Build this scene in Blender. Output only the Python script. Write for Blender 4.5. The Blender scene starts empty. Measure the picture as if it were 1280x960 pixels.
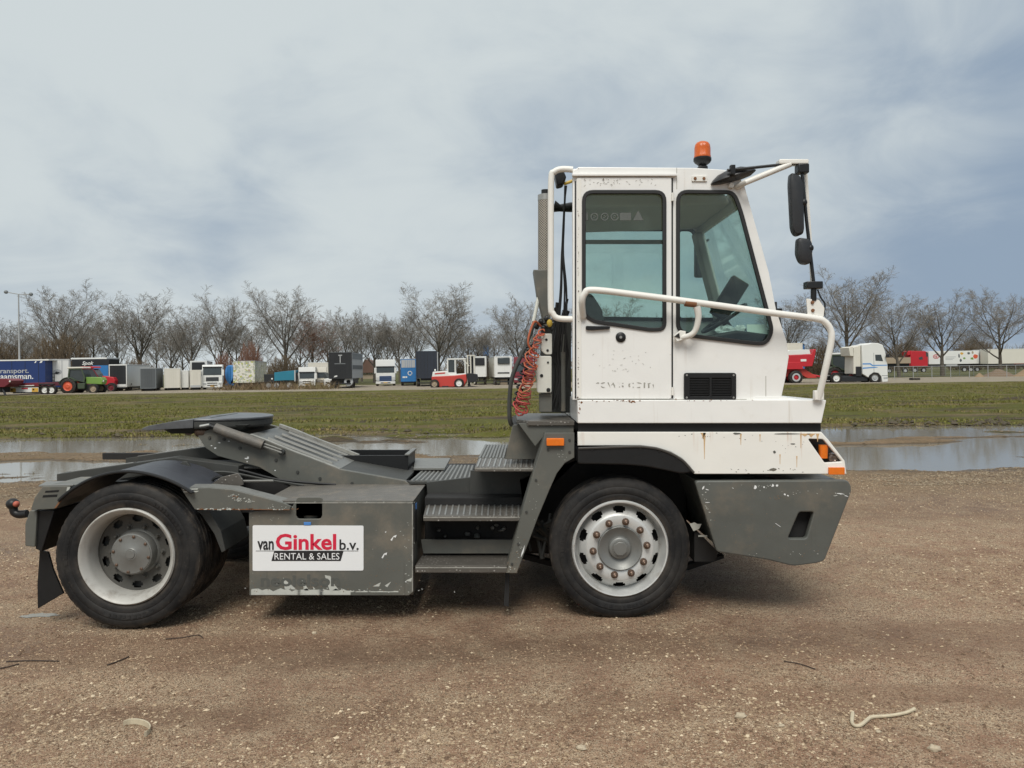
import bpy, bmesh, math, random
import numpy as np
from mathutils import Vector, Matrix

random.seed(11)
R = math.radians
S = bpy.context.scene
COL = S.collection

# ------------------------------------------------------------------ camera
FPX = 961.0            # focal length in pixels of a 1280 px wide picture
CX, CY = 640.0, 461.3  # principal point (horizon height at mid picture)
ROLL = 0.0140          # the camera was held slightly crooked
HCAM = 1.826
cam_d = bpy.data.cameras.new('camera')
cam = bpy.data.objects.new('camera', cam_d)
COL.objects.link(cam)
cam_d.sensor_fit = 'HORIZONTAL'
cam_d.sensor_width = 36.0
cam_d.lens = FPX / 1280.0 * 36.0
cam_d.shift_y = -(480.0 - CY) / 1280.0
cam_d.clip_start = 0.05
cam_d.clip_end = 5000.0
RY = Matrix.Rotation(ROLL, 4, 'Y')
cam.matrix_world = Matrix.Translation((0, 0, HCAM)) @ RY @ Matrix.Rotation(R(90), 4, 'X')
S.camera = cam

# ------------------------------------------------------------------ light
SUN_EL, SUN_ROT = R(52), R(186)      # sun high behind thin cloud, at the viewer's back
sun_d = bpy.data.lights.new('sun', 'SUN')
sun_d.energy = 2.6
sun_d.angle = R(28)
sun_d.color = (1.0, 0.965, 0.905)
sun = bpy.data.objects.new('sun', sun_d)
COL.objects.link(sun)
sd = Vector((math.sin(SUN_ROT) * math.cos(SUN_EL), math.cos(SUN_ROT) * math.cos(SUN_EL), math.sin(SUN_EL)))
sun.rotation_euler = sd.to_track_quat('Z', 'Y').to_euler()
sun.location = sd * 60

S.view_settings.view_transform = 'Standard'
S.view_settings.look = 'None'
S.view_settings.exposure = 0.0
S.view_settings.gamma = 1.0
S.view_settings.use_curve_mapping = False
S.render.engine = 'CYCLES'
try:
    S.cycles.use_denoising = True
    S.cycles.max_bounces = 8
    S.cycles.transparent_max_bounces = 16
    S.cycles.caustics_reflective = False
    S.cycles.caustics_refractive = False
except Exception:
    pass


# ------------------------------------------------------------------ node helpers
def nd(nt, kind, **kw):
    n = nt.nodes.new(kind)
    for k, v in kw.items():
        if k[0] == '_':
            setattr(n, k[1:], v)
        else:
            key = int(k[1:]) if (k[0] == 'i' and k[1:].isdigit()) else k.replace('__', ' ')
            if hasattr(v, 'is_output'):
                nt.links.new(v, n.inputs[key])
            else:
                n.inputs[key].default_value = v
    return n


def math_(nt, op, a, b=0.0, c=None, clamp=False):
    n = nt.nodes.new('ShaderNodeMath')
    n.operation = op
    n.use_clamp = clamp
    for i, v in enumerate((a, b) if c is None else (a, b, c)):
        if hasattr(v, 'is_output'):
            nt.links.new(v, n.inputs[i])
        else:
            n.inputs[i].default_value = v
    return n.outputs[0]


def mixc(nt, f, a, b, mode='MIX'):
    n = nt.nodes.new('ShaderNodeMix')
    n.data_type = 'RGBA'
    n.blend_type = mode
    for idx, v in ((0, f), (6, a), (7, b)):
        if hasattr(v, 'is_output'):
            nt.links.new(v, n.inputs[idx])
        else:
            if idx and len(v) == 3:
                v = (*v, 1)
            n.inputs[idx].default_value = v
    return n.outputs[2]


def ramp(nt, f, lo, hi, a=0.0, b=1.0):
    n = nt.nodes.new('ShaderNodeMapRange')
    n.interpolation_type = 'SMOOTHSTEP'
    n.inputs[1].default_value = lo
    n.inputs[2].default_value = hi
    n.inputs[3].default_value = a
    n.inputs[4].default_value = b
    nt.links.new(f, n.inputs[0])
    return n.outputs[0]


def noise_(nt, vec, scale, detail=4, rough=0.55, dist=0.0):
    n = nd(nt, 'ShaderNodeTexNoise', Scale=scale, Detail=detail, Roughness=rough, Distortion=dist)
    if vec is not None:
        nt.links.new(vec, n.inputs['Vector'])
    return n.outputs[0]


def scaled(nt, vec, s):
    n = nd(nt, 'ShaderNodeVectorMath', _operation='MULTIPLY', i0=vec, i1=s)
    return n.outputs[0]


# ------------------------------------------------------------------ world: broken overcast over a Nishita sky
world = bpy.data.worlds.new('World')
S.world = world
world.use_nodes = True
wt = world.node_tree
wt.nodes.clear()
sky = wt.nodes.new('ShaderNodeTexSky')
sky.sky_type = 'NISHITA'
sky.sun_disc = False
sky.sun_elevation = SUN_EL
sky.sun_rotation = SUN_ROT
sky.altitude = 0
sky.air_density = 1.0
sky.dust_density = 1.2
sky.ozone_density = 1.0
SKYS = 0.10
tc = wt.nodes.new('ShaderNodeTexCoord')
sep = nd(wt, 'ShaderNodeSeparateXYZ', Vector=tc.outputs['Generated'])
dx, dy, dz = sep.outputs
zz = math_(wt, 'ADD', math_(wt, 'MAXIMUM', dz, 0.0), 0.22)
cu = math_(wt, 'DIVIDE', dx, zz)
cv = math_(wt, 'DIVIDE', dy, zz)
az = math_(wt, 'ARCTAN2', dx, dy)
el = math_(wt, 'ARCSINE', dz)
hz_ = math_(wt, 'POWER', math_(wt, 'MAXIMUM', dz, 0.0), 0.7)
cvec = nd(wt, 'ShaderNodeCombineXYZ', X=dx, Y=dy, Z=math_(wt, 'MULTIPLY_ADD', hz_, 1.8, 0.31)).outputs[0]
n1 = noise_(wt, cvec, 2.1, 4, 0.5, 0.25)
n2 = noise_(wt, cvec, 5.5, 7, 0.58, 0.5)
# the cloud sheet: pale to the west (left), heavier and bluer to the east
bright = math_(wt, 'MULTIPLY_ADD', math_(wt, 'SINE', math_(wt, 'ADD', az, 0.05)), -0.42, 0.56)
bright = math_(wt, 'ADD', bright, math_(wt, 'MULTIPLY', math_(wt, 'SUBTRACT', n1, 0.5), 1.45))
bright = math_(wt, 'ADD', bright, math_(wt, 'MULTIPLY', math_(wt, 'SUBTRACT', n2, 0.5), 0.85))
bright = math_(wt, 'ADD', bright, ramp(wt, el, 0.04, 0.46, -0.05, 0.16))
bf = ramp(wt, bright, 0.05, 0.88)
cloud = mixc(wt, bf, (0.285, 0.368, 0.475), (0.620, 0.678, 0.695))
# like any overcast the sheet is brightest and most neutral overhead
zen = ramp(wt, el, 0.50, 1.50, 1.0, 1.9)
cloud = mixc(wt, ramp(wt, el, 0.55, 1.3), cloud, (0.60, 0.61, 0.60))
cloud = nd(wt, 'ShaderNodeVectorMath', _operation='SCALE', i0=cloud, Scale=zen).outputs[0]
cloud10 = nd(wt, 'ShaderNodeVectorMath', _operation='SCALE', i0=cloud, Scale=1.0 / SKYS).outputs[0]
cover = ramp(wt, math_(wt, 'ADD', n1, math_(wt, 'MULTIPLY', n2, 0.4)), 0.30, 0.62, 0.90, 0.99)
skyc = mixc(wt, cover, sky.outputs[0], cloud10)
bg = nd(wt, 'ShaderNodeBackground', Color=skyc, Strength=SKYS)
wo = wt.nodes.new('ShaderNodeOutputWorld')
wt.links.new(bg.outputs[0], wo.inputs[0])


# ------------------------------------------------------------------ mesh helpers
class MB:
    def __init__(s):
        s.v, s.f = [], []

    def add(s, vs, fs):
        o = len(s.v)
        s.v += [tuple(v) for v in vs]
        s.f += [tuple(i + o for i in f) for f in fs]
        return s

    def box(s, x0, x1, y0, y1, z0, z1, m=None):
        vs = [Vector((x, y, z)) for z in (z0, z1) for y in (y0, y1) for x in (x0, x1)]
        if m is not None:
            vs = [m @ v for v in vs]
        return s.add(vs, [(0, 2, 3, 1), (4, 5, 7, 6), (0, 1, 5, 4), (2, 6, 7, 3), (0, 4, 6, 2), (1, 3, 7, 5)])

    def prism(s, pts, y0, y1):
        """polygon of (x, z) points extruded from y0 to y1"""
        a = sum(pts[i][0] * pts[(i + 1) % len(pts)][1] - pts[(i + 1) % len(pts)][0] * pts[i][1] for i in range(len(pts)))
        if a < 0:
            pts = pts[::-1]
        n = len(pts)
        vs = [(p[0], y0, p[1]) for p in pts] + [(p[0], y1, p[1]) for p in pts]
        fs = [tuple(range(n)), tuple(range(2 * n - 1, n - 1, -1))]
        fs += [(i, n + i, n + (i + 1) % n, (i + 1) % n) for i in range(n)]
        return s.add(vs, fs)

    def loft(s, rings, cap=True):
        n = len(rings[0])
        vs = [p for r in rings for p in r]
        fs = []
        for k in range(len(rings) - 1):
            for i in range(n):
                fs.append((k * n + i, k * n + (i + 1) % n, (k + 1) * n + (i + 1) % n, (k + 1) * n + i))
        if cap:
            fs.append(tuple(range(n - 1, -1, -1)))
            fs.append(tuple(range((len(rings) - 1) * n, len(rings) * n)))
        return s.add(vs, fs)

    def tube(s, path, r, n=8, cap=True):
        P = [Vector(p) for p in path]
        rs = list(r) if hasattr(r, '__len__') else [r] * len(P)
        T = []
        for i in range(len(P)):
            d = P[min(i + 1, len(P) - 1)] - P[max(i - 1, 0)]
            T.append(d.normalized() if d.length > 1e-9 else Vector((0, 0, 1)))
        u = T[0].orthogonal().normalized()
        rings = []
        for i, p in enumerate(P):
            u = (u - T[i] * u.dot(T[i]))
            u = u.normalized() if u.length > 1e-6 else T[i].orthogonal().normalized()
            w = T[i].cross(u)
            rings.append([p + (u * math.cos(a) + w * math.sin(a)) * rs[i] for a in (2 * math.pi * k / n for k in range(n))])
        return s.loft(rings, cap)

    def lathe(s, prof, c, n=40, skip=None, cap0=False, cap1=False):
        """profile of (radius, y offset) turned about the Y axis through c"""
        o = len(s.v)
        m = len(prof)
        for r, y in prof:
            for k in range(n):
                a = 2 * math.pi * k / n
                s.v.append((c[0] + r * math.sin(a), c[1] + y, c[2] + r * math.cos(a)))
        for j in range(m - 1):
            for k in range(n):
                if skip and skip(j, k):
                    continue
                s.f.append((o + j * n + k, o + j * n + (k + 1) % n, o + (j + 1) * n + (k + 1) % n, o + (j + 1) * n + k))
        if cap0:
            s.f.append(tuple(o + k for k in range(n - 1, -1, -1)))
        if cap1:
            s.f.append(tuple(o + (m - 1) * n + k for k in range(n)))
        return s

    def ball(s, c, rx, ry, rz, n=10, m=7, jit=0.0, rng=random):
        o = len(s.v)
        for j in range(m + 1):
            t = math.pi * j / m
            for k in range(n):
                a = 2 * math.pi * k / n
                q = 1 + (rng.random() - .5) * jit
                s.v.append((c[0] + rx * math.sin(t) * math.cos(a) * q, c[1] + ry * math.sin(t) * math.sin(a) * q, c[2] + rz * math.cos(t) * q))
        for j in range(m):
            for k in range(n):
                s.f.append((o + j * n + k, o + (j + 1) * n + k, o + (j + 1) * n + (k + 1) % n, o + j * n + (k + 1) % n))
        return s

    def mesh(s, name, bevel=0.0, segs=2, sharp=38):
        me = bpy.data.meshes.new(name)
        me.from_pydata(s.v, [], s.f)
        return finish_mesh(me, bevel, segs, sharp)


def finish_mesh(me, bevel=0.0, segs=2, sharp=38, recalc=True, flat_y=False):
    bm = bmesh.new()
    bm.from_mesh(me)
    bmesh.ops.remove_doubles(bm, verts=bm.verts, dist=1e-5)
    if recalc:
        bmesh.ops.recalc_face_normals(bm, faces=bm.faces)
    soft = None
    if bevel > 0:
        ed = [e for e in bm.edges if len(e.link_faces) == 2 and e.calc_face_angle(0) > 0.5]
        try:
            for f in bm.faces:
                f.smooth = False
            res = bmesh.ops.bevel(bm, geom=ed, offset=bevel, segments=segs, affect='EDGES', profile=0.5, clamp_overlap=True)
            for f in res['faces']:
                f.smooth = True
            soft = True
        except Exception:
            pass
    if flat_y:
        for f in bm.faces:
            f.smooth = abs(f.normal.y) < .9995
        soft = True
    bm.to_mesh(me)
    bm.free()
    keep = [p.use_smooth for p in me.polygons] if soft else [True] * len(me.polygons)
    me.set_sharp_from_angle(angle=R(sharp))
    me.polygons.foreach_set('use_smooth', keep)
    me.update()
    return me


def raw_mesh(name, V, F, smooth=False):
    """V (n,3) and F (m,3 or 4) numpy arrays -> mesh"""
    me = bpy.data.meshes.new(name)
    V = np.asarray(V, dtype=np.float32)
    F = np.asarray(F, dtype=np.int32)
    k = F.shape[1]
    me.vertices.add(len(V))
    me.vertices.foreach_set('co', V.ravel())
    me.loops.add(F.size)
    me.loops.foreach_set('vertex_index', F.ravel())
    me.polygons.add(len(F))
    me.polygons.foreach_set('loop_start', np.arange(0, F.size, k, dtype=np.int32))
    me.polygons.foreach_set('use_smooth', np.full(len(F), smooth))
    me.update(calc_edges=True)
    return me


def rnd(poly, r, n=5):
    """round the corners of a polygon; r may be one number or one per corner"""
    out = []
    m = len(poly)
    rs = r if hasattr(r, '__len__') else [r] * m
    for i in range(m):
        p, a, b = Vector(poly[i]), Vector(poly[i - 1]), Vector(poly[(i + 1) % m])
        if rs[i] <= 0:
            out.append(tuple(p))
            continue
        da, db = (a - p), (b - p)
        d = min(rs[i], da.length * .49, db.length * .49)
        q0, q1 = p + da.normalized() * d, p + db.normalized() * d
        for k in range(n + 1):
            t = k / n
            out.append(tuple(q0 * (1 - t) ** 2 + p * 2 * t * (1 - t) + q1 * t ** 2))
    return out


def smooth(pts, n=6):
    P = [Vector(p) for p in pts]
    out = []
    for i in range(len(P) - 1):
        p0, p1, p2, p3 = P[max(i - 1, 0)], P[i], P[i + 1], P[min(i + 2, len(P) - 1)]
        for k in range(n):
            t = k / n
            out.append(.5 * ((2 * p1) + (p2 - p0) * t + (2 * p0 - 5 * p1 + 4 * p2 - p3) * t * t + (3 * p1 - p0 - 3 * p2 + p3) * t ** 3))
    out.append(P[-1])
    return out


def curve_mesh(data, bevel=0.0):
    ob = bpy.data.objects.new('tmp', data)
    COL.objects.link(ob)
    bpy.context.view_layer.update()
    dg = bpy.context.evaluated_depsgraph_get()
    me = bpy.data.meshes.new_from_object(ob.evaluated_get(dg))
    bpy.data.objects.remove(ob)
    bpy.data.curves.remove(data)
    return me


def plate_mesh(name, polys, y0, y1, bevel=0.0):
    """flat plate in the XZ plane with holes: polys[0] outline, others holes, (x, z) points"""
    cd = bpy.data.curves.new(name, 'CURVE')
    cd.dimensions = '2D'
    cd.fill_mode = 'BOTH'
    t = abs(y1 - y0)
    cd.bevel_depth = bevel
    cd.bevel_resolution = 1
    cd.offset = -bevel
    cd.extrude = max(t / 2 - bevel, 0.0001)
    for poly in polys:
        sp = cd.splines.new('POLY')
        sp.points.add(len(poly) - 1)
        for q, (x, z) in zip(sp.points, poly):
            q.co = (x, z, 0, 1)
        sp.use_cyclic_u = True
    me = curve_mesh(cd)
    me.name = name
    me.transform(Matrix.Translation((0, (y0 + y1) / 2, 0)) @ Matrix.Rotation(R(90), 4, 'X'))
    return finish_mesh(me, recalc=False, flat_y=True)


def text_mesh(txt, x0, x1, z0, z1, y, depth=0.002, bold=0.0, shear=0.0, keep_z=True):
    """lettering fitted to a box in the XZ plane, facing -Y"""
    cd = bpy.data.curves.new('lettering', 'FONT')
    cd.body = txt
    cd.extrude = 0.01
    cd.offset = bold
    cd.shear = shear
    cd.resolution_u = 3
    me = curve_mesh(cd)
    co = np.empty(len(me.vertices) * 3, dtype=np.float32)
    me.vertices.foreach_get('co', co)
    co = co.reshape(-1, 3)
    lo, hi = co.min(0), co.max(0)
    out = np.empty_like(co)
    out[:, 0] = x0 + (co[:, 0] - lo[0]) / (hi[0] - lo[0]) * (x1 - x0)
    out[:, 2] = z0 + (co[:, 1] - lo[1]) / (hi[1] - lo[1]) * (z1 - z0)
    out[:, 1] = y - (co[:, 2] - lo[2]) / max(hi[2] - lo[2], 1e-6) * depth
    me.vertices.foreach_set('co', out.ravel())
    me.update()
    return me


# ------------------------------------------------------------------ object helpers
ORG = {}     # object name -> origin in its thing's own building frame


def tag(o, label=None, cat=None, group=None, kind=None):
    if label: o['label'] = label
    if cat: o['category'] = cat
    if group: o['group'] = group
    if kind: o['kind'] = kind
    return o


def thing(name, label, cat, loc=(0, 0, 0), rotz=0.0, group=None):
    o = bpy.data.objects.new(name, None)
    o.empty_display_size = 0.3
    COL.objects.link(o)
    o.location = loc
    o.rotation_euler = (0, 0, rotz)
    ORG[o.name] = Vector((0, 0, 0))
    return tag(o, label, cat, group)


def part(name, mb, mat, parent=None, bevel=0.0, label=None, sharp=38, segs=2, kind=None):
    me = mb.mesh(name, bevel, segs, sharp) if isinstance(mb, MB) else mb
    me.name = name
    n = len(me.vertices)
    co = np.empty(n * 3, dtype=np.float32)
    me.vertices.foreach_get('co', co)
    co = co.reshape(-1, 3)
    c = (co.min(0) + co.max(0)) / 2 if n else np.zeros(3)
    co = co - c
    me.vertices.foreach_set('co', co.astype(np.float32).ravel())
    me.update()
    me.materials.clear()
    me.materials.append(mat)
    o = bpy.data.objects.new(name, me)
    COL.objects.link(o)
    c = Vector([float(q) for q in c])
    if parent is not None:
        o.parent = parent
        o.location = c - ORG[parent.name]
    else:
        o.location = c
    ORG[o.name] = c
    if label: o['label'] = label
    if kind: o['kind'] = kind
    return o


def copy_part(o, shift, parent=None):
    """another piece that shares the mesh of o, moved by shift in the building frame"""
    c = o.copy()
    COL.objects.link(c)
    par = parent or o.parent
    c.parent = par
    c.location = ORG[o.name] + Vector(shift) - (ORG[par.name] if par else Vector())
    ORG[c.name] = ORG[o.name] + Vector(shift)
    return c


def copy_tree(o, parent=None, shift=None):
    c = o.copy()
    COL.objects.link(c)
    c.parent = parent if parent else o.parent
    if shift is not None:
        c.location = o.location + Vector(shift)
    ORG[c.name] = ORG[o.name].copy() + (Vector(shift) if shift is not None else Vector())
    for ch in list(o.children):
        if ch != c:
            copy_tree(ch, c)
    return c
# ------------------------------------------------------------------ materials
def new_mat(name):
    m = bpy.data.materials.new(name)
    m.use_nodes = True
    nt = m.node_tree
    return m, nt, nt.nodes['Principled BSDF']


def objco(nt):
    return nt.nodes.new('ShaderNodeTexCoord').outputs['Object']


def geo_pos(nt):
    return nt.nodes.new('ShaderNodeNewGeometry').outputs['Position']


def paint(name, col, rough=0.5, var=0.12, dirt=None, streak=None, chip=None, scale=3.0, bump=0.0, bscale=60, metal=0.0, spec=0.5, coat=0.0, wavy=0.0):
    """plain finish with tone variation, blotchy dirt, vertical run marks and chips"""
    m, nt, b = new_mat(name)
    v = geo_pos(nt)
    n = noise_(nt, v, scale, 5)
    c = mixc(nt, n, tuple(q * (1 - var) for q in col), tuple(min(q * (1 + var), 1) for q in col))
    rr = math_(nt, 'MULTIPLY_ADD', noise_(nt, v, scale * 4, 4), 0.24, rough - 0.12)
    if dirt:
        dc, amt, ds = dirt
        d = ramp(nt, noise_(nt, v, ds, 8, 0.68), 0.70 - 0.34 * amt, 0.92 - 0.22 * amt)
        c = mixc(nt, math_(nt, 'MULTIPLY', d, min(1.0, 0.35 + amt * .6)), c, dc)
    if streak:
        sc, amt = streak
        s1 = noise_(nt, scaled(nt, v, (22, 22, 0.9)), 1.0, 3, 0.6)
        s2 = noise_(nt, v, 2.2, 3)
        d = math_(nt, 'MULTIPLY', ramp(nt, s1, 0.60, 0.80), ramp(nt, s2, 0.45, 0.62))
        c = mixc(nt, math_(nt, 'MULTIPLY', d, amt), c, sc)
    if chip:
        cc, amt, cs = chip
        d = ramp(nt, noise_(nt, v, cs, 6, 0.7), 0.78 - 0.12 * amt, 0.80 - 0.12 * amt)
        c = mixc(nt, d, c, cc)
    nt.links.new(c, b.inputs['Base Color'])
    nt.links.new(rr, b.inputs['Roughness'])
    b.inputs['Metallic'].default_value = metal
    b.inputs['Specular IOR Level'].default_value = spec
    b.inputs['Coat Weight'].default_value = coat
    b.inputs['Coat Roughness'].default_value = 0.25
    if wavy:
        wn = nd(nt, 'ShaderNodeBump', Strength=wavy, Distance=0.02, Height=math_(nt, 'ADD', noise_(nt, v, 2.6, 2), math_(nt, 'MULTIPLY', noise_(nt, v, 45, 4), .05)))
        nt.links.new(wn.outputs[0], b.inputs['Normal'])
    if bump:
        bp = nd(nt, 'ShaderNodeBump', Strength=bump, Distance=0.01, Height=noise_(nt, v, bscale, 5, 0.6))
        nt.links.new(bp.outputs[0], b.inputs['Normal'])
    return m


M = {}
M['white'] = paint('aged_white_paint', (0.80, 0.795, 0.765), 0.36, 0.05, wavy=0.35, dirt=((0.50, 0.45, 0.37), 0.36, 2.6), streak=((0.42, 0.34, 0.24), 0.42), chip=((0.16, 0.13, 0.10), 0.0, 55))
M['white_rust'] = paint('white_paint_rust_runs', (0.80, 0.785, 0.73), 0.38, 0.05, wavy=0.35, dirt=((0.55, 0.48, 0.36), 0.32, 4.0), streak=((0.46, 0.20, 0.06), 0.9), chip=((0.14, 0.11, 0.09), 0.15, 40))
M['white_tube'] = paint('white_tube_paint', (0.77, 0.755, 0.70), 0.42, 0.06, dirt=((0.36, 0.24, 0.14), 0.26, 9.0), chip=((0.16, 0.09, 0.05), 0.05, 45))
M['rust'] = paint('rust', (0.20, 0.09, 0.04), 0.85, 0.3, scale=30)
M['grey'] = paint('chassis_grey_paint', (0.104, 0.106, 0.093), 0.46, 0.24, wavy=0.5, dirt=((0.20, 0.17, 0.13), 0.75, 3.0), streak=((0.055, 0.050, 0.042), 0.6), chip=((0.26, 0.26, 0.235), 0.35, 30), scale=2.2)
M['grey_dark'] = paint('dirty_grey_steel', (0.042, 0.043, 0.039), 0.6, 0.3, dirt=((0.11, 0.09, 0.068), 0.45, 5.0), scale=6)
M['grey_bump'] = paint('bumper_grey', (0.094, 0.098, 0.088), 0.40, 0.20, wavy=0.6, dirt=((0.17, 0.145, 0.11), 0.70, 2.6), streak=((0.065, 0.062, 0.055), 0.5), chip=((0.30, 0.30, 0.28), 0.2, 30))
M['scrape'] = paint('scraped_pale_primer', (0.46, 0.47, 0.43), 0.6, 0.2, dirt=((0.2, 0.17, 0.13), 0.4, 30), scale=30)
M['white_scratch'] = paint('white_scratch', (0.72, 0.73, 0.72), 0.6, 0.1)
M['edge_dark'] = paint('lighter_black_edge', (0.06, 0.056, 0.05), .5, .3, scale=20)  # lip tone, lighter than the fender black
M['mudspot'] = paint('dried_mud', (0.17, 0.125, 0.085), .9, .25, scale=30)
M['plate'] = None
M['black'] = paint('black_plastic', (0.012, 0.0125, 0.013), 0.42, 0.25, dirt=((0.045, 0.04, 0.034), 0.25, 7.0), scale=9, spec=0.35)
M['black_gloss'] = paint('black_coated_steel', (0.012, 0.0125, 0.013), 0.32, 0.2, scale=9)
M['dark'] = paint('underbody_black', (0.014, 0.0135, 0.013), 0.75, 0.4, dirt=((0.045, 0.036, 0.028), 0.4, 6.0), scale=9)
M['rubber'] = paint('window_rubber', (0.013, 0.013, 0.013), 0.55, 0.2, dirt=((0.06, 0.055, 0.05), 0.2, 12.0))
M['steel'] = paint('bare_steel', (0.38, 0.38, 0.36), 0.42, 0.2, dirt=((0.16, 0.11, 0.07), 0.5, 20.0), scale=20, metal=0.7)
M['rim'] = paint('silver_wheel_paint', (0.60, 0.605, 0.585), 0.40, 0.12, dirt=((0.20, 0.145, 0.10), 0.55, 9.0), chip=((0.17, 0.08, 0.04), 0.5, 26), metal=0.30)
M['rim_old'] = paint('dull_wheel_paint', (0.44, 0.43, 0.395), 0.5, 0.15, dirt=((0.15, 0.12, 0.09), 0.6, 7.0), streak=((0.12, 0.09, 0.06), 0.4), metal=0.1)
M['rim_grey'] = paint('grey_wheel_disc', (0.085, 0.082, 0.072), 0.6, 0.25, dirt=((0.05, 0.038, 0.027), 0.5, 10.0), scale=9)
M['hub'] = paint('hub_grey', (0.20, 0.202, 0.19), 0.42, 0.2, dirt=((0.10, 0.085, 0.07), 0.45, 14.0), scale=14, metal=0.35)
M['nut'] = paint('rusty_nut', (0.15, 0.10, 0.072), 0.42, 0.45, scale=60, metal=0.6)
M['ghost'] = paint('decal_residue', (0.33, 0.32, 0.28), 0.6, 0.3, scale=60)
M['ghost_dark'] = paint('decal_trace', (0.088, 0.091, 0.082), 0.55, 0.15, scale=20)  # faint darker trace of removed lettering
M['red_ink'] = paint('red_sign_ink', (0.62, 0.018, 0.055), 0.4, 0.05)
M['black_ink'] = paint('black_sign_ink', (0.02, 0.02, 0.022), 0.4, 0.05)
M['white_ink'] = paint('white_sign_ink', (0.80, 0.80, 0.80), 0.4, 0.03)
M['sign'] = paint('sign_white_vinyl', (0.78, 0.79, 0.79), 0.35, 0.03, dirt=((0.55, 0.53, 0.48), 0.15, 9))
M['blue'] = paint('blue_plastic', (0.07, 0.22, 0.55), 0.4, 0.1)
M['yellow'] = paint('yellow_fitting', (0.55, 0.38, 0.05), 0.5, 0.1)
M['coil_o'] = paint('orange_coil_hose', (0.40, 0.105, 0.045), 0.45, 0.2, dirt=((0.2, 0.1, 0.06), 0.35, 20))
M['coil_r'] = paint('red_coil_hose', (0.36, 0.055, 0.045), 0.45, 0.2, dirt=((0.2, 0.09, 0.06), 0.35, 20))
M['liner'] = paint('grey_headliner', (0.66, 0.66, 0.60), 0.8, 0.06)
M['trim'] = paint('cab_trim_grey', (0.30, 0.30, 0.27), 0.7, 0.1)
M['seat'] = paint('dark_seat_cloth', (0.028, 0.03, 0.032), 0.9, 0.2)
M['mirror'] = paint('mirror_housing', (0.022, 0.023, 0.025), 0.40, 0.1)
M['cream'] = paint('cream_cover', (0.60, 0.60, 0.54), 0.45, 0.06, dirt=((0.35, 0.32, 0.25), 0.3, 12))
M['sticker'] = paint('paper_sheet', (0.62, 0.70, 0.66), 0.7, 0.05)


def make_plate(name, kind):
    """tread plate: a relief pattern with raised spots lighter than the hollows"""
    m, nt, b = new_mat(name)
    v = geo_pos(nt)
    n = noise_(nt, v, 9, 5)
    c = mixc(nt, n, (0.070, 0.064, 0.054), (0.145, 0.132, 0.115))
    sp = nd(nt, 'ShaderNodeSeparateXYZ', Vector=v).outputs
    vo = nd(nt, 'ShaderNodeTexVoronoi', _feature='F1', Vector=v, Scale=40.0, Randomness=0.45)
    h = math_(nt, 'MULTIPLY', ramp(nt, vo.outputs['Distance'], 0.42, 0.18), ramp(nt, n, 0.30, 0.55, 0.45, 1.0))
    c = mixc(nt, math_(nt, 'MULTIPLY', h, 0.75), c, (0.36, 0.34, 0.31))
    nt.links.new(c, b.inputs['Base Color'])
    b.inputs['Roughness'].default_value = 0.45
    b.inputs['Metallic'].default_value = 0.25
    bp = nd(nt, 'ShaderNodeBump', Strength=0.7, Distance=0.006, Height=h)
    nt.links.new(bp.outputs[0], b.inputs['Normal'])
    return m


M['plate'] = make_plate('tread_plate', 0)
M['deck'] = paint('worn_deck', (0.120, 0.110, 0.095), 0.5, 0.35, dirt=((0.27, 0.215, 0.155), 0.6, 9), chip=((0.045, 0.04, 0.035), 0.5, 30), scale=12, bump=0.4, bscale=120)
M['boomtop'] = paint('worn_boom_plate', (0.185, 0.185, 0.17), 0.42, 0.28, dirt=((0.07, 0.063, 0.052), 0.6, 9), scale=9, metal=0.2)
M['fifth'] = paint('greasy_steel_plate', (0.125, 0.130, 0.137), 0.34, 0.45, dirt=((0.05, 0.045, 0.04), 0.55, 9), scale=10, metal=0.45)
M['edge'] = paint('worn_edge', (0.30, 0.295, 0.265), 0.5, 0.3, dirt=((0.09, 0.085, 0.07), 0.7, 18), scale=25)


def make_tyre():
    m, nt, b = new_mat('tyre_rubber')
    v = geo_pos(nt)
    n = noise_(nt, v, 6, 6, 0.65)
    c = mixc(nt, ramp(nt, n, 0.35, 0.75), (0.0095, 0.0095, 0.010), (0.034, 0.031, 0.028))
    c = mixc(nt, ramp(nt, noise_(nt, v, 45, 4), 0.60, 0.78, 0, 0.45), c, (0.075, 0.064, 0.053))
    nt.links.new(c, b.inputs['Base Color'])
    so = nd(nt, 'ShaderNodeSeparateXYZ', Vector=objco(nt)).outputs
    rad = math_(nt, 'SQRT', math_(nt, 'ADD', math_(nt, 'POWER', math_(nt, 'ABSOLUTE', so[0]), 2.0), math_(nt, 'POWER', math_(nt, 'ABSOLUTE', so[2]), 2.0)))
    d1 = math_(nt, 'MULTIPLY', ramp(nt, rad, .385, .345), ramp(nt, n, .30, .60))
    d2 = math_(nt, 'MULTIPLY', ramp(nt, rad, .485, .52), ramp(nt, noise_(nt, v, 11, 5), .42, .66))
    c = mixc(nt, math_(nt, 'MULTIPLY', math_(nt, 'MAXIMUM', d1, d2), .75), c, (0.085, 0.070, 0.055))
    nt.links.new(c, b.inputs['Base Color'])
    b.inputs['Roughness'].default_value = 0.68
    b.inputs['Specular IOR Level'].default_value = 0.3
    bp = nd(nt, 'ShaderNodeBump', Strength=0.25, Distance=0.004, Height=noise_(nt, v, 90, 5))
    nt.links.new(bp.outputs[0], b.inputs['Normal'])
    return m


M['tyre'] = make_tyre()


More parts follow.
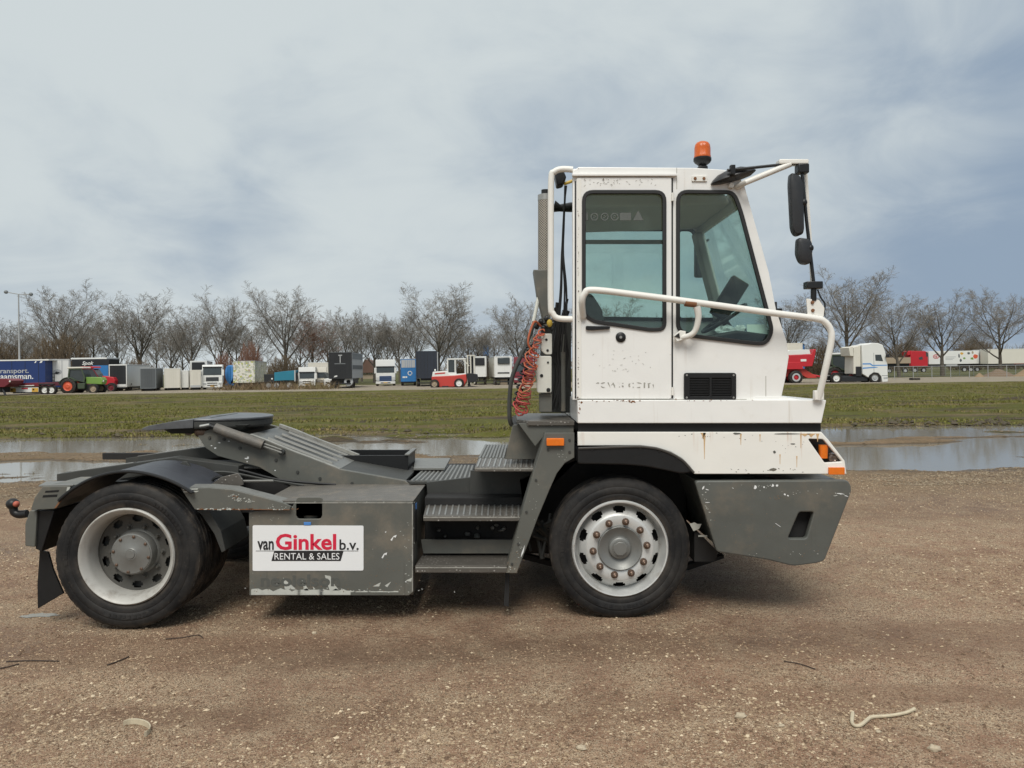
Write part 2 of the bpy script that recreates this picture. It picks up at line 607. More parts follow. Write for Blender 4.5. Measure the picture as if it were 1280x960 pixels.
def make_perf():
    m, nt, b = new_mat('perforated_shield')
    v = objco(nt)
    sp = nd(nt, 'ShaderNodeSeparateXYZ', Vector=v).outputs
    ang = math_(nt, 'ARCTAN2', sp[1], sp[0])
    u = math_(nt, 'MULTIPLY', ang, 18.0)
    w = math_(nt, 'MULTIPLY', sp[2], 330.0)
    h = math_(nt, 'MULTIPLY', math_(nt, 'SINE', u), math_(nt, 'SINE', w))
    k = ramp(nt, h, 0.10, 0.3)
    n = noise_(nt, v, 12, 4)
    c = mixc(nt, n, (0.30, 0.27, 0.22), (0.45, 0.42, 0.36))
    c = mixc(nt, k, c, (0.05, 0.045, 0.04))
    nt.links.new(c, b.inputs['Base Color'])
    b.inputs['Roughness'].default_value = 0.5
    b.inputs['Metallic'].default_value = 0.3
    return m


M['perf'] = make_perf()


def make_glass(name, tint, refl=1.0):
    m = bpy.data.materials.new(name)
    m.use_nodes = True
    nt = m.node_tree
    nt.nodes.clear()
    tr = nd(nt, 'ShaderNodeBsdfTransparent', Color=(*tint, 1))
    gl = nd(nt, 'ShaderNodeBsdfGlossy', Color=(1, 1, 1, 1), Roughness=0.03)
    bk = nt.nodes.new('ShaderNodeNewGeometry').outputs['Backfacing']
    fr = nd(nt, 'ShaderNodeFresnel', IOR=math_(nt, 'MULTIPLY_ADD', bk, 1 / 1.5 - 1.5, 1.5))
    dirt = ramp(nt, noise_(nt, geo_pos(nt), 5, 6), 0.45, 0.85, 0.0, 0.07)
    df = nd(nt, 'ShaderNodeBsdfDiffuse', Color=(0.34, 0.40, 0.37, 1))
    m1 = nd(nt, 'ShaderNodeMixShader', i0=math_(nt, 'MULTIPLY', fr.outputs[0], refl * .85), i1=tr.outputs[0], i2=gl.outputs[0])
    m2 = nd(nt, 'ShaderNodeMixShader', i0=dirt, i1=m1.outputs[0], i2=df.outputs[0])
    out = nd(nt, 'ShaderNodeOutputMaterial', Surface=m2.outputs[0])
    return m


M['glass'] = make_glass('tinted_glass', (0.825, 0.900, 0.868))
M['glass_dark'] = paint('dark_vehicle_glass', (0.045, 0.055, 0.058), 0.12, 0.2, spec=0.6)


def lens(name, col):
    m, nt, b = new_mat(name)
    v = geo_pos(nt)
    sp = nd(nt, 'ShaderNodeSeparateXYZ', Vector=v).outputs
    rib = math_(nt, 'SINE', math_(nt, 'MULTIPLY', sp[0], 900))
    c = mixc(nt, noise_(nt, v, 25, 3), tuple(q * .75 for q in col), tuple(min(1, q * 1.15) for q in col))
    nt.links.new(c, b.inputs['Base Color'])
    b.inputs['Roughness'].default_value = 0.22
    b.inputs['Subsurface Weight'].default_value = 0.15
    b.inputs['Subsurface Radius'].default_value = (0.02, 0.008, 0.002)
    bp = nd(nt, 'ShaderNodeBump', Strength=0.25, Distance=0.002, Height=rib)
    nt.links.new(bp.outputs[0], b.inputs['Normal'])
    return m


M['orange'] = lens('orange_lens', (0.80, 0.19, 0.018))
M['dome'] = lens('amber_dome', (0.60, 0.115, 0.012))
M['red_lens'] = lens('red_lens', (0.45, 0.02, 0.015))
M['lamp'] = paint('lamp_reflector', (0.16, 0.12, 0.10), 0.2, 0.1, metal=0.5)


def simple(name, col, rough=0.6, var=0.10, dirty=0.25):
    if name not in M:
        M[name] = paint(name, col, rough, var, dirt=(tuple(q * .45 + .03 for q in col), dirty, 1.4), scale=1.2)
    return M[name]
# ================================================================== the terminal tractor
# built in a frame whose origin is the lens height: x along the vehicle, y away from the viewer, z up
def q(px, py, Y):
    return ((px - CX) / FPX * Y, (CY - py) / FPX * Y)


def qs(pts, Y):
    return [q(a, b, Y) for a, b in pts]


def q3(px, py, Y):
    x, z = q(px, py, Y)
    return (x, Y, z)


YN = 5.55
truck = thing('terminal_tractor', 'white and dark grey terminal tractor unit with orange beacon, parked on the muddy gravel', 'terminal tractor')
_rw = Vector((-0.95, 6.75, 0.0))
truck.location = _rw
truck.rotation_euler = (0, ROLL, 0)
ORG[truck.name] = RY.inverted() @ (_rw - Vector((0, 0, HCAM)))
T = truck


def pl(name, polys_px, Y, t, mat, parent=None, bevel=0.003, place=None, label=None):
    """plate traced at distance Y; front face at Y (or at place), thickness t going away"""
    y0 = Y if place is None else place
    return part(name, plate_mesh(name, [qs(p, Y) for p in polys_px], y0, y0 + t, bevel), mat, parent or T, label=label)


def bx(name, px0, px1, py0, py1, Y, depth, mat, parent=None, bevel=0.004, label=None):
    x0, z1 = q(px0, py0, Y)
    x1, z0 = q(px1, py1, Y)
    return part(name, MB().box(x0, x1, Y, Y + depth, z0, z1), mat, parent or T, bevel, label)


YW = YN + 0.012       # skin of the cab wall
CABD = 1.40           # cab width
# ---- cab walls
def flecks(name, spots, Y, mat, parent, seed=1):
    """ragged little chips of bared paint: (px, py, spread x, spread y, count, size px)"""
    r = random.Random(seed)
    mb = MB()
    s_ = Y / FPX
    for px, py, sx_, sy_, n, sz_ in spots:
        for k in range(n):
            x, z = q(px + r.gauss(0, sx_ * .5), py + r.gauss(0, sy_ * .5), Y)
            a0, w, h = r.uniform(-.5, .5), sz_ * r.uniform(.4, 1.3) * s_, sz_ * r.uniform(.2, .6) * s_
            mb.prism([(x + (math.cos(a) * w * math.cos(a0) - math.sin(a) * h * math.sin(a0)) * (.6 + .5 * r.random()), z + (math.cos(a) * w * math.sin(a0) + math.sin(a) * h * math.cos(a0)) * (.6 + .5 * r.random())) for a in (j * 1.05 for j in range(6))], Y - .0013, Y + .001)
    return part(name, mb, mat, parent, kind='stuff')


OUT = [(716, 213), (724, 208), (868, 209), (906, 211.5), (922, 217), (931, 230), (962, 340), (971, 387), (984, 426), (987, 446), (983, 472), (977, 500), (716, 500)]
DOORWIN = rnd([(728.5, 239), (831.5, 239), (831.5, 413), (812, 413.5), (742, 403), (728.5, 394)], [13, 13, 14, 4, 6, 12])
QWIN = rnd([(846.5, 238), (918, 239), (927, 262), (967, 414), (958, 431), (940, 430), (866, 421), (846.5, 414)], [14, 10, 12, 12, 14, 6, 6, 14])


def inset(poly, d):
    c = Vector((sum(p[0] for p in poly) / len(poly), sum(p[1] for p in poly) / len(poly)))
    n = len(poly)
    out = []
    for i in range(n):
        a, b = Vector(poly[i - 1]), Vector(poly[(i + 1) % n])
        t = (b - a).normalized()
        nn = Vector((-t.y, t.x))
        if nn.dot(c - Vector(poly[i])) < 0:
            nn = -nn
        out.append(tuple(Vector(poly[i]) + nn * d))
    return out


wall = pl('cab_side', [OUT, inset(DOORWIN, -2), inset(QWIN, 1.5)], YN, 0.045, M['white'], place=YW, bevel=0.006)
OUTF = [(a + (22 if a < 730 else 0), b) for a, b in OUT]
FW1 = rnd([(752, 243), (886, 243), (886, 384), (752, 382)], 8)
FW2 = rnd([(899, 243), (922, 243), (932, 264), (962, 384), (899, 384)], [8, 8, 8, 8, 8])
wall_far = pl('cab_side', [OUTF, FW1, FW2], YN, 0.045, M['white'], place=YN + CABD, bevel=0.004)
for poly in (FW1, FW2):
    g_ = pl('side_window', [poly], YN, 0.006, M['glass'], wall_far, place=YN + CABD + 0.02, bevel=0)
    pl('window_rubber', [inset(poly, -2.5), inset(poly, 3)], YN, 0.02, M['rubber'], g_, place=YN + CABD - 0.02, bevel=0.002)
bar_ = MB().box(*[q(752, 0, YN)[0], q(886, 0, YN)[0]], YN + CABD - 0.02, YN + CABD + 0.0, q(0, 266, YN)[1], q(0, 259.5, YN)[1])
part('window_bar', bar_, M['trim'], T, 0.003)
# ---- door
door = pl('cab_door', [rnd([(720.5, 222), (839.3, 222), (839.3, 498.5), (720.5, 498.5)], 3), DOORWIN], YN, 0.014, M['white'], place=YW - 0.0165, bevel=0.004)
dw = pl('door_window', [inset(DOORWIN, 1)], YN, 0.006, M['glass'], door, place=YN + 0.012, bevel=0)
pl('window_rubber', [inset(DOORWIN, -1.2), inset(DOORWIN, 3.6)], YN, 0.024, M['rubber'], dw, place=YN - 0.016, bevel=0.004)
qw = pl('quarter_window', [inset(QWIN, 1)], YN, 0.006, M['glass'], wall, place=YN + 0.026, bevel=0)
pl('window_rubber', [inset(QWIN, -1.2), inset(QWIN, 3.6)], YN, 0.024, M['rubber'], qw, place=YN - 0.004, bevel=0.004)
# dark shut lines beside the door, rain rail above it, weathered edge strip
pl('door_gap', [[(839.6, 222), (841.6, 222), (841.6, 498), (839.6, 498)]], YN, 0.004, M['rubber'], door, place=YW - 0.004, bevel=0)
pl('door_gap', [[(718.6, 226), (720.2, 226), (720.2, 498), (718.6, 498)]], YN, 0.004, M['rubber'], door, place=YW - 0.004, bevel=0)
rail = MB().box(q(715, 0, YN)[0], q(846, 0, YN)[0], YN - 0.02, YW, q(0, 220.5, YN)[1], q(0, 217.5, YN)[1])
part('rain_rail', rail, M['white'], wall, 0.003)
for yy in (246, 489):
    h = MB().tube([q3(841, yy - 5, YN - 0.012), q3(841, yy + 5, YN - 0.012)], 0.010, 8)
    part('hinge', h, M['white_tube'], door)
pl('door_edge_strip', [[(721.2, 224), (726.5, 224), (726.5, 497.5), (721.2, 497.5)]], YN, 0.004, M['white_tube'], door, place=YW - 0.021, bevel=0.001)
hd = pl('door_handle', [rnd([(732, 407.5), (762, 408), (762, 411.5), (740, 413), (732, 412.5)], 1.5)], YN, 0.022, M['black'], door, place=YN - 0.026)
part('lock', MB().lathe([(0.0, -0.012), (0.022, -0.012), (0.036, -0.004), (0.038, 0.01)], q3(776, 421.5, YN - 0.01), 20), M['black'], door)
part('lock_barrel', MB().lathe([(0.0, -0.004), (0.010, -0.004), (0.011, 0.004)], q3(776, 421.5, YN - 0.022), 12), M['steel'], door)
# remains of removed lettering on the door
gm = text_mesh('rdws.com', *[q(743, 0, YN)[0], q(817, 0, YN)[0]], q(0, 485, YN)[1], q(0, 474.5, YN)[1], YN - 0.005, 0.0012, 0.0)
bm_ = bmesh.new(); bm_.from_mesh(gm)
rg = random.Random(4)
gone = [f for f in bm_.faces if math.sin(f.calc_center_median().x * 170) + rg.uniform(-.6, .6) > -0.15]
bmesh.ops.delete(bm_, geom=gone, context='FACES'); bm_.to_mesh(gm); bm_.free()
part('lettering_residue', gm, M['ghost'], door)
fl = MB()
for i in range(26):
    px, py = rg.gauss(783, 17), rg.gauss(455, 7)
    x, z = q(px, py, YN)
    a = rg.uniform(-1, 1)
    L, W_ = rg.uniform(.006, .018), rg.uniform(.0015, .003)
    mrot = Matrix.Translation((x, YN - 0.006, z)) @ Matrix.Rotation(a, 4, 'Y')
    fl.box(-L / 2, L / 2, -0.0006, 0.0006, -W_ / 2, W_ / 2, mrot)
part('emblem_residue', fl, M['ghost'], door)
fl = MB()
for i in range(30):
    px, py = rg.gauss(770, 22), rg.gauss(229, 2.2)
    x, z = q(px, py, YN)
    mrot = Matrix.Translation((x, YN - 0.0055, z)) @ Matrix.Rotation(rg.uniform(-1, 1), 4, 'Y')
    fl.box(-rg.uniform(.003, .012), .004, -0.0006, 0.0006, -.0015, .0015, mrot)
part('sticker_residue', fl, M['ghost'], door)

# ---- roof, rear wall, front
x0, zr = q(716, 209, YN)
x1 = q(925, 209, YN)[0]
xr_far = x0 + 0.125
rf = MB()
rf.add([(x0, YN + .03, zr), (x1, YN + .03, zr - .035), (x1, YN + CABD + .02, zr - .035), (xr_far, YN + CABD + .02, zr),
        (x0, YN + .03, zr - .05), (x1, YN + .03, zr - .075), (x1, YN + CABD + .02, zr - .075), (xr_far, YN + CABD + .02, zr - .05)],
       [(0, 1, 2, 3), (7, 6, 5, 4), (0, 4, 5, 1), (1, 5, 6, 2), (2, 6, 7, 3), (3, 7, 4, 0)])
part('roof', rf, M['white'], T, 0.012)
hl = MB().prism([(x0 + .10, zr - .10), (x1 - .02, zr - .12), (x1 + .02, zr - .20), (x0 + .10, zr - .235)], YN + .30, YN + CABD - .03)
part('headliner', hl, M['liner'], T, 0.02)
hl2 = MB().prism([(x0 + .10, zr - .055), (x1 - .02, zr - .08), (x1 - .02, zr - .098), (x0 + .10, zr - .098)], YN + .07, YN + CABD - .03)
part('ceiling_panel', hl2, M['liner'], T)
# row of pictogram stickers on the far header panel
icons = MB()
iy = YN + .0115
for k in (743.2, 756, 768.5):
    c_ = q(k, 270.5, YN)
    icons.lathe([(0.0285, 0), (0.0215, 0), (0.0215, -.001), (0.0285, -.001), (0.0285, 0)], (c_[0], iy, c_[1]), 18)
    for dz_ in (-.008, .006):
        icons.box(c_[0] - .010, c_[0] + .009, iy - .001, iy, c_[1] + dz_ - .003, c_[1] + dz_ + .003, Matrix.Translation((c_[0], iy, c_[1])) @ Matrix.Rotation(.6, 4, 'Y') @ Matrix.Translation((-c_[0], -iy, -c_[1])))
for pts_ in ([(775, 265.5), (789, 265.5), (789, 275), (775, 275)], [(798, 262.5), (804.5, 275), (791.5, 275)], [(731.5, 265.5), (735, 265.5), (735, 275), (731.5, 275)]):
    icons.prism(qs(pts_, YN), iy - .001, iy)
M['icon'] = paint('faded_sticker', (0.10, 0.11, 0.10), .6, .2, scale=60)
part('pictogram_sticker', icons, M['icon'], dw)
zb = q(0, 400, YN)[1]
rw = MB()
zlow = q(0, 500, YN)[1]


def slab(mb, p0, p1, za, zb2, t=0.03):
    (xa, ya), (xb, yb) = p0, p1
    d = Vector((xb - xa, yb - ya)).normalized()
    nx, ny = -d.y * t, d.x * t
    mb.add([(xa, ya, za), (xb, yb, za), (xb + nx, yb + ny, za), (xa + nx, ya + ny, za), (xa, ya, zb2), (xb, yb, zb2), (xb + nx, yb + ny, zb2), (xa + nx, ya + ny, zb2)],
           [(0, 3, 2, 1), (4, 5, 6, 7), (0, 1, 5, 4), (1, 2, 6, 5), (2, 3, 7, 6), (3, 0, 4, 7)])


pa, pb = (x0 + .004, YN + .058), (xr_far, YN + CABD - .004)
lerp2 = lambda t: (pa[0] + (pb[0] - pa[0]) * t, pa[1] + (pb[1] - pa[1]) * t)
slab(rw, pa, pb, zlow, zb + .02, -.03)
slab(rw, pa, pb, zr - .14, zr - .052, -.03)
slab(rw, pa, lerp2(.08), zb + .0205, zr - .1405, -.03)
slab(rw, lerp2(.92), pb, zb + .0205, zr - .1405, -.03)
rear = part('rear_wall', rw, M['white'], T)
gw = MB()
slab(gw, lerp2(.081), lerp2(.919), zb + .022, zr - .142, -.006)
part('rear_window', gw, M['glass'], rear)
# windscreen side of the cab
fr = [q(931, 230, YN), q(937, 252, YN), q(978, 410, YN), q(986, 440, YN), q(977, 499, YN)]
ya, yb = YN + .06, YN + CABD - .004
fm = MB()
fm.prism([fr[0], fr[1], (fr[1][0] - .03, fr[1][1]), (fr[0][0] - .03, fr[0][1])], ya, yb)
fm.prism([fr[2], fr[3], fr[4], (fr[4][0] - .03, fr[4][1]), (fr[3][0] - .03, fr[3][1]), (fr[2][0] - .03, fr[2][1])], ya, yb)
for y_ in (ya, yb - .09):
    fm.prism([(fr[1][0], fr[1][1] - .002), (fr[2][0], fr[2][1] + .002), (fr[2][0] - .03, fr[2][1] + .002), (fr[1][0] - .03, fr[1][1] - .002)], y_ + .001, y_ + .089)
fwall = part('front_wall', fm, M['white'], T)
gl = MB().prism([(fr[1][0] - .01, fr[1][1] - .002), (fr[2][0] - .01, fr[2][1] + .002), (fr[2][0] - .016, fr[2][1] + .002), (fr[1][0] - .016, fr[1][1] - .002)], ya + .092, yb - .092)
part('windscreen', gl, M['glass'], fwall)
fin = MB()
xo = lambda t, o: (fr[1][0] + (fr[2][0] - fr[1][0]) * t + o, fr[1][1] + (fr[2][1] - fr[1][1]) * t)
fin.prism([xo(0, -.032), xo(1, -.032), xo(1, -.10), xo(0, -.10)], yb - .16, yb - .002)
part('pillar_trim', fin, M['trim'], T, 0.015)
wp = MB()
wp.tube([(fr[2][0] + .03, YN + .10, fr[2][1] - .06), (fr[2][0] + .012, YN + .12, fr[2][1] + .12)], .012, 6)
wp.tube([(fr[2][0] - .01, YN + .10, fr[2][1] + .02), (fr[2][0] - .0, YN + .14, fr[2][1] + .20)], .010, 6)
wp.box(fr[2][0] - .035, fr[2][0] + .035, YN + .10, YN + .14, fr[2][1] + .12, fr[2][1] + .15)
part('wiper', wp, M['black'], T, 0.003)

# ---- cab interior: seat, dash, wheel
sx, sz = q(745, 412, 6.1)
seat = MB()
seat.loft([[(sx - .0 + o, y, z) for o, y in ((-.05, 5.92), (.07, 5.92), (.07, 6.42), (-.05, 6.42))] for o2, z in ((0, sz - .35),)] +
          [[(sx - .0 + d + o, y, z) for o, y in ((-.05, 5.92), (.08, 5.92), (.08, 6.42), (-.05, 6.42))] for d, z in ((-.01, sz - .1), (-.05, sz + .15))] +
          [[(sx - .0 - .09 + o, y, sz + .28) for o, y in ((-.03, 6.0), (.05, 6.0), (.05, 6.34), (-.03, 6.34))]])
sback = part('seat_backrest', seat, M['seat'], T, 0.03)
part('seat_cushion', MB().box(sx + .02, sx + .46, 5.92, 6.42, sz - .44, sz - .32), M['seat'], T, 0.04)
dx0, dz0 = q(858, 419, YN)
dx1, _ = q(968, 419, YN)
dm = MB().prism([(dx0 + .06, dz0 - .45), (dx1 + .03, dz0 - .45), (dx1 + .03, dz0 + .005), (dx1 - .25, dz0 + .04), (dx0 + .16, dz0 + .0), (dx0 + .06, dz0 - .08)], YN + .065, YN + CABD - .03)
dash = part('dashboard', dm, M['black'], T, 0.02)
cw = Vector(q3(905, 398, 6.25))
col_ = MB().tube([cw + Vector((.13, 0, -.22)), cw + Vector((-.01, 0, .0))], .03, 10)
part('steering_column', col_, M['black'], T)
sw = MB()
ax = Vector((-.55, 0, .83)).normalized()
u_ = Vector((0, 1, 0)); w_ = ax.cross(u_)
sw.tube([cw + (u_ * math.cos(a) + w_ * math.sin(a)) * .2 for a in (2 * math.pi * k / 32 for k in range(33))], .014, 8, cap=False)
for a in (0.4, 2.7, 4.7):
    sw.tube([cw - ax * .03, cw + (u_ * math.cos(a) + w_ * math.sin(a)) * .2], .012, 6)
part('steering_wheel', sw, M['black'], T)
dsp = MB()
m_ = Matrix.Translation(Vector(q3(912, 372, 6.35))) @ Matrix.Rotation(R(32), 4, 'Y')
dsp.box(-.075, .075, -.04, .04, -.19, .17, m_)
part('dash_monitor', dsp, M['seat'], T, 0.01)
part('cab_floor', MB().box(x0 + .1, dx1, YN + .065, YN + CABD - .03, zlow + .02, zlow + .05), M['black'], T)
part('far_mirror', MB().box(q(868, 0, 7.3)[0], q(880, 0, 7.3)[0], 7.28, 7.34, q(0, 347, 7.3)[1], q(0, 300, 7.3)[1]), M['mirror'], T, .02)
part('far_mirror_arm', MB().tube([q3(885, 300, 6.98), q3(876, 305, 7.31)], .012, 6), M['mirror'], T)
# loose things lying on the dashboard
paper = MB()
px0_, pz0_ = q(935, 424, YN + .09)
px1_, pz1_ = q(960, 405, YN + .09)
mat_p = Matrix.Translation(((px0_ + px1_) / 2, YN + .11, (pz0_ + pz1_) / 2)) @ Matrix.Rotation(R(-14), 4, 'X')
paper.box(-(px1_ - px0_) / 2, (px1_ - px0_) / 2, -.0015, .0015, -(pz1_ - pz0_) / 2, (pz1_ - pz0_) / 2, mat_p)


def to_world(o):
    """place a loose object that was laid out in the truck's frame"""
    c = ORG[o.name]
    o.location = (Matrix.Translation((0, 0, HCAM)) @ RY) @ c
    o.rotation_euler = (0, ROLL, 0)
    return o


tag(to_world(part('paper_sheet', paper, M['sticker'])), 'pale paper card propped behind the quarter window on the dashboard', 'paper')
bag = MB()
bag.ball(q3(908, 415, YN + .16), .075, .05, .045, 14, 9, 0.55)
bag.ball(q3(925, 414, YN + .15), .045, .04, .04, 12, 8, 0.6)
M['bag'] = paint('crumpled_film', (0.55, 0.60, 0.60), 0.2, 0.6, scale=40)
tag(to_world(part('plastic_bag', bag, M['bag'], sharp=5)), 'crumpled clear plastic bag on the dashboard beside the paper card', 'bag')

# panel seams
for pts_ in ([(722, 499.0), (934, 499.0), (934, 499.9), (722, 499.9)], [(957.6, 470), (958.3, 470), (958.3, 496), (957.6, 496)], [(846, 209.2), (846.7, 209.2), (846.7, 236), (846, 236)]):
    pl('panel_seam', [pts_], YN, .002, M['ghost'], wall, place=YW - .0012, bevel=0)
# ---- grille on the cab side
gr = pl('vent_grille', [rnd([(855, 466), (920, 466), (920, 500), (855, 500)], 3.5), rnd([(862, 472.5), (886.5, 472.5), (886.5, 495.5), (862, 495.5)], 1), rnd([(889.5, 472.5), (914, 472.5), (914, 495.5), (889.5, 495.5)], 1)], YN, 0.022, M['black'], wall, place=YW - 0.021)
pl('vent_back', [[(861, 471), (915, 471), (915, 497), (861, 497)]], YN, 0.003, M['dark'], wall, place=YW - 0.004, bevel=0)
s0 = None
for c0 in (862.2, 889.7):
    for k in range(7):
        yp = 474.6 + k * 3.1
        xa, za = q(c0, yp, YN)
        xb, _ = q(c0 + 24.1, yp, YN)
        mb = MB().box(xa, xb, YW - .018, YW - .006, za - .0045, za + .0045)
        o = part('slat', mb, M['black'], gr) if s0 is None else copy_part(s0, ((c0 - 862.2) / FPX * YN, 0, -k * 3.1 / FPX * YN))
        s0 = s0 or o
for px, py in ((858.5, 469), (917, 469), (858.5, 497), (917, 497)):
    part('screw', MB().lathe([(0, -.003), (.007, -.003), (.008, .001)], q3(px, py, YW - .022), 10), M['steel'], gr)

# ---- lower body: ledge, recess, skirt with headlight, inner structure
lx0, lz1 = q(722, 500, 5.52)
lx1 = q(1033, 500, 5.52)[0]
lx2, lz0 = q(1027, 529, 5.52)
part('cab_ledge', MB().prism([(lx0, lz0), (lx2, lz0), (lx1, lz1), (lx0, lz1)], 5.52, 7.55), M['white'], T, 0.006)
pl('ledge_corner', [[(938, 497.5), (946, 495.2), (976, 495.6), (1010, 501), (940, 501)]], 5.56, .9, M['white'], bevel=0.003)
part('body_recess', MB().box(q(723, 0, 5.56)[0], q(1026, 0, 5.56)[0], 5.56, 7.5, q(0, 541, 5.56)[1], q(0, 529.0, 5.56)[1]), M['black'], T)
SK = [(722, 540), (1027, 540), (1036, 550), (1056, 576), (1058.5, 592.5), (868, 592.5)] + [(862, 583), (852, 573), (838, 565), (820, 559.5), (800, 557), (722, 557)]
HLH = rnd([(1010, 548.5), (1029, 549), (1053, 577), (1031, 578.5)], [3, 2, 2, 2])
skirt = pl('front_skirt', [SK, HLH], 5.53, .03, M['white_rust'], bevel=0.006)
core = MB().prism(qs([(880, 541), (1005, 541), (1005, 591), (880, 591)], 5.56), 5.575, 7.6)
part('nose_core', core, M['dark'], T)
fc = MB().prism(qs([(1029, 541), (1035, 550), (1055, 576), (1057, 592), (1042, 592), (1040, 578), (1022, 552), (1018, 541)], 5.56), 5.95, 7.75)
part('nose_front', fc, M['white_rust'], T)
pl('headlight_well', [[(1000, 543), (1026, 543), (1053, 575), (1054, 582), (1000, 582)]], 5.66, .004, M['black_gloss'], bevel=0)
hl_ = part('turn_signal', MB().tube([q3(1029, 572.5, 5.575), q3(1029, 556, 5.575)], [.030, .034], 14), M['orange'], T, label='orange turn lamp inside the headlight well')
part('headlight', MB().lathe([(0, .01), (.02, -.006), (.034, .0), (.040, .03), (.0, .06)], q3(1042, 573, 5.57), 18), M['lamp'], T)
part('side_marker_lamp', MB().box(q(1035, 0, 5.53)[0], q(1055, 0, 5.53)[0], 5.515, 5.53, q(0, 593, 5.53)[1], q(0, 584, 5.53)[1]), M['orange'], skirt, 0.003, label='orange rectangular marker lamp at the skirt corner')
# paint damage on the skirt
sc = MB()
for px, py, w, h in ((966, 587, 11, 4), (968, 565, 4, 4), (991, 555, 6, 2), (921, 542, 11, 3), (985, 542.3, 40, 2.2)):
    x, z = q(px, py, 5.53)
    s = 5.53 / FPX
    sc.prism([(x + math.cos(a) * w / 2 * s * rg.uniform(.7, 1.1), z + math.sin(a) * h / 2 * s * rg.uniform(.6, 1.1)) for a in (k * .7 for k in range(9))], 5.5285, 5.531)
part('paint_damage', sc, M['grey'], skirt)
M['rust_run'] = paint('orange_rust_run', (0.56, 0.37, 0.19), .6, .2, scale=40)
sc = MB()
for px, y0_, y1_, w in ((880.5, 541, 574, 1.6), (879, 541, 549, 3.5), (926, 542, 556, 1.2), (1001, 543, 560, 1.0), (1022, 542, 552, 2.2), (1014, 542, 546.5, 6), (1006, 542, 545.5, 8), (950, 543, 552, .9), (996, 570, 584, .8), (975, 568, 580, .8)):
    sc.prism(qs([(px - w, y0_), (px + w, y0_), (px + w * .45, y0_ + (y1_ - y0_) * .4), (px + .25, y1_), (px - .25, y1_), (px - w * .5, y0_ + (y1_ - y0_) * .35)], 5.53), 5.5288, 5.531)
part('rust_runs', sc, M['rust_run'], skirt, label='orange rust runs below the black strip', kind='stuff')
sc = MB()
for px, py, w, h in ((791, 501.5, 5, 2.4), (786, 501, 3, 1.5), (800, 501, 3, 1.2), (755, 501, 3, 1.3), (727, 503, 3, 3), (725, 511, 2, 4), (868, 501, 2, 1), (845, 499, 3, 2)):
    x, z = q(px, py, 5.52)
    s = 5.52 / FPX
    sc.prism([(x + math.cos(a) * w / 2 * s * rg.uniform(.6, 1.1), z + math.sin(a) * h / 2 * s * rg.uniform(.5, 1.1)) for a in (k * .8 for k in range(8))], 5.5185, 5.521)
part('paint_damage', sc, M['rust'], T)

# fender lip over the front wheel
FEN = [(722, 560), (800, 557.5), (822, 560), (840, 566.5), (854, 575), (868, 591), (850, 592), (832, 588), (806, 583), (780, 581), (722, 580)]
fen = pl('front_fender', [rnd(FEN, [3, 8, 8, 8, 6, 3, 4, 5, 6, 6, 3])], 5.50, .42, M['black'], bevel=0.01)
part('fender_lip', MB().tube([q3(a, b, 5.497) for a, b in rnd([(723, 560.5), (800, 558), (822, 560.5), (840, 567), (854, 575.5), (867.5, 591)], [0, 8, 8, 8, 6, 0])], .0085, 6), M['edge_dark'], fen)
for px, py in ((800, 560.5), (824, 564), (846, 573.5), (861, 587), (740, 562)):
    part('screw', MB().lathe([(0, -.004), (.007, -.004), (.009, .002)], q3(px, py, 5.499), 8), M['black_gloss'], fen)
# bumper
BU = [(868, 601), (1061, 600), (1065.5, 612), (1031, 701), (1022, 704), (992, 708), (960, 700), (896, 690)]
HOLE = rnd([(999, 640), (1017.5, 640), (1008, 673), (985, 673)], 3.5)
bump = pl('front_bumper', [rnd(BU, [6, 8, 8, 4, 4, 6, 4, 4]), HOLE], 5.50, .05, M['grey_bump'], bevel=0.010)
bc = MB().prism(qs([(874, 603), (1058, 602), (1061, 613), (1028, 699), (992, 704), (900, 687)], 5.5), 5.64, 8.0)
part('bumper_core', bc, M['grey_bump'], bump, 0.02)
part('bumper_recess', MB().box(q(983, 0, 5.5)[0], q(1019, 0, 5.5)[0], 5.60, 5.61, q(0, 675, 5.5)[1], q(0, 638, 5.5)[1]), M['dark'], bump)  # dark sheet added behind the hole so its shade reads black
sc = MB()
for px, py, w, h, a0 in ((944, 609, 4, 7, .3), (955, 609, 2.5, 2.5, 0), (966, 607, 4, 5, .4), (971, 607, 3, 4, 1), (981, 618, 4, 2.5, .2), (985, 619.5, 3, 2, .4), (884, 612, 6, 1, .3), (879, 610, 2, 6, .5), (884, 628, 8, 1, 0), (1050, 617, 12, 1.2, .1), (1058, 620, 7, 1, .3), (916, 610, 3, .8, .5), (972, 656, 10, .8, .6)):
    x, z = q(px, py, 5.5)
    s = 5.5 / FPX
    m2 = Matrix.Translation((x, 5.4985, z)) @ Matrix.Rotation(a0, 4, 'Y')
    ring = [m2 @ Vector((math.cos(a) * w / 2 * s * rg.uniform(.55, 1.1), 0, math.sin(a) * h / 2 * s * rg.uniform(.5, 1.1))) for a in (k * .785 for k in range(8))]
    sc.loft([[p + Vector((0, d, 0)) for p in ring] for d in (0, .004)])
part('bumper_scratches', sc, M['white_scratch'], bump)

# ---- beacon on the roof
bxx, bz = q(878, 205, 5.75)
by = 5.75
vert = Matrix.Rotation(R(90), 4, 'X')


def vlathe(prof, c, n=28):
    """(radius, height) profile about the vertical axis"""
    mb = MB()
    mb.lathe([(r, h) for r, h in prof], (0, 0, 0), n)
    mb.v = [(c[0] + v[0], c[1] - v[2], c[2] + v[1]) for v in mb.v]
    return mb


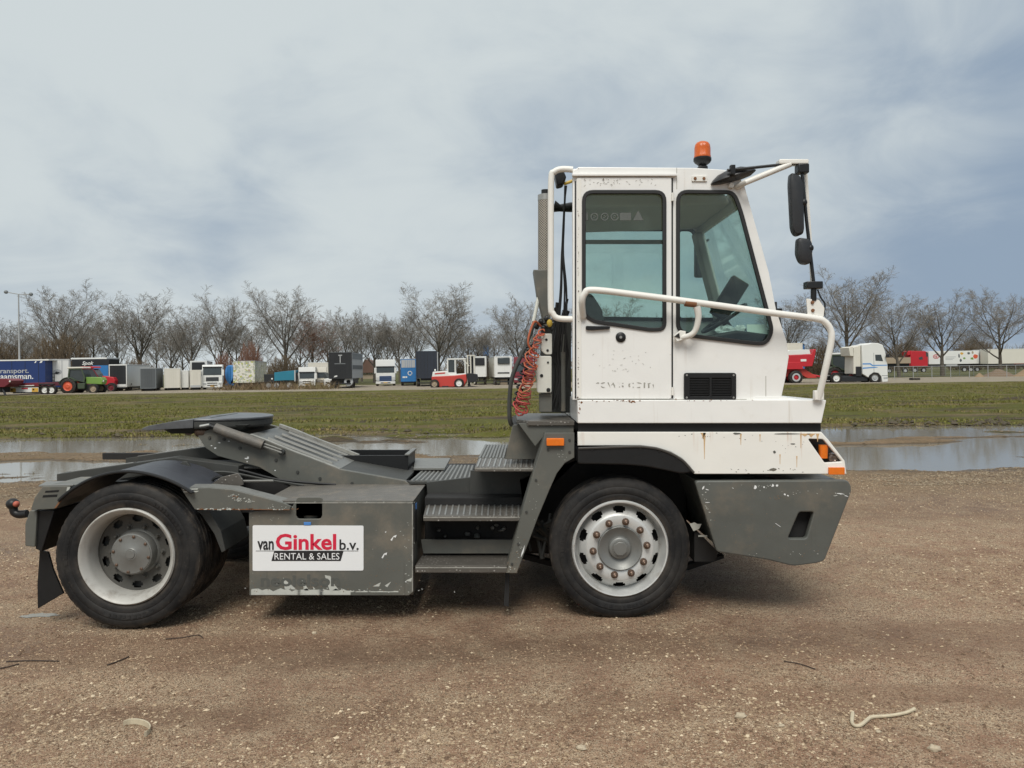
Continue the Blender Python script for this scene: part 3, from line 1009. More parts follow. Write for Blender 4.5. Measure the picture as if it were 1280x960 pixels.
s = 5.75 / FPX
bea = part('beacon_base', vlathe([(0, 0), (5 * s, .5 * s), (9.5 * s, 4 * s), (11 * s, 6.5 * s), (11 * s, 9.5 * s), (10 * s, 10.5 * s), (0, 10.5 * s)], (bxx, by, q(0, 207.5, by)[1])), M['black'], T)
part('beacon_dome', vlathe([(10.2 * s, 0), (10.5 * s, 1.5 * s), (10 * s, 2.5 * s), (9.9 * s, 12 * s), (9.2 * s, 16 * s), (7.4 * s, 18.6 * s), (4 * s, 20.2 * s), (0, 20.6 * s)], (bxx, by, q(0, 197.3, by)[1])), M['dome'], bea, label='orange beacon dome', sharp=60)
part('beacon_stem', MB().tube([(bxx, by, q(0, 222, by)[1]), (bxx, by, q(0, 204, by)[1])], .016, 10), M['black'], bea)
part('beacon_clamp', MB().box(bxx - .035, bxx + .035, by - .03, by + .03, q(0, 215, by)[1], q(0, 208, by)[1]), M['black'], bea, 0.008)
pl('beacon_plate', [rnd([(865, 219.5), (884, 219.5), (884, 226.5), (865, 226.5)], 1)], YN, .010, M['white_tube'], place=YW - .011, bevel=.002)
for px in (869, 880):
    part('bolt', MB().lathe([(0, -.006), (.010, -.006), (.012, .002)], q3(px, 223, YW - .012), 8), M['rust'], T)

# ---- mirrors in front of the cab
my = 5.45
arm = part('mirror_arm', MB().tube([q3(922, 233, 5.55), q3(932, 228, my), q3(988, 205, my)], .021, 12), M['white_tube'], T)
part('arm_foot', MB().lathe([(0, -.01), (.018, -.01), (.022, .02)], q3(914, 232, 5.54), 10), M['white_tube'], T)
part('mirror_rod', MB().tube([q3(909, 213, my), q3(975, 206, my), q3(1009, 202.5, my)], .011, 10), M['black_gloss'], T)
part('rod_sleeve', MB().box(q(973, 0, my)[0], q(1010, 0, my)[0], my - .02, my + .06, q(0, 205.5, my)[1], q(0, 199.5, my)[1]), M['white_tube'], T, 0.008)
part('rod_clamp', MB().box(q(996, 0, my)[0], q(1010, 0, my)[0], my - .03, my + .05, q(0, 217, my)[1], q(0, 205.5, my)[1]), M['black'], T, 0.008)
part('mirror_post', MB().tube([q3(1002, 212, my), q3(1008, 275, my), q3(1017, 352, my)], .012, 10), M['black_gloss'], T)
part('post_tube', MB().tube([q3(1007, 214, my + .06), q3(1012, 290, my + .06), q3(1015, 352, my + .06)], .013, 8), M['white_tube'], T)
# ramp mirror above the windscreen
rm = MB()
c0, c1 = Vector(q3(888.5, 230.5, my + .11)), Vector(q3(943, 214, my + .11))
dv = (c1 - c0)
up = Vector((-dv.z, 0, dv.x)).normalized()
rings = []
for t, hh, hb in ((0.0, .004, .004), (.06, .022, .012), (.2, .048, .022), (.45, .064, .028), (.7, .060, .028), (.9, .036, .022), (1.0, .006, .006)):
    c = c0 + dv * t
    rings.append([c + up * (math.sin(a) * (hh if math.sin(a) > 0 else hb)) + Vector((0, math.cos(a) * (.03 + hh * 1.2), 0)) for a in (2 * math.pi * k / 16 for k in range(16))])
part('kerb_mirror', MB().loft(rings), M['mirror'], T)
part('mirror_clamp', MB().box(q(912, 0, my)[0], q(918, 0, my)[0], my - .03, my + .01, q(0, 219, my)[1], q(0, 207, my)[1]), M['black'], T, .004)


def mirror_shell(pts, Y, d):
    """rounded housing traced in the side view with a domed back"""
    P = rnd(pts, 5)
    c = Vector((sum(p[0] for p in P) / len(P), sum(p[1] for p in P) / len(P)))
    rings = []
    for k, yy in ((.72, -d), (.93, -d * .8), (1.0, -d * .3), (1.0, d * .8), (.96, d)):
        rings.append([(q(c.x + (p[0] - c.x) * k, c.y + (p[1] - c.y) * k, Y)[0], Y + yy, q(c.x + (p[0] - c.x) * k, c.y + (p[1] - c.y) * k, Y)[1]) for p in P])
    return MB().loft(rings)


part('main_mirror', mirror_shell([(987, 216), (999, 219), (1003, 230), (1004, 293), (994, 296), (989, 288), (986, 230)], 5.42, .035), M['mirror'], T)
part('wide_mirror', mirror_shell([(996, 297), (1012, 299), (1015, 310), (1012, 331), (1000, 330), (995, 318)], 5.42, .035), M['mirror'], T)
for px, py in ((1005, 253), (1013, 310)):
    part('mirror_clamp', MB().ball(q3(px, py, 5.40), .024, .02, .026, 10, 7), M['black'], T)
part('lower_clamp', MB().box(q(1007, 0, my)[0], q(1027, 0, my)[0], my - .03, my + .05, q(0, 361, my)[1], q(0, 352, my)[1]), M['black_gloss'], T, .006)
part('clamp_stem', MB().tube([q3(1017, 361, my), q3(1017, 376, my)], .020, 10), M['black'], T)
mp = pl('mirror_bracket', [rnd([(1008, 373), (1024, 375), (1031, 385), (1029, 402), (1010, 398)], 1.5)], 5.44, .012, M['white_tube'])
for px, py in ((1015.5, 378), (1016, 388)):
    part('bolt', MB().lathe([(0, -.012), (.011, -.010), (.013, .002)], q3(px, py, 5.438), 8), M['rust'], mp)
part('mirror_cable', MB().tube(smooth([q3(1022, 362, my), q3(1026, 372, my - .01), q3(1031, 380, my - .01), q3(1030, 392, my), q3(1028, 400, my)], 4), .006, 6), M['black'], T)

# ---- white guard rail along the cab
gy = 5.43
gp = smooth([q3(729, 396, 5.53), q3(727.5, 378, gy + .02), q3(731, 367, gy), q3(742, 362.5, gy), q3(800, 369, gy), q3(880, 379.5, gy), q3(960, 390.5, gy), q3(1018, 398, gy), q3(1031, 402.5, gy), q3(1038, 412, gy), q3(1039, 426, gy), q3(1032, 460, gy + .02), q3(1023, 499, 5.50)], 6)
grd = part('guard_rail', MB().tube(gp, .0235, 12), M['white_tube'], T)
part('rail_rust', MB().tube([q3(856, 378.8, gy - .002), q3(870, 380.4, gy - .002)], .0245, 10), M['rust'], grd)
part('rail_foot', MB().box(q(1017, 0, 5.5)[0], q(1029, 0, 5.5)[0], 5.48, 5.52, q(0, 500, 5.5)[1], q(0, 488, 5.5)[1]), M['white_tube'], grd, .006)
stay = MB().tube(smooth([q3(871, 383, gy), q3(873, 396, gy + .01), q3(870, 411, gy + .03), q3(863, 419, gy + .05), q3(848, 423, 5.53)], 4), [.026, .026, .025, .024, .023, .022, .022, .021, .021, .02, .02, .02, .02, .02, .02, .02, .02], 10)
part('rail_stay', stay, M['white_tube'], grd)
part('stay_catch', MB().prism(qs([(842, 420), (850, 413), (857, 414), (856, 424), (846, 427)], 5.51), 5.50, 5.53), M['white_tube'], T, .003)
part('catch_slot', MB().prism(qs([(843, 420.5), (849, 416), (850, 423)], 5.497), 5.494, 5.5), M['dark'], T)

flecks('chipped_paint', [(760, 501, 30, 1.5, 14, 1.2), (790, 502, 6, 2, 8, 1.6), (900, 501, 60, 1.2, 10, 1.0), (724, 512, 1.5, 12, 10, 1.0)], 5.52, M['rust'], T, 3)
flecks('chipped_paint', [(722.8, 350, .8, 120, 40, .8), (722.8, 470, .8, 40, 16, 1.0), (780, 224, 60, 1.5, 14, .8)], YN - .0095, M['nut'], door, 4)
flecks('chipped_paint', [(900, 545, 60, 4, 14, 1.0), (960, 588, 70, 3, 16, 1.2), (985, 555, 30, 12, 10, .9)], 5.53, M['grey'], skirt, 5)
flecks('chipped_paint', [(885, 625, 8, 22, 10, 1.2), (955, 608, 26, 3, 12, 1.0), (1000, 615, 50, 6, 10, .8), (1050, 618, 14, 3, 8, 1.2), (960, 692, 60, 5, 10, 1.0)], 5.5, M['scrape'], bump, 6)
flecks('mud_spots', [(970, 622, 10, 4, 10, 1.6), (940, 660, 60, 30, 26, 1.0), (1010, 690, 40, 10, 12, 1.2)], 5.5, M['mudspot'], bump, 7)
# ---- behind the cab: grab rail, work lamp, exhaust, cables, hoses
ly = 5.60
part('grab_rail', MB().tube(smooth([q3(716, 212, ly), q3(702, 211.5, ly), q3(693, 215, ly), q3(689, 225, ly), q3(688.5, 300, ly), q3(688.5, 380, ly), q3(691, 392, ly), q3(698, 398, ly), q3(716, 399, ly)], 6), .0225, 12), M['white_tube'], T)
wl = part('work_lamp', MB().prism(qs([(693, 217), (704, 213), (708, 222), (704, 231), (696, 233)], 5.7), 5.68, 5.80), M['black'], T, .012)
part('lamp_bracket', MB().tube([q3(705, 230, 5.72), q3(716, 226, 5.72)], .012, 8), M['yellow'], wl)
ey = 6.05
es = ey / FPX
ex = q(682, 0, ey)[0]
part('exhaust_stack', vlathe([(9.5 * es, q(0, 340, ey)[1]), (9.5 * es, q(0, 251, ey)[1])], (ex, ey, 0), 32), M['perf'], T)
part('exhaust_collar', vlathe([(9.8 * es, q(0, 251, ey)[1]), (9.8 * es, q(0, 244, ey)[1]), (7 * es, q(0, 243, ey)[1]), (5.5 * es, q(0, 243, ey)[1])], (ex, ey, 0), 28), M['steel'], T)
part('exhaust_pipe', vlathe([(5.4 * es, q(0, 300, ey)[1]), (5.4 * es, q(0, 237.5, ey)[1]), (4.6 * es, q(0, 237.5, ey)[1]), (4.4 * es, q(0, 300, ey)[1])], (ex, ey, 0), 24), M['black'], T)
part('exhaust_clamp', MB().tube([q3(692, 258, ey), q3(699, 260, ey), q3(714, 259, 6.2)], [.05, .028, .04], 10), M['black'], T)
part('exhaust_guard', MB().prism(qs([(666.5, 337), (688, 337), (688, 408), (681, 408), (671, 368)], 5.98), 5.98, 6.16), M['grey'], T, .006)
cab_ = MB()
rc = random.Random(8)
for k in range(7):
    xo_ = rc.uniform(-4, 4)
    cab_.tube(smooth([q3(708 - k * .3, 232, 5.85), q3(705, 262 + k * 3, 5.85 + k * .01), q3(703 + xo_ * .3, 318, 5.86), q3(704 + xo_, 360, 5.86), q3(702 + xo_ * 1.5, 400, 5.86), q3(698 + xo_ * 2, 440, 5.9)], 4), .007, 5)
part('cable_bundle', cab_, M['black'], T)
cp = MB()
for k in range(8):
    a = rc.uniform(692, 711)
    b = rc.uniform(690, 711)
    cp.tube(smooth([q3(a, 400 + rc.uniform(-30, 0), 5.95), q3(b, 440, 6.0), q3((a + b) / 2, 470, 6.0), q3(b - 3, 512, 6.0)], 4), rc.uniform(.008, .018), 6)
part('hose_loom', cp, M['dark'], T)
st_ = part('rear_stanchion', MB().prism(qs([(676, 405), (714, 400), (714, 516), (692, 516), (676, 516)], 6.25), 6.25, 6.33), M['grey_dark'], T, .004)
part('riser_pipe', MB().tube([q3(704, 418, 5.98), q3(704, 514, 5.98)], .018, 10), M['grey'], T)
part('clear_hose', MB().tube(smooth([q3(673, 372, 6.0), q3(669, 392, 5.98), q3(664, 415, 5.96), q3(663, 428, 5.95)], 5), .014, 8), M['cream'], T)
part('yellow_tap', MB().ball(q3(687, 404, 5.78), .022, .02, .03, 10, 6), M['yellow'], T)
fit = MB()
for px, py in ((676, 402), (683, 398), (690, 410), (680, 410), (671, 408)):
    fit.ball(q3(px, py, 5.80), .02, .02, .022, 8, 6, .3)
fit.tube([q3(670, 406, 5.8), q3(692, 400, 5.82)], .013, 8)
part('air_fittings', fit, M['black'], T)
c1_ = pl('valve_cover', [rnd([(676.5, 417), (690, 417), (690, 443), (682, 443), (676.5, 438)], 2)], 5.74, .06, M['cream'], bevel=.004)
for px, py in ((683, 424.5), (684.5, 438)):
    part('screw', MB().lathe([(0, -.004), (.009, -.003), (.01, .002)], q3(px, py, 5.738), 10), M['black'], c1_)
c2_ = pl('control_box', [rnd([(670.5, 445), (689.5, 445), (689.5, 491), (671.5, 491)], 2.5)], 5.74, .10, M['cream'], bevel=.005)
for px, py, r_ in ((685, 453, .007), (677, 469.5, .011), (685.5, 487.5, .014)):
    part('button', MB().lathe([(0, -.006), (r_, -.005), (r_ * 1.15, .002)], q3(px, py, 5.738), 12), M['black'], c2_)
part('control_post', MB().prism(qs([(674, 492), (690, 492), (690, 515), (674, 515)], 5.78), 5.78, 5.85), M['grey'], T, .004)
# coiled air hose
hp = []
axis = smooth([q3(677, 414, 5.70), q3(667, 440, 5.68), q3(661, 470, 5.68), q3(655, 495, 5.69), q3(650, 514, 5.70)], 30)
turns = 14
for i, p in enumerate(axis):
    t = i / (len(axis) - 1)
    r_ = (.020 + .022 * min(1, t * 2.5)) * (1.0 + .25 * math.sin(t * 23))
    a = 2 * math.pi * turns * t + .7 * math.sin(t * 31)
    tl_ = .55 + .5 * math.sin(t * 19 + 2)
    hp.append(p + Vector((math.cos(a) * r_ * 1.1 + .006 * math.sin(t * 47), math.sin(a) * r_, math.sin(a + .8 * math.sin(t * 13)) * r_ * tl_)))
cut = int(len(hp) * .68)
hose = part('coiled_hose', MB().tube(hp[:cut + 1], .0055, 6), M['coil_o'], T, label='orange upper run of the coiled air hose')
hp2 = []
for i, p in enumerate(axis):
    t = i / (len(axis) - 1)
    a = 2 * math.pi * turns * t + 2.0
    r_ = (.018 + .026 * min(1, t * 2.0)) * (1.0 + .2 * math.sin(t * 17 + 1))
    hp2.append(p + Vector((math.cos(a) * r_, .03 + math.sin(a) * r_, math.sin(a) * r_ * .6)))
part('coiled_hose', MB().tube(hp2, .005, 6), M['coil_r'], T, label='red coiled air hose')
part('coiled_hose', MB().tube(hp[cut:], .0065, 6), M['coil_r'], T, label='reddened lower end of the coiled air hose')
hb = []
for i, p in enumerate(axis[20:110]):
    a = i * .62
    hb.append(p + Vector((-.045 + math.cos(a) * .024, .07 + math.sin(a) * .024, 0)))
part('coiled_cable', MB().tube(hb, .008, 6), M['black'], T)
part('loose_hose', MB().tube(smooth([q3(676, 408, 5.8), q3(668, 402, 5.74), q3(661, 420, 5.70), q3(661, 432, 5.70), q3(668, 440, 5.72)], 5), .008, 6), M['coil_o'], T)
part('hose_rail', MB().tube(smooth([q3(668, 402, 5.90), q3(658, 430, 5.88), q3(642, 466, 5.86), q3(637.5, 490, 5.86), q3(637, 522, 5.86), q3(640, 532, 5.88)], 6), .0165, 10), M['grey_dark'], T)

# ---- upper platform behind the cab
pt = MB()
A_, B_, C_, D_ = q3(646, 524, 5.62), q3(715, 529, 5.60), q3(716, 514, 6.25), q3(660, 513, 6.25)
zt = q(0, 526, 5.62)[1]
xs = [q(646, 0, 5.75)[0], q(660, 0, 5.62)[0], q(718, 0, 5.62)[0]]
top = [(xs[0], 5.78), (xs[1], 5.62), (xs[2], 5.62), (xs[2], 6.6), (xs[0], 6.6)]
pt.loft([[(x, y, zt - .035) for x, y in top], [(x, y, zt) for x, y in top]])
part('rear_platform', pt, M['plate'], T, .004)
part('platform_apron', MB().prism(qs([(648, 529), (717, 530), (717, 543), (681, 543), (669, 558)], 5.66), 5.64, 5.67), M['grey'], T, .004)
part('apron_back', MB().prism(qs([(641, 531), (676, 531), (676, 574), (631, 574)], 5.85), 5.85, 5.88), M['grey'], T, .004)
# ---- fender bracket plate with its reflector
FB = [(681, 541), (718, 541), (718, 572), (706, 579), (696, 592), (687, 612), (672, 648), (660, 680), (646, 716.5), (632.5, 716.5), (655, 632), (667, 590), (673, 572), (678, 556)]
fbp = pl('fender_bracket', [FB], 5.51, .03, M['grey'], bevel=.005)
part('bracket_flange', MB().prism(qs([(632, 715), (655, 630), (672, 572), (681, 542), (684, 542), (675, 574), (658, 632), (635, 715)], 5.51), 5.54, 5.75), M['grey'], fbp)
mk = part('side_marker_lamp', MB().box(q(683, 0, 5.5)[0], q(705, 0, 5.5)[0], 5.475, 5.508, q(0, 557, 5.5)[1], q(0, 547.5, 5.5)[1]), M['orange'], fbp, .006, label='orange marker lamp on the grey bracket')
part('bracket_scratch', MB().prism(qs([(652, 691), (656, 681), (654.5, 690), (651, 697)], 5.509), 5.5085, 5.512), M['white_scratch'], fbp)

# ---- steps


def tread(name, front, back, lip, bars=0):
    """front/back: (px_left, px_right, py, Y)"""
    (a, b, yf, Yf), (c, d, yb_, Yb) = front, back
    zf, zb_ = q(0, yf, Yf)[1], q(0, yb_, Yb)[1]
    z = (zf + zb_) / 2
    P = [(q(a, 0, Yf)[0], Yf), (q(b, 0, Yf)[0], Yf), (q(d, 0, Yb)[0], Yb), (q(c, 0, Yb)[0], Yb)]
    t = lip * Yf / FPX
    o = part(name, MB().loft([[(x, y, z - t) for x, y in P], [(x, y, z) for x, y in P]]), M['plate'], T, .004)
    if bars:
        mb0 = None
        for k in range(bars):
            f = (k + .5) / bars
            xf, xb_ = P[0][0] + (P[1][0] - P[0][0]) * f, P[3][0] + (P[2][0] - P[3][0]) * f
            mb = MB().box(-.006, .006, 0, (Yb - Yf) * .9, 0, .006, Matrix.Translation((xf, Yf + (Yb - Yf) * .05, z)) @ Matrix.Rotation(-math.atan2(xb_ - xf, Yb - Yf), 4, 'Z'))
            part('grip_bar', mb, M['steel'], o)
    return o


def depth_of(py_f, Yf, py_b):
    """distance of the back edge of a level plate whose front edge lies at py_f, Yf"""
    return Yf * (py_f - CY) / (py_b - CY)


Yf = 5.52
tread('step', (519, 634, 707, Yf), (529, 641, 691, depth_of(707, Yf, 691)), 9)
tread('step', (529, 652, 645, Yf + .05), (534, 652, 626, depth_of(645, Yf + .05, 626)), 6.5, 16)
tread('step', (593, 668, 584.5, Yf + .12), (598, 669, 573, depth_of(584.5, Yf + .12, 573)), 5, 11)
part('step_riser', MB().prism(qs([(526, 674.5), (641, 674.5), (641, 692), (529, 692)], 5.80), 5.80, 5.82), M['grey'], T, .003)
part('step_riser', MB().prism(qs([(533, 603), (662, 588), (655, 627), (535, 628)], 6.22), 6.22, 6.25), M['grey_dark'], T, .003)
part('step_riser', MB().prism(qs([(588, 588), (668, 588), (660, 626), (586, 626)], 6.16), 6.16, 6.18), M['grey_dark'], T, .003)


def deck(name, corners, Y_ref, ribs, mat):
    """level ribbed plate: corners in px order near-left, near-right, far-right, far-left, near edge at Y_ref"""
    (a, ya_), (b, yb1), (c, yc), (d, yd) = corners
    z = q(0, ya_, Y_ref)[1]
    P = []
    for (px, py) in corners:
        Y = -z * FPX / (py - CY)
        P.append((q(px, 0, Y)[0], Y))
    o = part(name, MB().loft([[(x, y, z - .02) for x, y in P], [(x, y, z) for x, y in P]]), mat, T, .003)
    for k in range(ribs):
        f = (k + .5) / ribs
        n0 = (P[0][0] + (P[1][0] - P[0][0]) * f, P[0][1] + (P[1][1] - P[0][1]) * f)
        f0 = (P[3][0] + (P[2][0] - P[3][0]) * f, P[3][1] + (P[2][1] - P[3][1]) * f)
        mb = MB()
        w = .012
        mb.loft([[(n0[0] - w, n0[1] + .02, z), (n0[0] + w, n0[1] + .02, z), (n0[0] + w * .6, n0[1] + .02, z + .008), (n0[0] - w * .6, n0[1] + .02, z + .008)],
                 [(f0[0] - w, f0[1] - .02, z), (f0[0] + w, f0[1] - .02, z), (f0[0] + w * .6, f0[1] - .02, z + .008), (f0[0] - w * .6, f0[1] - .02, z + .008)]])
        part('tread_rib', mb, M['boomtop'], o)
    return o


deck('ribbed_deck', [(511, 602), (588, 602), (593, 582), (535, 581)], 6.3, 13, M['grey_dark'])
deck('ribbed_deck', [(597, 573.5), (631, 573.5), (635, 556), (606, 556)], 6.5, 8, M['grey_dark'])
deck('far_deck', [(517, 585), (556, 585), (563, 572.5), (519, 572.5)], 6.9, 0, M['boomtop'])
part('mud_strap', MB().prism(qs([(631.5, 717), (637, 717), (636, 759), (629.5, 757)], 5.62), 5.62, 5.74), M['dark'], T, .002)

# ---- tank box with its sign
by0 = YN - 0.01
zt_ = q(0, 627, by0)[1]
BX = [(311, 632), (366, 632), (513, 631), (517, 744), (311.5, 744)]
NOTCH = rnd([(371, 623), (402, 623), (402, 648.5), (371, 648.5)], 4)
box = pl('tank_box', [[(311, 640), (364, 636), (369, 626.5), (515.5, 626.5), (516.5, 740), (511, 744.5), (311.5, 744.5)], NOTCH], by0, .02, M['grey'], bevel=.005)
xa, xb = q(311, 0, by0)[0], q(516, 0, by0)[0]
zb_ = q(0, 744.5, by0)[1]
yb_ = 6.46
sid = MB().box(xb - .02, xb, by0 + .021, yb_, zb_, zt_ - .004)
part('box_end', sid, M['grey'], box, .004)
part('box_end', MB().box(xa, xa + .02, by0 + .021, yb_, zb_, zt_ - .07), M['grey_dark'], box, .004)
part('box_floor', MB().box(xa + .022, xb - .022, by0 + .021, yb_, zb_, zb_ + .02), M['grey_dark'], box)
part('box_lid', MB().box(xa + .10, xb + .004, by0 + .004, yb_, zt_ - .0035, zt_ + .006), M['deck'], box, .002)
sl = MB()
ring = [(by0 + .17 + .055 * max(-1, min(1, 1.4 * math.cos(a))), q(0, 662, by0)[1] + .125 * max(-1, min(1, 1.25 * math.sin(a)))) for a in (2 * math.pi * k / 24 for k in range(24))]
sl.loft([[(xb - .001, y, z) for y, z in ring], [(xb + .003, y, z) for y, z in ring]])
part('end_slot', sl, M['dark'], box)
part('notch_well', MB().box(q(366, 0, by0)[0], q(407, 0, by0)[0], by0 + .16, by0 + .165, q(0, 655, by0)[1], q(0, 627, by0)[1] - .02), M['dark'], box)
part('filler_cap', vlathe([(0, .03), (.05, .03), (.062, .018), (.062, 0), (.04, -.08), (0, -.08)], (q(390, 0, 5.64)[0], 5.62, q(0, 641, 5.64)[1]), 20), M['grey'], box)
part('blue_tag', MB().box(q(380, 0, by0)[0], q(389, 0, by0)[0], by0 - .008, by0, q(0, 656.5, by0)[1], q(0, 652.5, by0)[1]), M['blue'], box, .003)
part('blue_tag', MB().box(xb, xb + .006, by0 + .15, by0 + .20, q(0, 642, by0)[1], q(0, 634, by0)[1]), M['blue'], box, .002)
# sign
ys = by0 - .004
sign = pl('company_sign', [rnd([(316, 656.5), (454.5, 657), (454.5, 713), (316, 713.5)], 2)], by0, .004, M['sign'], box, place=ys, bevel=0)


def ink(txt, a, b, t, bt, mat, bold=0.0, shear=0.0, parent=None, y=None, Y=None):
    Y = Y or by0
    return text_mesh(txt, q(a, 0, Y)[0], q(b, 0, Y)[0], q(0, bt, Y)[1], q(0, t, Y)[1], y if y is not None else ys - .0006, .0012, bold, shear)


part('lettering', ink('van', 322, 342.5, 676, 687.3, M['black_ink'], .022), M['black_ink'], sign)
part('lettering', ink('Ginkel', 345, 420.5, 667, 687.3, M['red_ink'], .026), M['red_ink'], sign, label='bold red lettering')
part('lettering', ink('b.v.', 424.5, 448.5, 674, 687.3, M['black_ink'], .015), M['black_ink'], sign)
part('sign_rule', MB().box(q(320, 0, by0)[0], q(448, 0, by0)[0], ys - .0012, ys, q(0, 688.8, by0)[1], q(0, 688.2, by0)[1]), M['black_ink'], sign)
part('sign_banner', MB().prism(qs([(343, 688.9), (429.5, 688.9), (426, 701), (339.5, 701)], by0), ys - .0014, ys), M['black_ink'], sign)
part('lettering', ink('RENTAL & SALES', 343.5, 424.5, 691, 699.2, M['white_ink'], .0, y=ys - .0018), M['white_ink'], sign, label='white capitals on the black banner')
gl2 = ink('neoielson', 326, 425, 718, 733, M['ghost_dark'], .03, y=by0 - .0008)
part('lettering_residue', gl2, M['ghost_dark'], box)
# scrapes along the lower edge
sc = MB()
s = by0 / FPX
edge = []
for k in range(41):
    px = 314 + k * 4.6
    edge.append((px, 739.5 - rg.uniform(0, 3.2) * (1.4 if px < 435 else .35)))
for i in range(len(edge) - 1):
    (a, t0), (b, t1) = edge[i], edge[i + 1]
    lo = 743.5 if a < 435 else 740.2
    sc.prism(qs([(a, t0), (b, t1), (b, lo), (a, lo)], by0), by0 - .0012, by0 + .001)
for poly in ([(354, 722), (359, 727), (371, 737), (356, 736)], [(377, 724), (382, 731), (386, 738), (380, 738)], [(406, 719), (413, 720), (416, 728), (424, 738), (412, 738)], [(391, 733), (394, 736), (392, 737)], [(345, 727), (348, 730), (346, 731)], [(481, 732), (489, 727), (484, 734)], [(466, 733), (476, 728), (474, 733)], [(507, 726), (515, 722), (514, 727)]):
    sc.prism(qs(poly, by0), by0 - .0012, by0 + .001)
part('paint_scrapes', sc, M['scrape'], box)
sc = MB()
for poly in ([(488, 675), (492, 670), (496, 668.5), (494.5, 672), (492, 671), (490, 676)], [(477, 697), (480, 692), (484, 690.5), (483, 694), (481, 693), (478.5, 698)], [(481, 665), (483, 664), (482.5, 666)], [(506, 727), (508, 726.5), (508, 728)]):
    sc.prism(qs(poly, by0), by0 - .0012, by0 + .001)
part('white_scratches', sc, M['white_scratch'], box)

flecks('chipped_paint', [(318, 690, 4, 60, 14, .9), (508, 690, 8, 60, 16, 1.0), (440, 738, 90, 4, 26, 1.4), (470, 680, 50, 40, 10, .8), (340, 645, 30, 6, 8, .8), (450, 628, 90, .8, 18, 1.2)], by0, M['scrape'], box, 11)
flecks('mud_spots', [(420, 735, 110, 8, 40, 1.2), (480, 715, 50, 24, 24, 1.0), (330, 730, 20, 12, 14, 1.2)], by0, M['mudspot'], box, 12)
part('worn_edge', MB().box(xa + .10, xb, by0 - .0015, by0 + .004, zt_ - .012, zt_ - .005), M['edge'], box)
part('worn_edge', MB().box(xb - .006, xb + .0015, by0 - .0016, by0 + .004, zb_ + .03, zt_ - .02), M['edge'], box)
# ---- fin plate between rear fender and box
fy = 5.50
FIN = [(225.5, 610), (262, 609.5), (290, 612), (353, 628), (363.5, 633), (362, 637.5), (243.5, 637), (232, 620)]
fin = pl('fender_fin', [FIN], fy, .02, M['grey'], bevel=.004)
part('fin_top', MB().loft([[(x, y, z) for x, y, z in (q3(226, 609, fy + .021), q3(262, 609, fy + .021), q3(290, 611.5, fy + .021), q3(353, 627.5, fy + .021), q3(353, 630, fy + .021), q3(232, 613, fy + .021))],
                           [(x, 5.64, z) for x, y, z in (q3(226, 608.5, fy), q3(262, 608.5, fy), q3(290, 611, fy), q3(353, 627, fy), q3(353, 629, fy), q3(232, 612, fy))]]), M['boomtop'], fin)
sc = MB()
sc.prism(qs([(246, 636.2), (362, 636.8), (362, 637.5), (246, 637.1)], fy), fy - .0012, fy + .001)
part('fin_edge_rust', sc, M['rust'], fin)
sc = MB()
for poly in ([(228, 611), (248, 610.5), (247, 612), (229, 612.6)], [(229, 614), (249, 613.5), (246, 615.2), (230, 615.5)]):
    sc.prism(qs(poly, fy), fy - .0016, fy + .001)
part('paint_scrapes', sc, M['scrape'], fin)
flecks('chipped_paint', [(291, 619, 8, 2.5, 12, 2.0), (300, 624, 8, 3, 14, 1.8), (312, 627, 8, 2, 10, 1.5), (345, 634, 16, 2, 8, 1.0)], fy, M['scrape'], fin, 8)
flecks('rust_spots', [(294, 620, 6, 2, 6, 1.6), (296, 636.5, 60, 1.0, 26, 1.8)], fy - .0006, M['rust'], fin, 9)
flecks('pale_edge', [(280, 636.4, 30, .8, 12, 2.4), (350, 636.8, 14, .6, 6, 1.6)], fy - .0010, M['scrape'], fin, 10)
part('chequer_bracket', MB().prism(qs([(262, 607), (276, 596.5), (297.5, 591.5), (303, 600), (304, 606), (290, 612)], 5.72), 5.72, 5.74), M['plate'], T, .003)

# ---- wheels


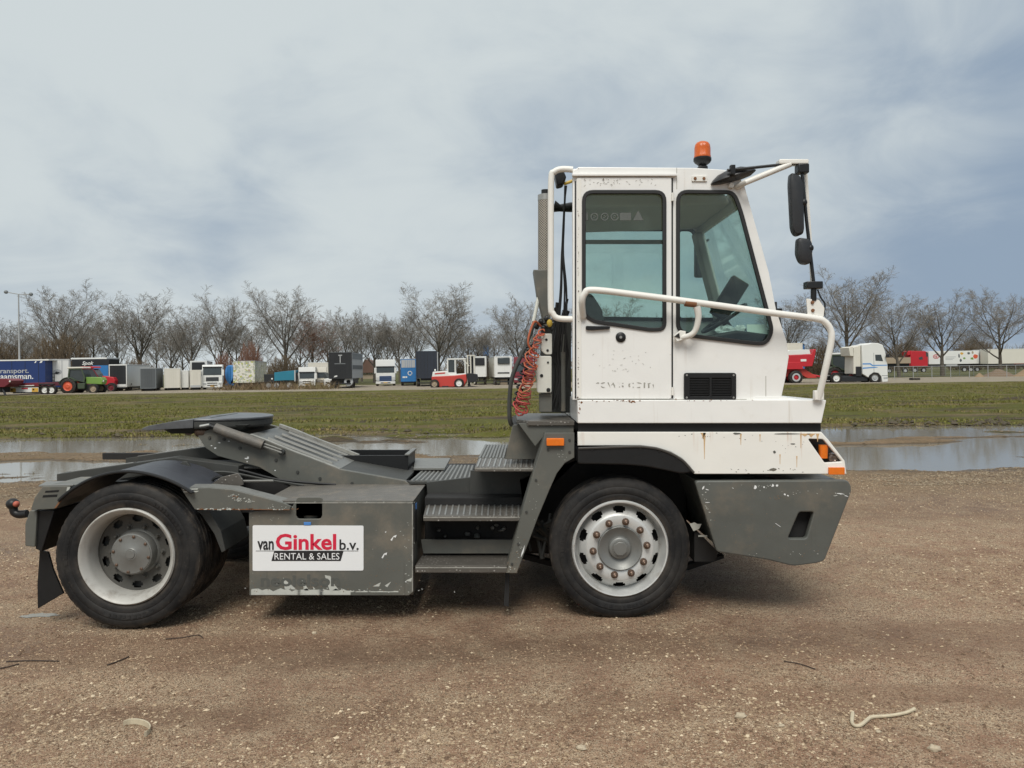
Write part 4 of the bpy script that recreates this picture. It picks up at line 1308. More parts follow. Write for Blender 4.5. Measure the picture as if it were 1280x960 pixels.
def tyre_mb(R0, w, c):
    """sidewalls, shoulders and grooved tread; c is the centre of the outer face"""
    ri = R0 * .635
    pr = [(ri, .05), (ri + .012, .022), (ri + .03, .008), (R0 * .76, 0), (R0 * .775, .003), (R0 * .79, -.002), (R0 * .86, -.002), (R0 * .875, .004), (R0 * .89, .003), (R0 * .95, .012), (R0 * .985, .024), (R0 * .995, .036)]
    g = []
    for k in range(4):
        yg = w * (.22 + .18 * k)
        g += [(R0, yg), (R0 - .014, yg + .003), (R0 - .014, yg + .012), (R0, yg + .015)]
    pr2 = pr + g + [(r, w - y) for r, y in pr[::-1]]
    mb = MB().lathe(pr2, c, 72)
    # shoulder blocks
    n = 54
    for k in range(n):
        a = 2 * math.pi * k / n
        m2 = Matrix.Translation(c) @ Matrix.Rotation(a, 4, 'Y')
        mb.box(-.015, .015, .026, .05, R0 - .03, R0 - .004, m2)
        mb.box(-.015, .015, w - .05, w - .026, R0 - .03, R0 - .004, m2)
    # raised moulding on the sidewall
    rs_ = random.Random(int(c[0] * 100))
    for a0 in (.5, 2.7, 4.6):
        a = a0
        for k in range(10):
            wd = rs_.uniform(.012, .03)
            m2 = Matrix.Translation(c) @ Matrix.Rotation(a, 4, 'Y')
            mb.box(-wd / 2, wd / 2, -.0055, .004, R0 * .80, R0 * .80 + rs_.choice((.018, .024, .024)), m2)
            a += (wd + .012) / (R0 * .81)
    # the loaded tyre stands slightly flattened and bulged on the ground
    out = []
    for x, y, z in mb.v:
        dz_ = z - c[2]
        k = max(0.0, min(1.0, (-dz_ - R0 * .70) / (R0 * .28)))
        yc_ = y - (c[1] + w / 2)
        out.append((x * 1.0, c[1] + w / 2 + yc_ * (1 + .055 * k * math.sin(math.pi * min(1, k * .9))), c[2] + max(dz_, -R0 + .010)))
    mb.v = out
    return mb


def front_wheel(cx_, cz_, y0, flip=False):
    c = (cx_, y0, cz_)
    R0 = 88.5 / FPX * 5.58
    n = 120
    pr = [(.352, .060), (.352, .006), (.343, -.006), (.334, -.004), (.326, .030), (.314, .090), (.306, .105), (.301, .100), (.297, .091), (.292, .080), (.287, .073), (.281, .066), (.267, .052), (.255, .042), (.245, .030), (.238, .026), (.228, .024), (.170, .024), (.160, .030)]
    wid = {8: 3, 9: 5, 10: 5, 11: 5, 12: 3}

    def skip(j, k):
        w = wid.get(j)
        if not w:
            return False
        d = (k + 6) % 12 - 6
        return abs(d + .5) < w / 2 + .01
    rim = part('wheel', MB().lathe(pr, c, n, skip), M['rim'], T, label='front wheel with silver disc and rusty nuts')
    part('brake_drum', MB().lathe([(.0, .15), (.30, .15), (.30, .25)], c, 40), M['dark'], rim)
    part('tyre', tyre_mb(R0, .30, c), M['tyre'], rim)
    part('hub_flange', MB().lathe([(.162, .030), (.160, .010), (.155, .008), (.130, .022), (.105, .036), (.084, .040), (.080, .018), (.074, .012), (.060, .010), (.057, .004), (.030, .003), (0, .003)], c, 48), M['hub'], rim)
    hx = MB()
    pts = [(cx_ + .052 * math.cos(k * math.pi / 4 + .3), cz_ + .052 * math.sin(k * math.pi / 4 + .3)) for k in range(8)]
    hx.prism(pts, y0 - .004, y0 + .012)
    part('hub_cap', hx, M['hub'], rim, .004)
    n0 = None
    for k in range(10):
        a = 2 * math.pi * (k + .33) / 10
        p = (cx_ + .197 * math.sin(a), y0, cz_ + .197 * math.cos(a))
        if n0 is None:
            pc = p
            n0 = part('lug_nut', MB().lathe([(.027, .024), (.027, .016), (.018, .014), (.018, -.014), (.012, -.018), (.010, -.030), (.005, -.034), (0, -.034)], p, 10), M['nut'], rim)
        else:
            copy_part(n0, Vector(p) - Vector(pc))
    return rim


def rear_wheel(cx_, cz_, y0):
    c = (cx_, y0, cz_)
    R0 = 91.0 / FPX * 5.48
    n = 120
    pr = [(.345, .050), (.345, .004), (.336, -.006), (.327, -.002), (.316, .016), (.302, .030), (.292, .06), (.284, .13), (.282, .155), (.276, .168), (.266, .169), (.254, .170), (.242, .170), (.230, .170), (.218, .170), (.206, .171), (.165, .171)]
    wid = {10: 4, 11: 5.2, 12: 5.2, 13: 4}

    def skip(j, k):
        w = wid.get(j)
        if not w:
            return False
        d = (k + 6) % 12 - 6
        return abs(d + .5) < w / 2 + .01
    rim = part('wheel', MB().lathe(pr[:9], c, n), M['rim_old'], T, label='rear wheel with deep dull rim and grey hub')
    part('wheel_disc', MB().lathe(pr[8:], c, n, lambda j, k: skip(j + 8, k)), M['rim_grey'], rim)
    part('brake_drum', MB().lathe([(0, .21), (.27, .21), (.27, .30)], c, 40), M['grey_dark'], rim)
    part('tyre', tyre_mb(R0, .29, c), M['tyre'], rim)
    hub = part('hub', MB().lathe([(.168, .172), (.160, .16), (.154, .155), (.150, .085), (.146, .078), (.140, .076), (.138, .072), (.045, .070), (.040, .066), (.032, .066), (.028, .060), (.0, .060)], c, 48), M['hub'], rim)
    b0 = None
    for k in range(8):
        a = 2 * math.pi * (k + .2) / 8
        p = (cx_ + .128 * math.sin(a), y0 + .07, cz_ + .128 * math.cos(a))
        if b0 is None:
            pc = p
            b0 = part('hub_bolt', MB().lathe([(.011, .004), (.011, -.005), (.008, -.007), (0, -.007)], p, 8), M['nut'], rim)
        else:
            copy_part(b0, Vector(p) - Vector(pc))
    n0 = None
    for k in range(10):
        a = 2 * math.pi * (k + .5) / 10
        p = (cx_ + .188 * math.sin(a), y0 + .17, cz_ + .188 * math.cos(a))
        if n0 is None:
            pc2 = p
            n0 = part('lug_nut', MB().lathe([(.020, .002), (.020, -.004), (.013, -.006), (.012, -.022), (.007, -.030), (0, -.030)], p, 8), M['rim_grey'], rim)
        else:
            copy_part(n0, Vector(p) - Vector(pc2))
    return rim


fwx, fwz = q(775.5, 686, 5.58)
fwheel = front_wheel(fwx, fwz, 5.58)
rwx, rwz = q(157.5, 696, 5.46)
rwheel = rear_wheel(rwx, rwz, 5.46)
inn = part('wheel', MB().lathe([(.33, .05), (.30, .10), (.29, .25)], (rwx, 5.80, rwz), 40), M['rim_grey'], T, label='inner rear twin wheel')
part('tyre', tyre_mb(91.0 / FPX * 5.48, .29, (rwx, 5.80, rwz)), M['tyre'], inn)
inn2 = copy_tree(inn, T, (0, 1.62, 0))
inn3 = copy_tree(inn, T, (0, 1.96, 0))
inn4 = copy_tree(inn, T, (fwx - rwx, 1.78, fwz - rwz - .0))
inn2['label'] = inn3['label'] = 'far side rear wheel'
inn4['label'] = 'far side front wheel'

# ---- rear fender, rear lamp box, mudguard, flap, hook
cx_, cz_ = rwx, rwz
RF = 105 / FPX * 5.46
outer, inner = [], []
arc = [(52, 0.0), (40, -.01), (28, -.012), (14, -.006), (0, .0), (-14, -.004), (-26, -.010), (-38, -.004), (-47, .02)]
ths = smooth([Vector((R(a), RF + d, 0)) for a, d in [(50, .012), (34, .0), (16, -.004), (-2, -.002), (-18, .004), (-32, .02), (-46, .045)]], 5)
fm = MB()
rings = []
for p in ths:
    a, r_ = p.x, p.y
    sn, cs = math.sin(-a), math.cos(a)
    rings.append([(cx_ + (r_) * sn, 5.46, cz_ + (r_) * cs), (cx_ + (r_ + .014) * sn, 5.46, cz_ + (r_ + .014) * cs), (cx_ + (r_ + .014) * sn, 6.12, cz_ + (r_ + .014) * cs), (cx_ + r_ * sn, 6.12, cz_ + r_ * cs)])
fm.loft(rings)
M['fender'] = paint('sooty_fender_sheet', (0.040, 0.043, 0.052), 0.42, 0.35, dirt=((0.13, 0.12, 0.115), 0.35, 5), scale=5)
rfen = part('rear_fender', fm, M['fender'], T)
lip = MB()
lip.tube([(cx_ + (p.y + .012) * math.sin(-p.x), 5.455, cz_ + (p.y + .012) * math.cos(p.x)) for p in ths], .012, 8)
part('fender_lip', lip, M['black'], rfen)
LB = [(53, 608), (88, 607.5), (84, 616), (68, 636.5), (38, 637.5), (43, 622)]
lb = part('rear_lamp_box', MB().prism(qs(LB, 5.46), 5.46, 5.95), M['grey'], T, .006)
part('lamp_slot', MB().prism(qs([(57, 613.5), (74, 612.5), (73, 615), (56, 616)], 5.459), 5.4585, 5.462), M['black'], lb)
part('lamp_slot', MB().prism(qs([(54, 619), (72, 618), (71, 621), (53, 622)], 5.459), 5.4585, 5.462), M['black'], lb)
part('paint_scrapes', MB().prism(qs([(84, 609), (88, 609), (86, 613), (83, 614)], 5.459), 5.4585, 5.462), M['scrape'], lb)
part('paint_scrapes', MB().prism(qs([(80, 617), (84, 616), (76, 627), (70, 635), (68, 635)], 5.459), 5.4585, 5.462), M['rust'], lb)
part('lamp_box_lid', MB().loft([[q3(48, 608.5, 5.47), q3(91, 607.5, 5.47), q3(91, 606, 5.47), q3(48, 607, 5.47)], [q3(58, 603.2, 5.95), q3(98, 602.2, 5.95), q3(98, 600.8, 5.95), q3(58, 601.6, 5.95)]]), M['boomtop'], lb)
rb = part('rear_crossmember', MB().prism(qs([(37, 638), (46, 638), (44, 684), (31, 683), (31, 655)], 5.5), 5.5, 7.9), M['grey'], T, .008)
part('mudguard_rear', MB().prism(qs([(46, 638), (68, 638), (60, 664), (52, 690), (44, 686)], 5.52), 5.52, 6.08), M['black'], T, .006)
fp = MB()
fl_ = [(49.5, 688), (60, 690), (66, 712), (79, 742), (62, 752), (47, 761), (46.5, 730)]
fp.prism(qs(fl_, 5.62), 5.62, 5.64)
part('mud_flap', fp, M['black'], T, .003)
hk = MB().tube(smooth([q3(34, 642, 6.7), q3(24, 643, 6.7), q3(18, 640, 6.7), q3(16.5, 632, 6.7)], 4), .035, 10)
hook = part('tow_hook', hk, M['black'], T)
part('hook_ball', MB().ball(q3(16, 630, 6.7), .055, .05, .05, 14, 9), M['black'], hook)
part('hook_wear', MB().ball(q3(20.5, 630, 6.67), .026, .03, .026, 10, 7), simple('worn_red_paint', (0.42, 0.10, 0.06)), hook)
# inner mudguard ahead of the rear wheel
pts = [(246, 639), (262, 639), (276, 664), (282, 688), (277, 691), (268, 668), (252, 644)]
part('mudguard_front', MB().prism(qs(pts, 5.6), 5.6, 6.1), M['grey_dark'], T, .004)

# ---- chassis and everything in its shadow
ch = MB()
rx0, rx1 = q(95, 0, 6.35)[0], q(990, 0, 5.9)[0]
for y_ in (6.36, 7.16):
    ch.box(rx0, rx1, y_, y_ + .08, -1.19, -.93)
for x_ in (rx0 + .05, -2.1, -1.0, .1, 1.2):
    ch.box(x_, x_ + .1, 6.44, 7.16, -1.15, -.97)
part('chassis_frame', ch, M['dark'], T, .004)
ax_ = MB()
ax_.tube([(rwx, 5.85, rwz), (rwx, 7.75, rwz)], .11, 14)
ax_.ball((rwx, 6.8, rwz), .24, .26, .24, 14, 10)
part('rear_axle', ax_, M['dark'], T)
part('front_axle', MB().tube([(fwx, 5.85, fwz), (fwx, 7.75, fwz)], .08, 12), M['dark'], T)
part('engine_block', MB().box(q(640, 0, 6.2)[0], q(860, 0, 6.2)[0], 6.22, 7.5, -1.5, -.45), M['dark'], T, .03)
part('drive_shaft', MB().tube([(rwx + .2, 6.8, rwz), (fwx - 1.2, 6.8, rwz + .15)], .07, 12), M['dark'], T)
part('far_tank', MB().box(q(280, 0, 6.2)[0], q(660, 0, 6.2)[0], 7.3, 8.0, -1.52, -.98), M['dark'], T, .03)
part('inner_wheel_arch', MB().prism(qs([(650, 600), (706, 585), (724, 574), (800, 574), (868, 596), (900, 694), (905, 560), (700, 545), (655, 640)], 5.95), 5.95, 6.0), M['dark'], T)
part('battery_tray', MB().box(q(525, 0, 5.7)[0], q(660, 0, 5.9)[0], 6.0, 6.3, -1.42, -1.0), M['dark'], T, .01)
part('under_plate', MB().prism(qs([(868, 660), (898, 690), (894, 702), (868, 702)], 5.75), 5.75, 7.4), M['dark'], T)
jm = MB()
for k in range(9):
    px, py = rg.uniform(540, 640), rg.uniform(655, 674)
    jm.ball(q3(px, py, 5.97), rg.uniform(.01, .03), .02, rg.uniform(.01, .02), 7, 5, .5)
part('valve_gear', jm, M['hub'], T)
part('torn_label', MB().prism(qs([(862, 655), (868, 653), (872, 655), (877, 655), (874, 661), (867, 664)], 5.72), 5.72, 5.723), M['cream'], T)
part('label_strip', MB().prism(qs([(873, 669), (884, 669), (884, 671), (873, 671)], 5.72), 5.72, 5.723), M['cream'], T)
ub = MB()
for k in range(14):
    a, b = rg.uniform(640, 700), rg.uniform(640, 720)
    ub.tube([q3(a, rg.uniform(640, 700), 5.95), q3(b, rg.uniform(640, 700), 6.05)], rg.uniform(.01, .022), 6)
part('brake_lines', ub, M['grey_dark'], T)
part('spring_leaf', MB().prism(qs([(645, 690), (700, 704), (860, 706), (905, 694), (905, 698), (860, 713), (700, 711), (645, 697)], 6.3), 6.3, 6.38), M['dark'], T)

# ---- rear ramps
for y_ in (6.18, 7.28):
    rr_ = MB()
    a, b = (-3.66, -.845), (-2.72, -.71)
    rr_.loft([[(a[0], y, z) for y, z in ((y_, a[1]), (y_ + .14, a[1]), (y_ + .14, a[1] - .10), (y_, a[1] - .10))],
              [(b[0], y, b[1] + z) for y, z in ((y_, 0), (y_ + .14, 0), (y_ + .14, -.12), (y_, -.12))],
              [(-2.2, y, -.78 + z) for y, z in ((y_, 0), (y_ + .14, 0), (y_ + .14, -.14), (y_, -.14))]])
    part('rear_ramp', rr_, M['grey_dark'], T, .004)
rl = MB()
for y_ in (6.19, 7.29):
    rl.loft([[(-3.55, y, -.828 + z) for y, z in ((y_, 0), (y_ + .05, 0), (y_ + .05, .004), (y_, .004))], [(-3.05, y, -.756 + z) for y, z in ((y_, 0), (y_ + .05, 0), (y_ + .05, .004), (y_, .004))]])
part('ramp_highlight', rl, M['steel'], T)  # pale strips laid on as the highlights of the dark rails
part('cross_tube', MB().tube([q3(190, 578, 6.3), q3(257, 577.5, 6.3)], .017, 8), M['steel'], T)
part('cross_tube', MB().tube([q3(262, 585, 6.4), q3(330, 584, 6.4)], .014, 8), M['boomtop'], T)
part('tail_lamp_bar', MB().box(q(128, 0, 7.3)[0], q(225, 0, 7.3)[0], 7.3, 7.36, -.86, -.80), M['dark'], T)
df = MB()
df.box(q(200, 0, 6.3)[0], q(420, 0, 6.3)[0], 6.5, 7.1, -1.0, -.84)
part('frame_deck', df, M['dark'], T)
bk = MB().prism(qs([(224, 581), (228, 577), (233, 577), (243, 590), (232, 592)], 6.0), 6.0, 6.03)
part('fender_stay', bk, M['grey_dark'], T, .003)

# ---- lifting boom and fifth wheel
bY = 6.34
BOOM = [(247, 545), (262, 536), (290, 538), (310, 543), (334, 551), (364, 563.5), (400, 577), (424, 586.5), (506, 601), (513, 606), (458, 612), (372, 612), (354, 602), (338, 592), (324, 584), (298, 577), (272, 570), (257, 560)]
boom = pl('lifting_boom', [BOOM], bY, .05, M['grey'], bevel=.004)
pl('boom_cheek', [BOOM], bY, .05, M['grey'], boom, place=bY + .82, bevel=.004)
# top plates between the cheeks
U = lambda px, py: q(px, py, bY)
tp = MB()
for a, b in (((310, 543.2), (364, 563.7)), ((364, 563.7), (424, 586.7))):
    (xa_, za_), (xb_, zb2) = U(*a), U(*b)
    tp.loft([[(xa_, y, z) for y, z in ((bY + .052, za_ + .0), (bY + .818, za_ + .0), (bY + .818, za_ - .02), (bY + .052, za_ - .02))],
             [(xb_, y, z) for y, z in ((bY + .052, zb2 + .0), (bY + .818, zb2 + .0), (bY + .818, zb2 - .02), (bY + .052, zb2 - .02))]])
part('boom_top', tp, M['boomtop'], boom)
(xa_, za_), (xb_, zb2) = U(424.3, 587), U(506, 601.5)
part('boom_top', MB().loft([[(xa_, y, z) for y, z in ((bY + .052, za_), (bY + .818, za_), (bY + .818, za_ - .02), (bY + .052, za_ - .02))],
                            [(xb_, y, z) for y, z in ((bY + .052, zb2), (bY + .818, zb2), (bY + .818, zb2 - .02), (bY + .052, zb2 - .02))]]), M['grey_dark'], boom)
# worn bright edges along the cheeks and raised lips beside the slots
for yy_, h_ in ((bY - .001, .004), (bY + .80, .03)):
    pa_ = [U(*p) for p in ((312, 543.3), (334, 551), (364, 563.5), (400, 577), (424, 586.5))]
    mb = MB()
    mb.loft([[(x, y, z + o) for y, o in ((yy_, 0), (yy_ + .052, 0), (yy_ + .052, h_), (yy_, h_))] for x, z in pa_])
    part('worn_edge', mb, M['edge'], boom)
for yy_ in (.10, .29, .49, .70):
    pa_, pb_ = U(330, 549.8), U(412, 582)
    mb = MB().loft([[(x, bY + yy_ + d, z + o) for d, o in ((0, -.004), (.030, -.004), (.024, .014), (.006, .014))] for x, z in (pa_, pb_)])
    part('boom_rib', mb, M['boomtop'], boom)
# slots in the sloping top: shade of the recesses laid on as dark slabs
for k, yy in enumerate((.14, .34, .55)):
    pa_, pb_ = U(334, 552.2), U(402, 578.2)
    w = .12
    mb = MB().loft([[(pa_[0], bY + yy, pa_[1] + .004), (pa_[0], bY + yy + w, pa_[1] + .004), (pa_[0], bY + yy + w, pa_[1] - .01), (pa_[0], bY + yy, pa_[1] - .01)],
                    [(pb_[0], bY + yy + .03, pb_[1] + .004), (pb_[0], bY + yy + w * .6, pb_[1] + .004), (pb_[0], bY + yy + w * .6, pb_[1] - .01), (pb_[0], bY + yy + .03, pb_[1] - .01)]])
    part('boom_slot', mb, M['grey_dark'], boom)
sc = MB()
for px, py, w, h in ((308.5, 573, 6, 2), (310, 571.5, 3, 2.4), (264.5, 557, 3, 2), (269, 560, 3, 2), (274, 553.5, 4, 1.6), (286, 551.5, 3, 1.4), (309, 577, 2, 2), (344, 588, 2, 1.6)):
    x, z = q(px, py, bY)
    s_ = bY / FPX
    sc.prism([(x + math.cos(a) * w / 2 * s_ * rg.uniform(.6, 1.1), z + math.sin(a) * h / 2 * s_ * rg.uniform(.5, 1.1)) for a in (k * .9 for k in range(7))], bY - .0012, bY + .001)
part('paint_chips', sc, M['white_scratch'], boom)
cyl = part('tension_spring', MB().tube([q3(269, 535, bY - .06), q3(329, 556.5, bY - .06)], .042, 16), M['deck'], boom)
part('spring_rod', MB().tube([q3(258, 530, bY - .05), q3(272, 535.5, bY - .05)], .018, 8), M['black'], boom)
for dyp in (-1.5, 2.0):
    part('spring_rod', MB().tube([q3(329, 556 + dyp, bY - .06), q3(352, 564 + dyp, bY - .06)], .009, 6), M['boomtop'], boom)
part('spring_pin', MB().lathe([(0, -.04), (.022, -.04), (.024, .02)], q3(353, 565, bY - .01), 12), M['grey_dark'], boom)
# fifth wheel: horseshoe plate with a throat to the rear and two sloping tails
zp = q(0, 523.5, 6.3)[1]
fxr, fxm, fxt = q(339, 0, 6.75)[0], q(243, 0, 6.35)[0], q(178, 0, 6.42)[0]
cyw = 6.75
hw = .47
pts = []
cxr = fxr - hw
for k in range(25):
    a = -math.pi / 2 + math.pi * k / 24
    pts.append((cxr + hw * math.cos(a) * 1.0, cyw + hw * math.sin(a)))
pts += [(fxm + .02, cyw + hw), (fxm + .02, cyw + .16), (cxr - .02, cyw + .045), (cxr + .05, cyw + .03), (cxr + .05, cyw - .03), (cxr - .02, cyw - .045), (fxm + .02, cyw - .16), (fxm + .02, cyw - hw)]
fw = part('fifth_wheel_plate', MB().loft([[(x, y, zp - .022) for x, y in pts], [(x, y, zp) for x, y in pts]]), M['fifth'], boom, .008)
rj = random.Random(3)
ctr = (cxr - .05, cyw)
part('shaded_plate_rim', MB().loft([[(ctr[0] + (x - ctr[0]) * k, ctr[1] + (y - ctr[1]) * k, z) for x, y in pts] for k, z in ((.965, zp - .085), (.985, zp - .07), (.985, zp - .0225))]), M['grey_dark'], fw, .006)  # rim coloured darker so the top plate reads as lit
part('plate_groove', MB().loft([[(cxr + .05 + d, cyw - .3 + dy_, zp + .0005 + h) for d, dy_ in ((0, 0), (.02, 0), (.02, .6), (0, .6))] for h in (0, .0015)]), M['grey_dark'], fw)
rh = MB().tube([q3(262, 531, cyw - .60 + .02), q3(250, 533, cyw - .58)], .012, 8)
part('release_handle', rh, M['steel'], fw)
for sgn in (-1, 1):
    tl = MB()
    ya_, yb2 = cyw + sgn * .16, cyw + sgn * hw
    ym = cyw + sgn * .40
    tl.loft([[(fxm + .018, ya_, zp - .002), (fxm + .018, yb2, zp - .002), (fxm + .018, yb2, zp - .075), (fxm + .018, ya_, zp - .075)],
             [(fxm - .16, ya_ + sgn * .02, zp - .022), (fxm - .16, yb2 - sgn * .03, zp - .022), (fxm - .16, yb2 - sgn * .03, zp - .085), (fxm - .16, ya_ + sgn * .02, zp - .085)],
             [(fxt + .08, ya_ + sgn * .06, zp - .062), (fxt + .08, ym, zp - .062), (fxt + .08, ym, zp - .10), (fxt + .08, ya_ + sgn * .06, zp - .10)],
             [(fxt, ya_ + sgn * .10, zp - .088), (fxt, ym - sgn * .06, zp - .088), (fxt, ym - sgn * .06, zp - .10), (fxt, ya_ + sgn * .10, zp - .10)]])
    part('coupling_ramp', tl, M['fifth'], fw, .004)
ug = MB()
ug.loft([[(x, y, zp - .13) for x, y in ((cxr - .25, cyw - .36), (cxr + .30, cyw - .30), (cxr + .30, cyw + .30), (cxr - .25, cyw + .36))], [(x, y, zp - .056) for x, y in ((cxr - .35, cyw - .42), (cxr + .38, cyw - .36), (cxr + .38, cyw + .36), (cxr - .35, cyw + .42))]])
part('plate_frame', ug, M['grey_dark'], fw, .006)
pv = MB()
pv.tube([q3(236, 537, 6.42), q3(236, 537, 7.1)], .048, 12)
pv.ball(q3(253, 540, 6.38), .07, .05, .05, 10, 7)
part('pivot_pin', pv, M['nut'], fw)
# tray on the far side
ty = 6.75
tr = MB()
xa_, z1_ = q(428, 563, 7.45)
xb_, _ = q(519, 563, 7.45)
zz1 = q(0, 562, 7.45)[1]
for (X0, X1, Y0, Y1) in ((xa_, xb_, 6.95, 6.97), (xa_, xb_, 7.43, 7.45), (xa_, xa_ + .02, 6.972, 7.428), (xb_ - .02, xb_, 6.972, 7.428)):
    tr.box(X0, X1, Y0, Y1, zz1 - .17, zz1)
tr.box(xa_ + .021, xb_ - .021, 6.972, 7.428, zz1 - .17, zz1 - .15)
part('tool_tray', tr, M['black'], T, .003)
part('tray_rim', MB().box(xb_ - .03, xb_ + .012, 6.93, 7.47, zz1 + .001, zz1 + .014), M['boomtop'], T, .003)

# ---- clutter on the frame between fender and boom
fr2 = random.Random(21)
part('air_line', MB().tube(smooth([q3(230, 590, 6.2), q3(262, 583, 6.2), q3(300, 588, 6.2), q3(350, 600, 6.25), q3(420, 606, 6.3)], 5), .012, 6), M['black'], T)
part('air_line', MB().tube(smooth([q3(236, 594, 6.15), q3(280, 590, 6.15), q3(330, 599, 6.2), q3(380, 607, 6.25)], 5), .010, 6), M['grey_dark'], T)
part('spring_hoop', MB().tube(smooth([q3(264, 604, 5.9), q3(268, 598, 5.9), q3(276, 596, 5.9), q3(281, 600, 5.9)], 5), .012, 6), M['black'], T)
part('edge_rail', MB().tube([q3(302, 601.5, 5.95), q3(342, 601, 5.95)], .010, 6), M['boomtop'], T)
part('frame_gusset', MB().prism(qs([(250, 575), (300, 580), (345, 600), (250, 604)], 6.45), 6.45, 6.48), M['dark'], T)
part('fender_wear', MB().loft([[q3(203, 588.2, 5.75), q3(218, 590.4, 5.75), q3(217, 591.2, 5.75)], [q3(203.2, 587.8, 5.78), q3(218.2, 590.0, 5.78), q3(217.2, 590.8, 5.78)]]), M['scrape'], rfen)
b1 = None
for px, py in ((280, 549), (300, 560), (372, 590), (400, 598), (440, 604), (345, 575), (262, 547)):
    mb = MB().lathe([(0, -.010), (.012, -.010), (.013, .001)], q3(px, py, bY), 8)
    if b1 is None:
        b1 = part('bolt', mb, M['grey_dark'], boom); p1_ = Vector(q3(px, py, bY))
    else:
        copy_part(b1, Vector(q3(px, py, bY)) - p1_)
b1 = None
for px, py in ((685, 562), (670, 600), (658, 640), (648, 680), (640, 705), (712, 550), (712, 565)):
    mb = MB().lathe([(0, -.007), (.009, -.007), (.010, .001)], q3(px, py, 5.51), 8)
    if b1 is None:
        b1 = part('bolt', mb, M['grey_dark'], fbp); p1_ = Vector(q3(px, py, 5.51))
    else:
        copy_part(b1, Vector(q3(px, py, 5.51)) - p1_)
flecks('chipped_paint', [(700, 570, 10, 10, 8, .9), (668, 620, 5, 30, 8, .8), (650, 690, 4, 16, 8, 1.0), (638, 712, 6, 4, 6, 1.2)], 5.51, M['scrape'], fbp, 14)
flecks('mud_spots', [(650, 690, 8, 24, 18, 1.0), (642, 708, 8, 8, 12, 1.1)], 5.51, M['mudspot'], fbp, 15)
for (a, b, py, Y_) in ((519.5, 633.5, 709, 5.52), (529.5, 651.5, 646.3, 5.57), (593.5, 667.5, 585.4, 5.64)):
    part('step_lip_wear', MB().box(q(a, 0, Y_)[0], q(b, 0, Y_)[0], Y_ - .0015, Y_ + .004, q(0, py + 1.2, Y_)[1], q(0, py - .2, Y_)[1]), M['edge'], T)
# ================================================================== ground
RNG = np.random.RandomState(7)
_PERM = RNG.rand(512, 512).astype(np.float32)


def vnoise(x, y):
    xi, yi = np.floor(x).astype(np.int64), np.floor(y).astype(np.int64)
    fx, fy = x - xi, y - yi
    fx = fx * fx * (3 - 2 * fx); fy = fy * fy * (3 - 2 * fy)
    g = lambda a, b: _PERM[(a) % 512, (b) % 512]
    return (g(xi, yi) * (1 - fx) + g(xi + 1, yi) * fx) * (1 - fy) + (g(xi, yi + 1) * (1 - fx) + g(xi + 1, yi + 1) * fx) * fy


def fbm(x, y, o=4, gain=.5):
    s, a, t = 0, 1.0, 0
    for k in range(o):
        s = s + a * vnoise(x * 2 ** k + 17.3 * k, y * 2 ** k + 5.1 * k)
        t += a
        a *= gain
    return s / t - .5


def sm(x, a, b):
    t = np.clip((x - a) / (b - a), 0, 1)
    return t * t * (3 - 2 * t)


def bump1(v, c, w):
    return np.exp(-((v - c) / w) ** 2)


WATER = -0.030


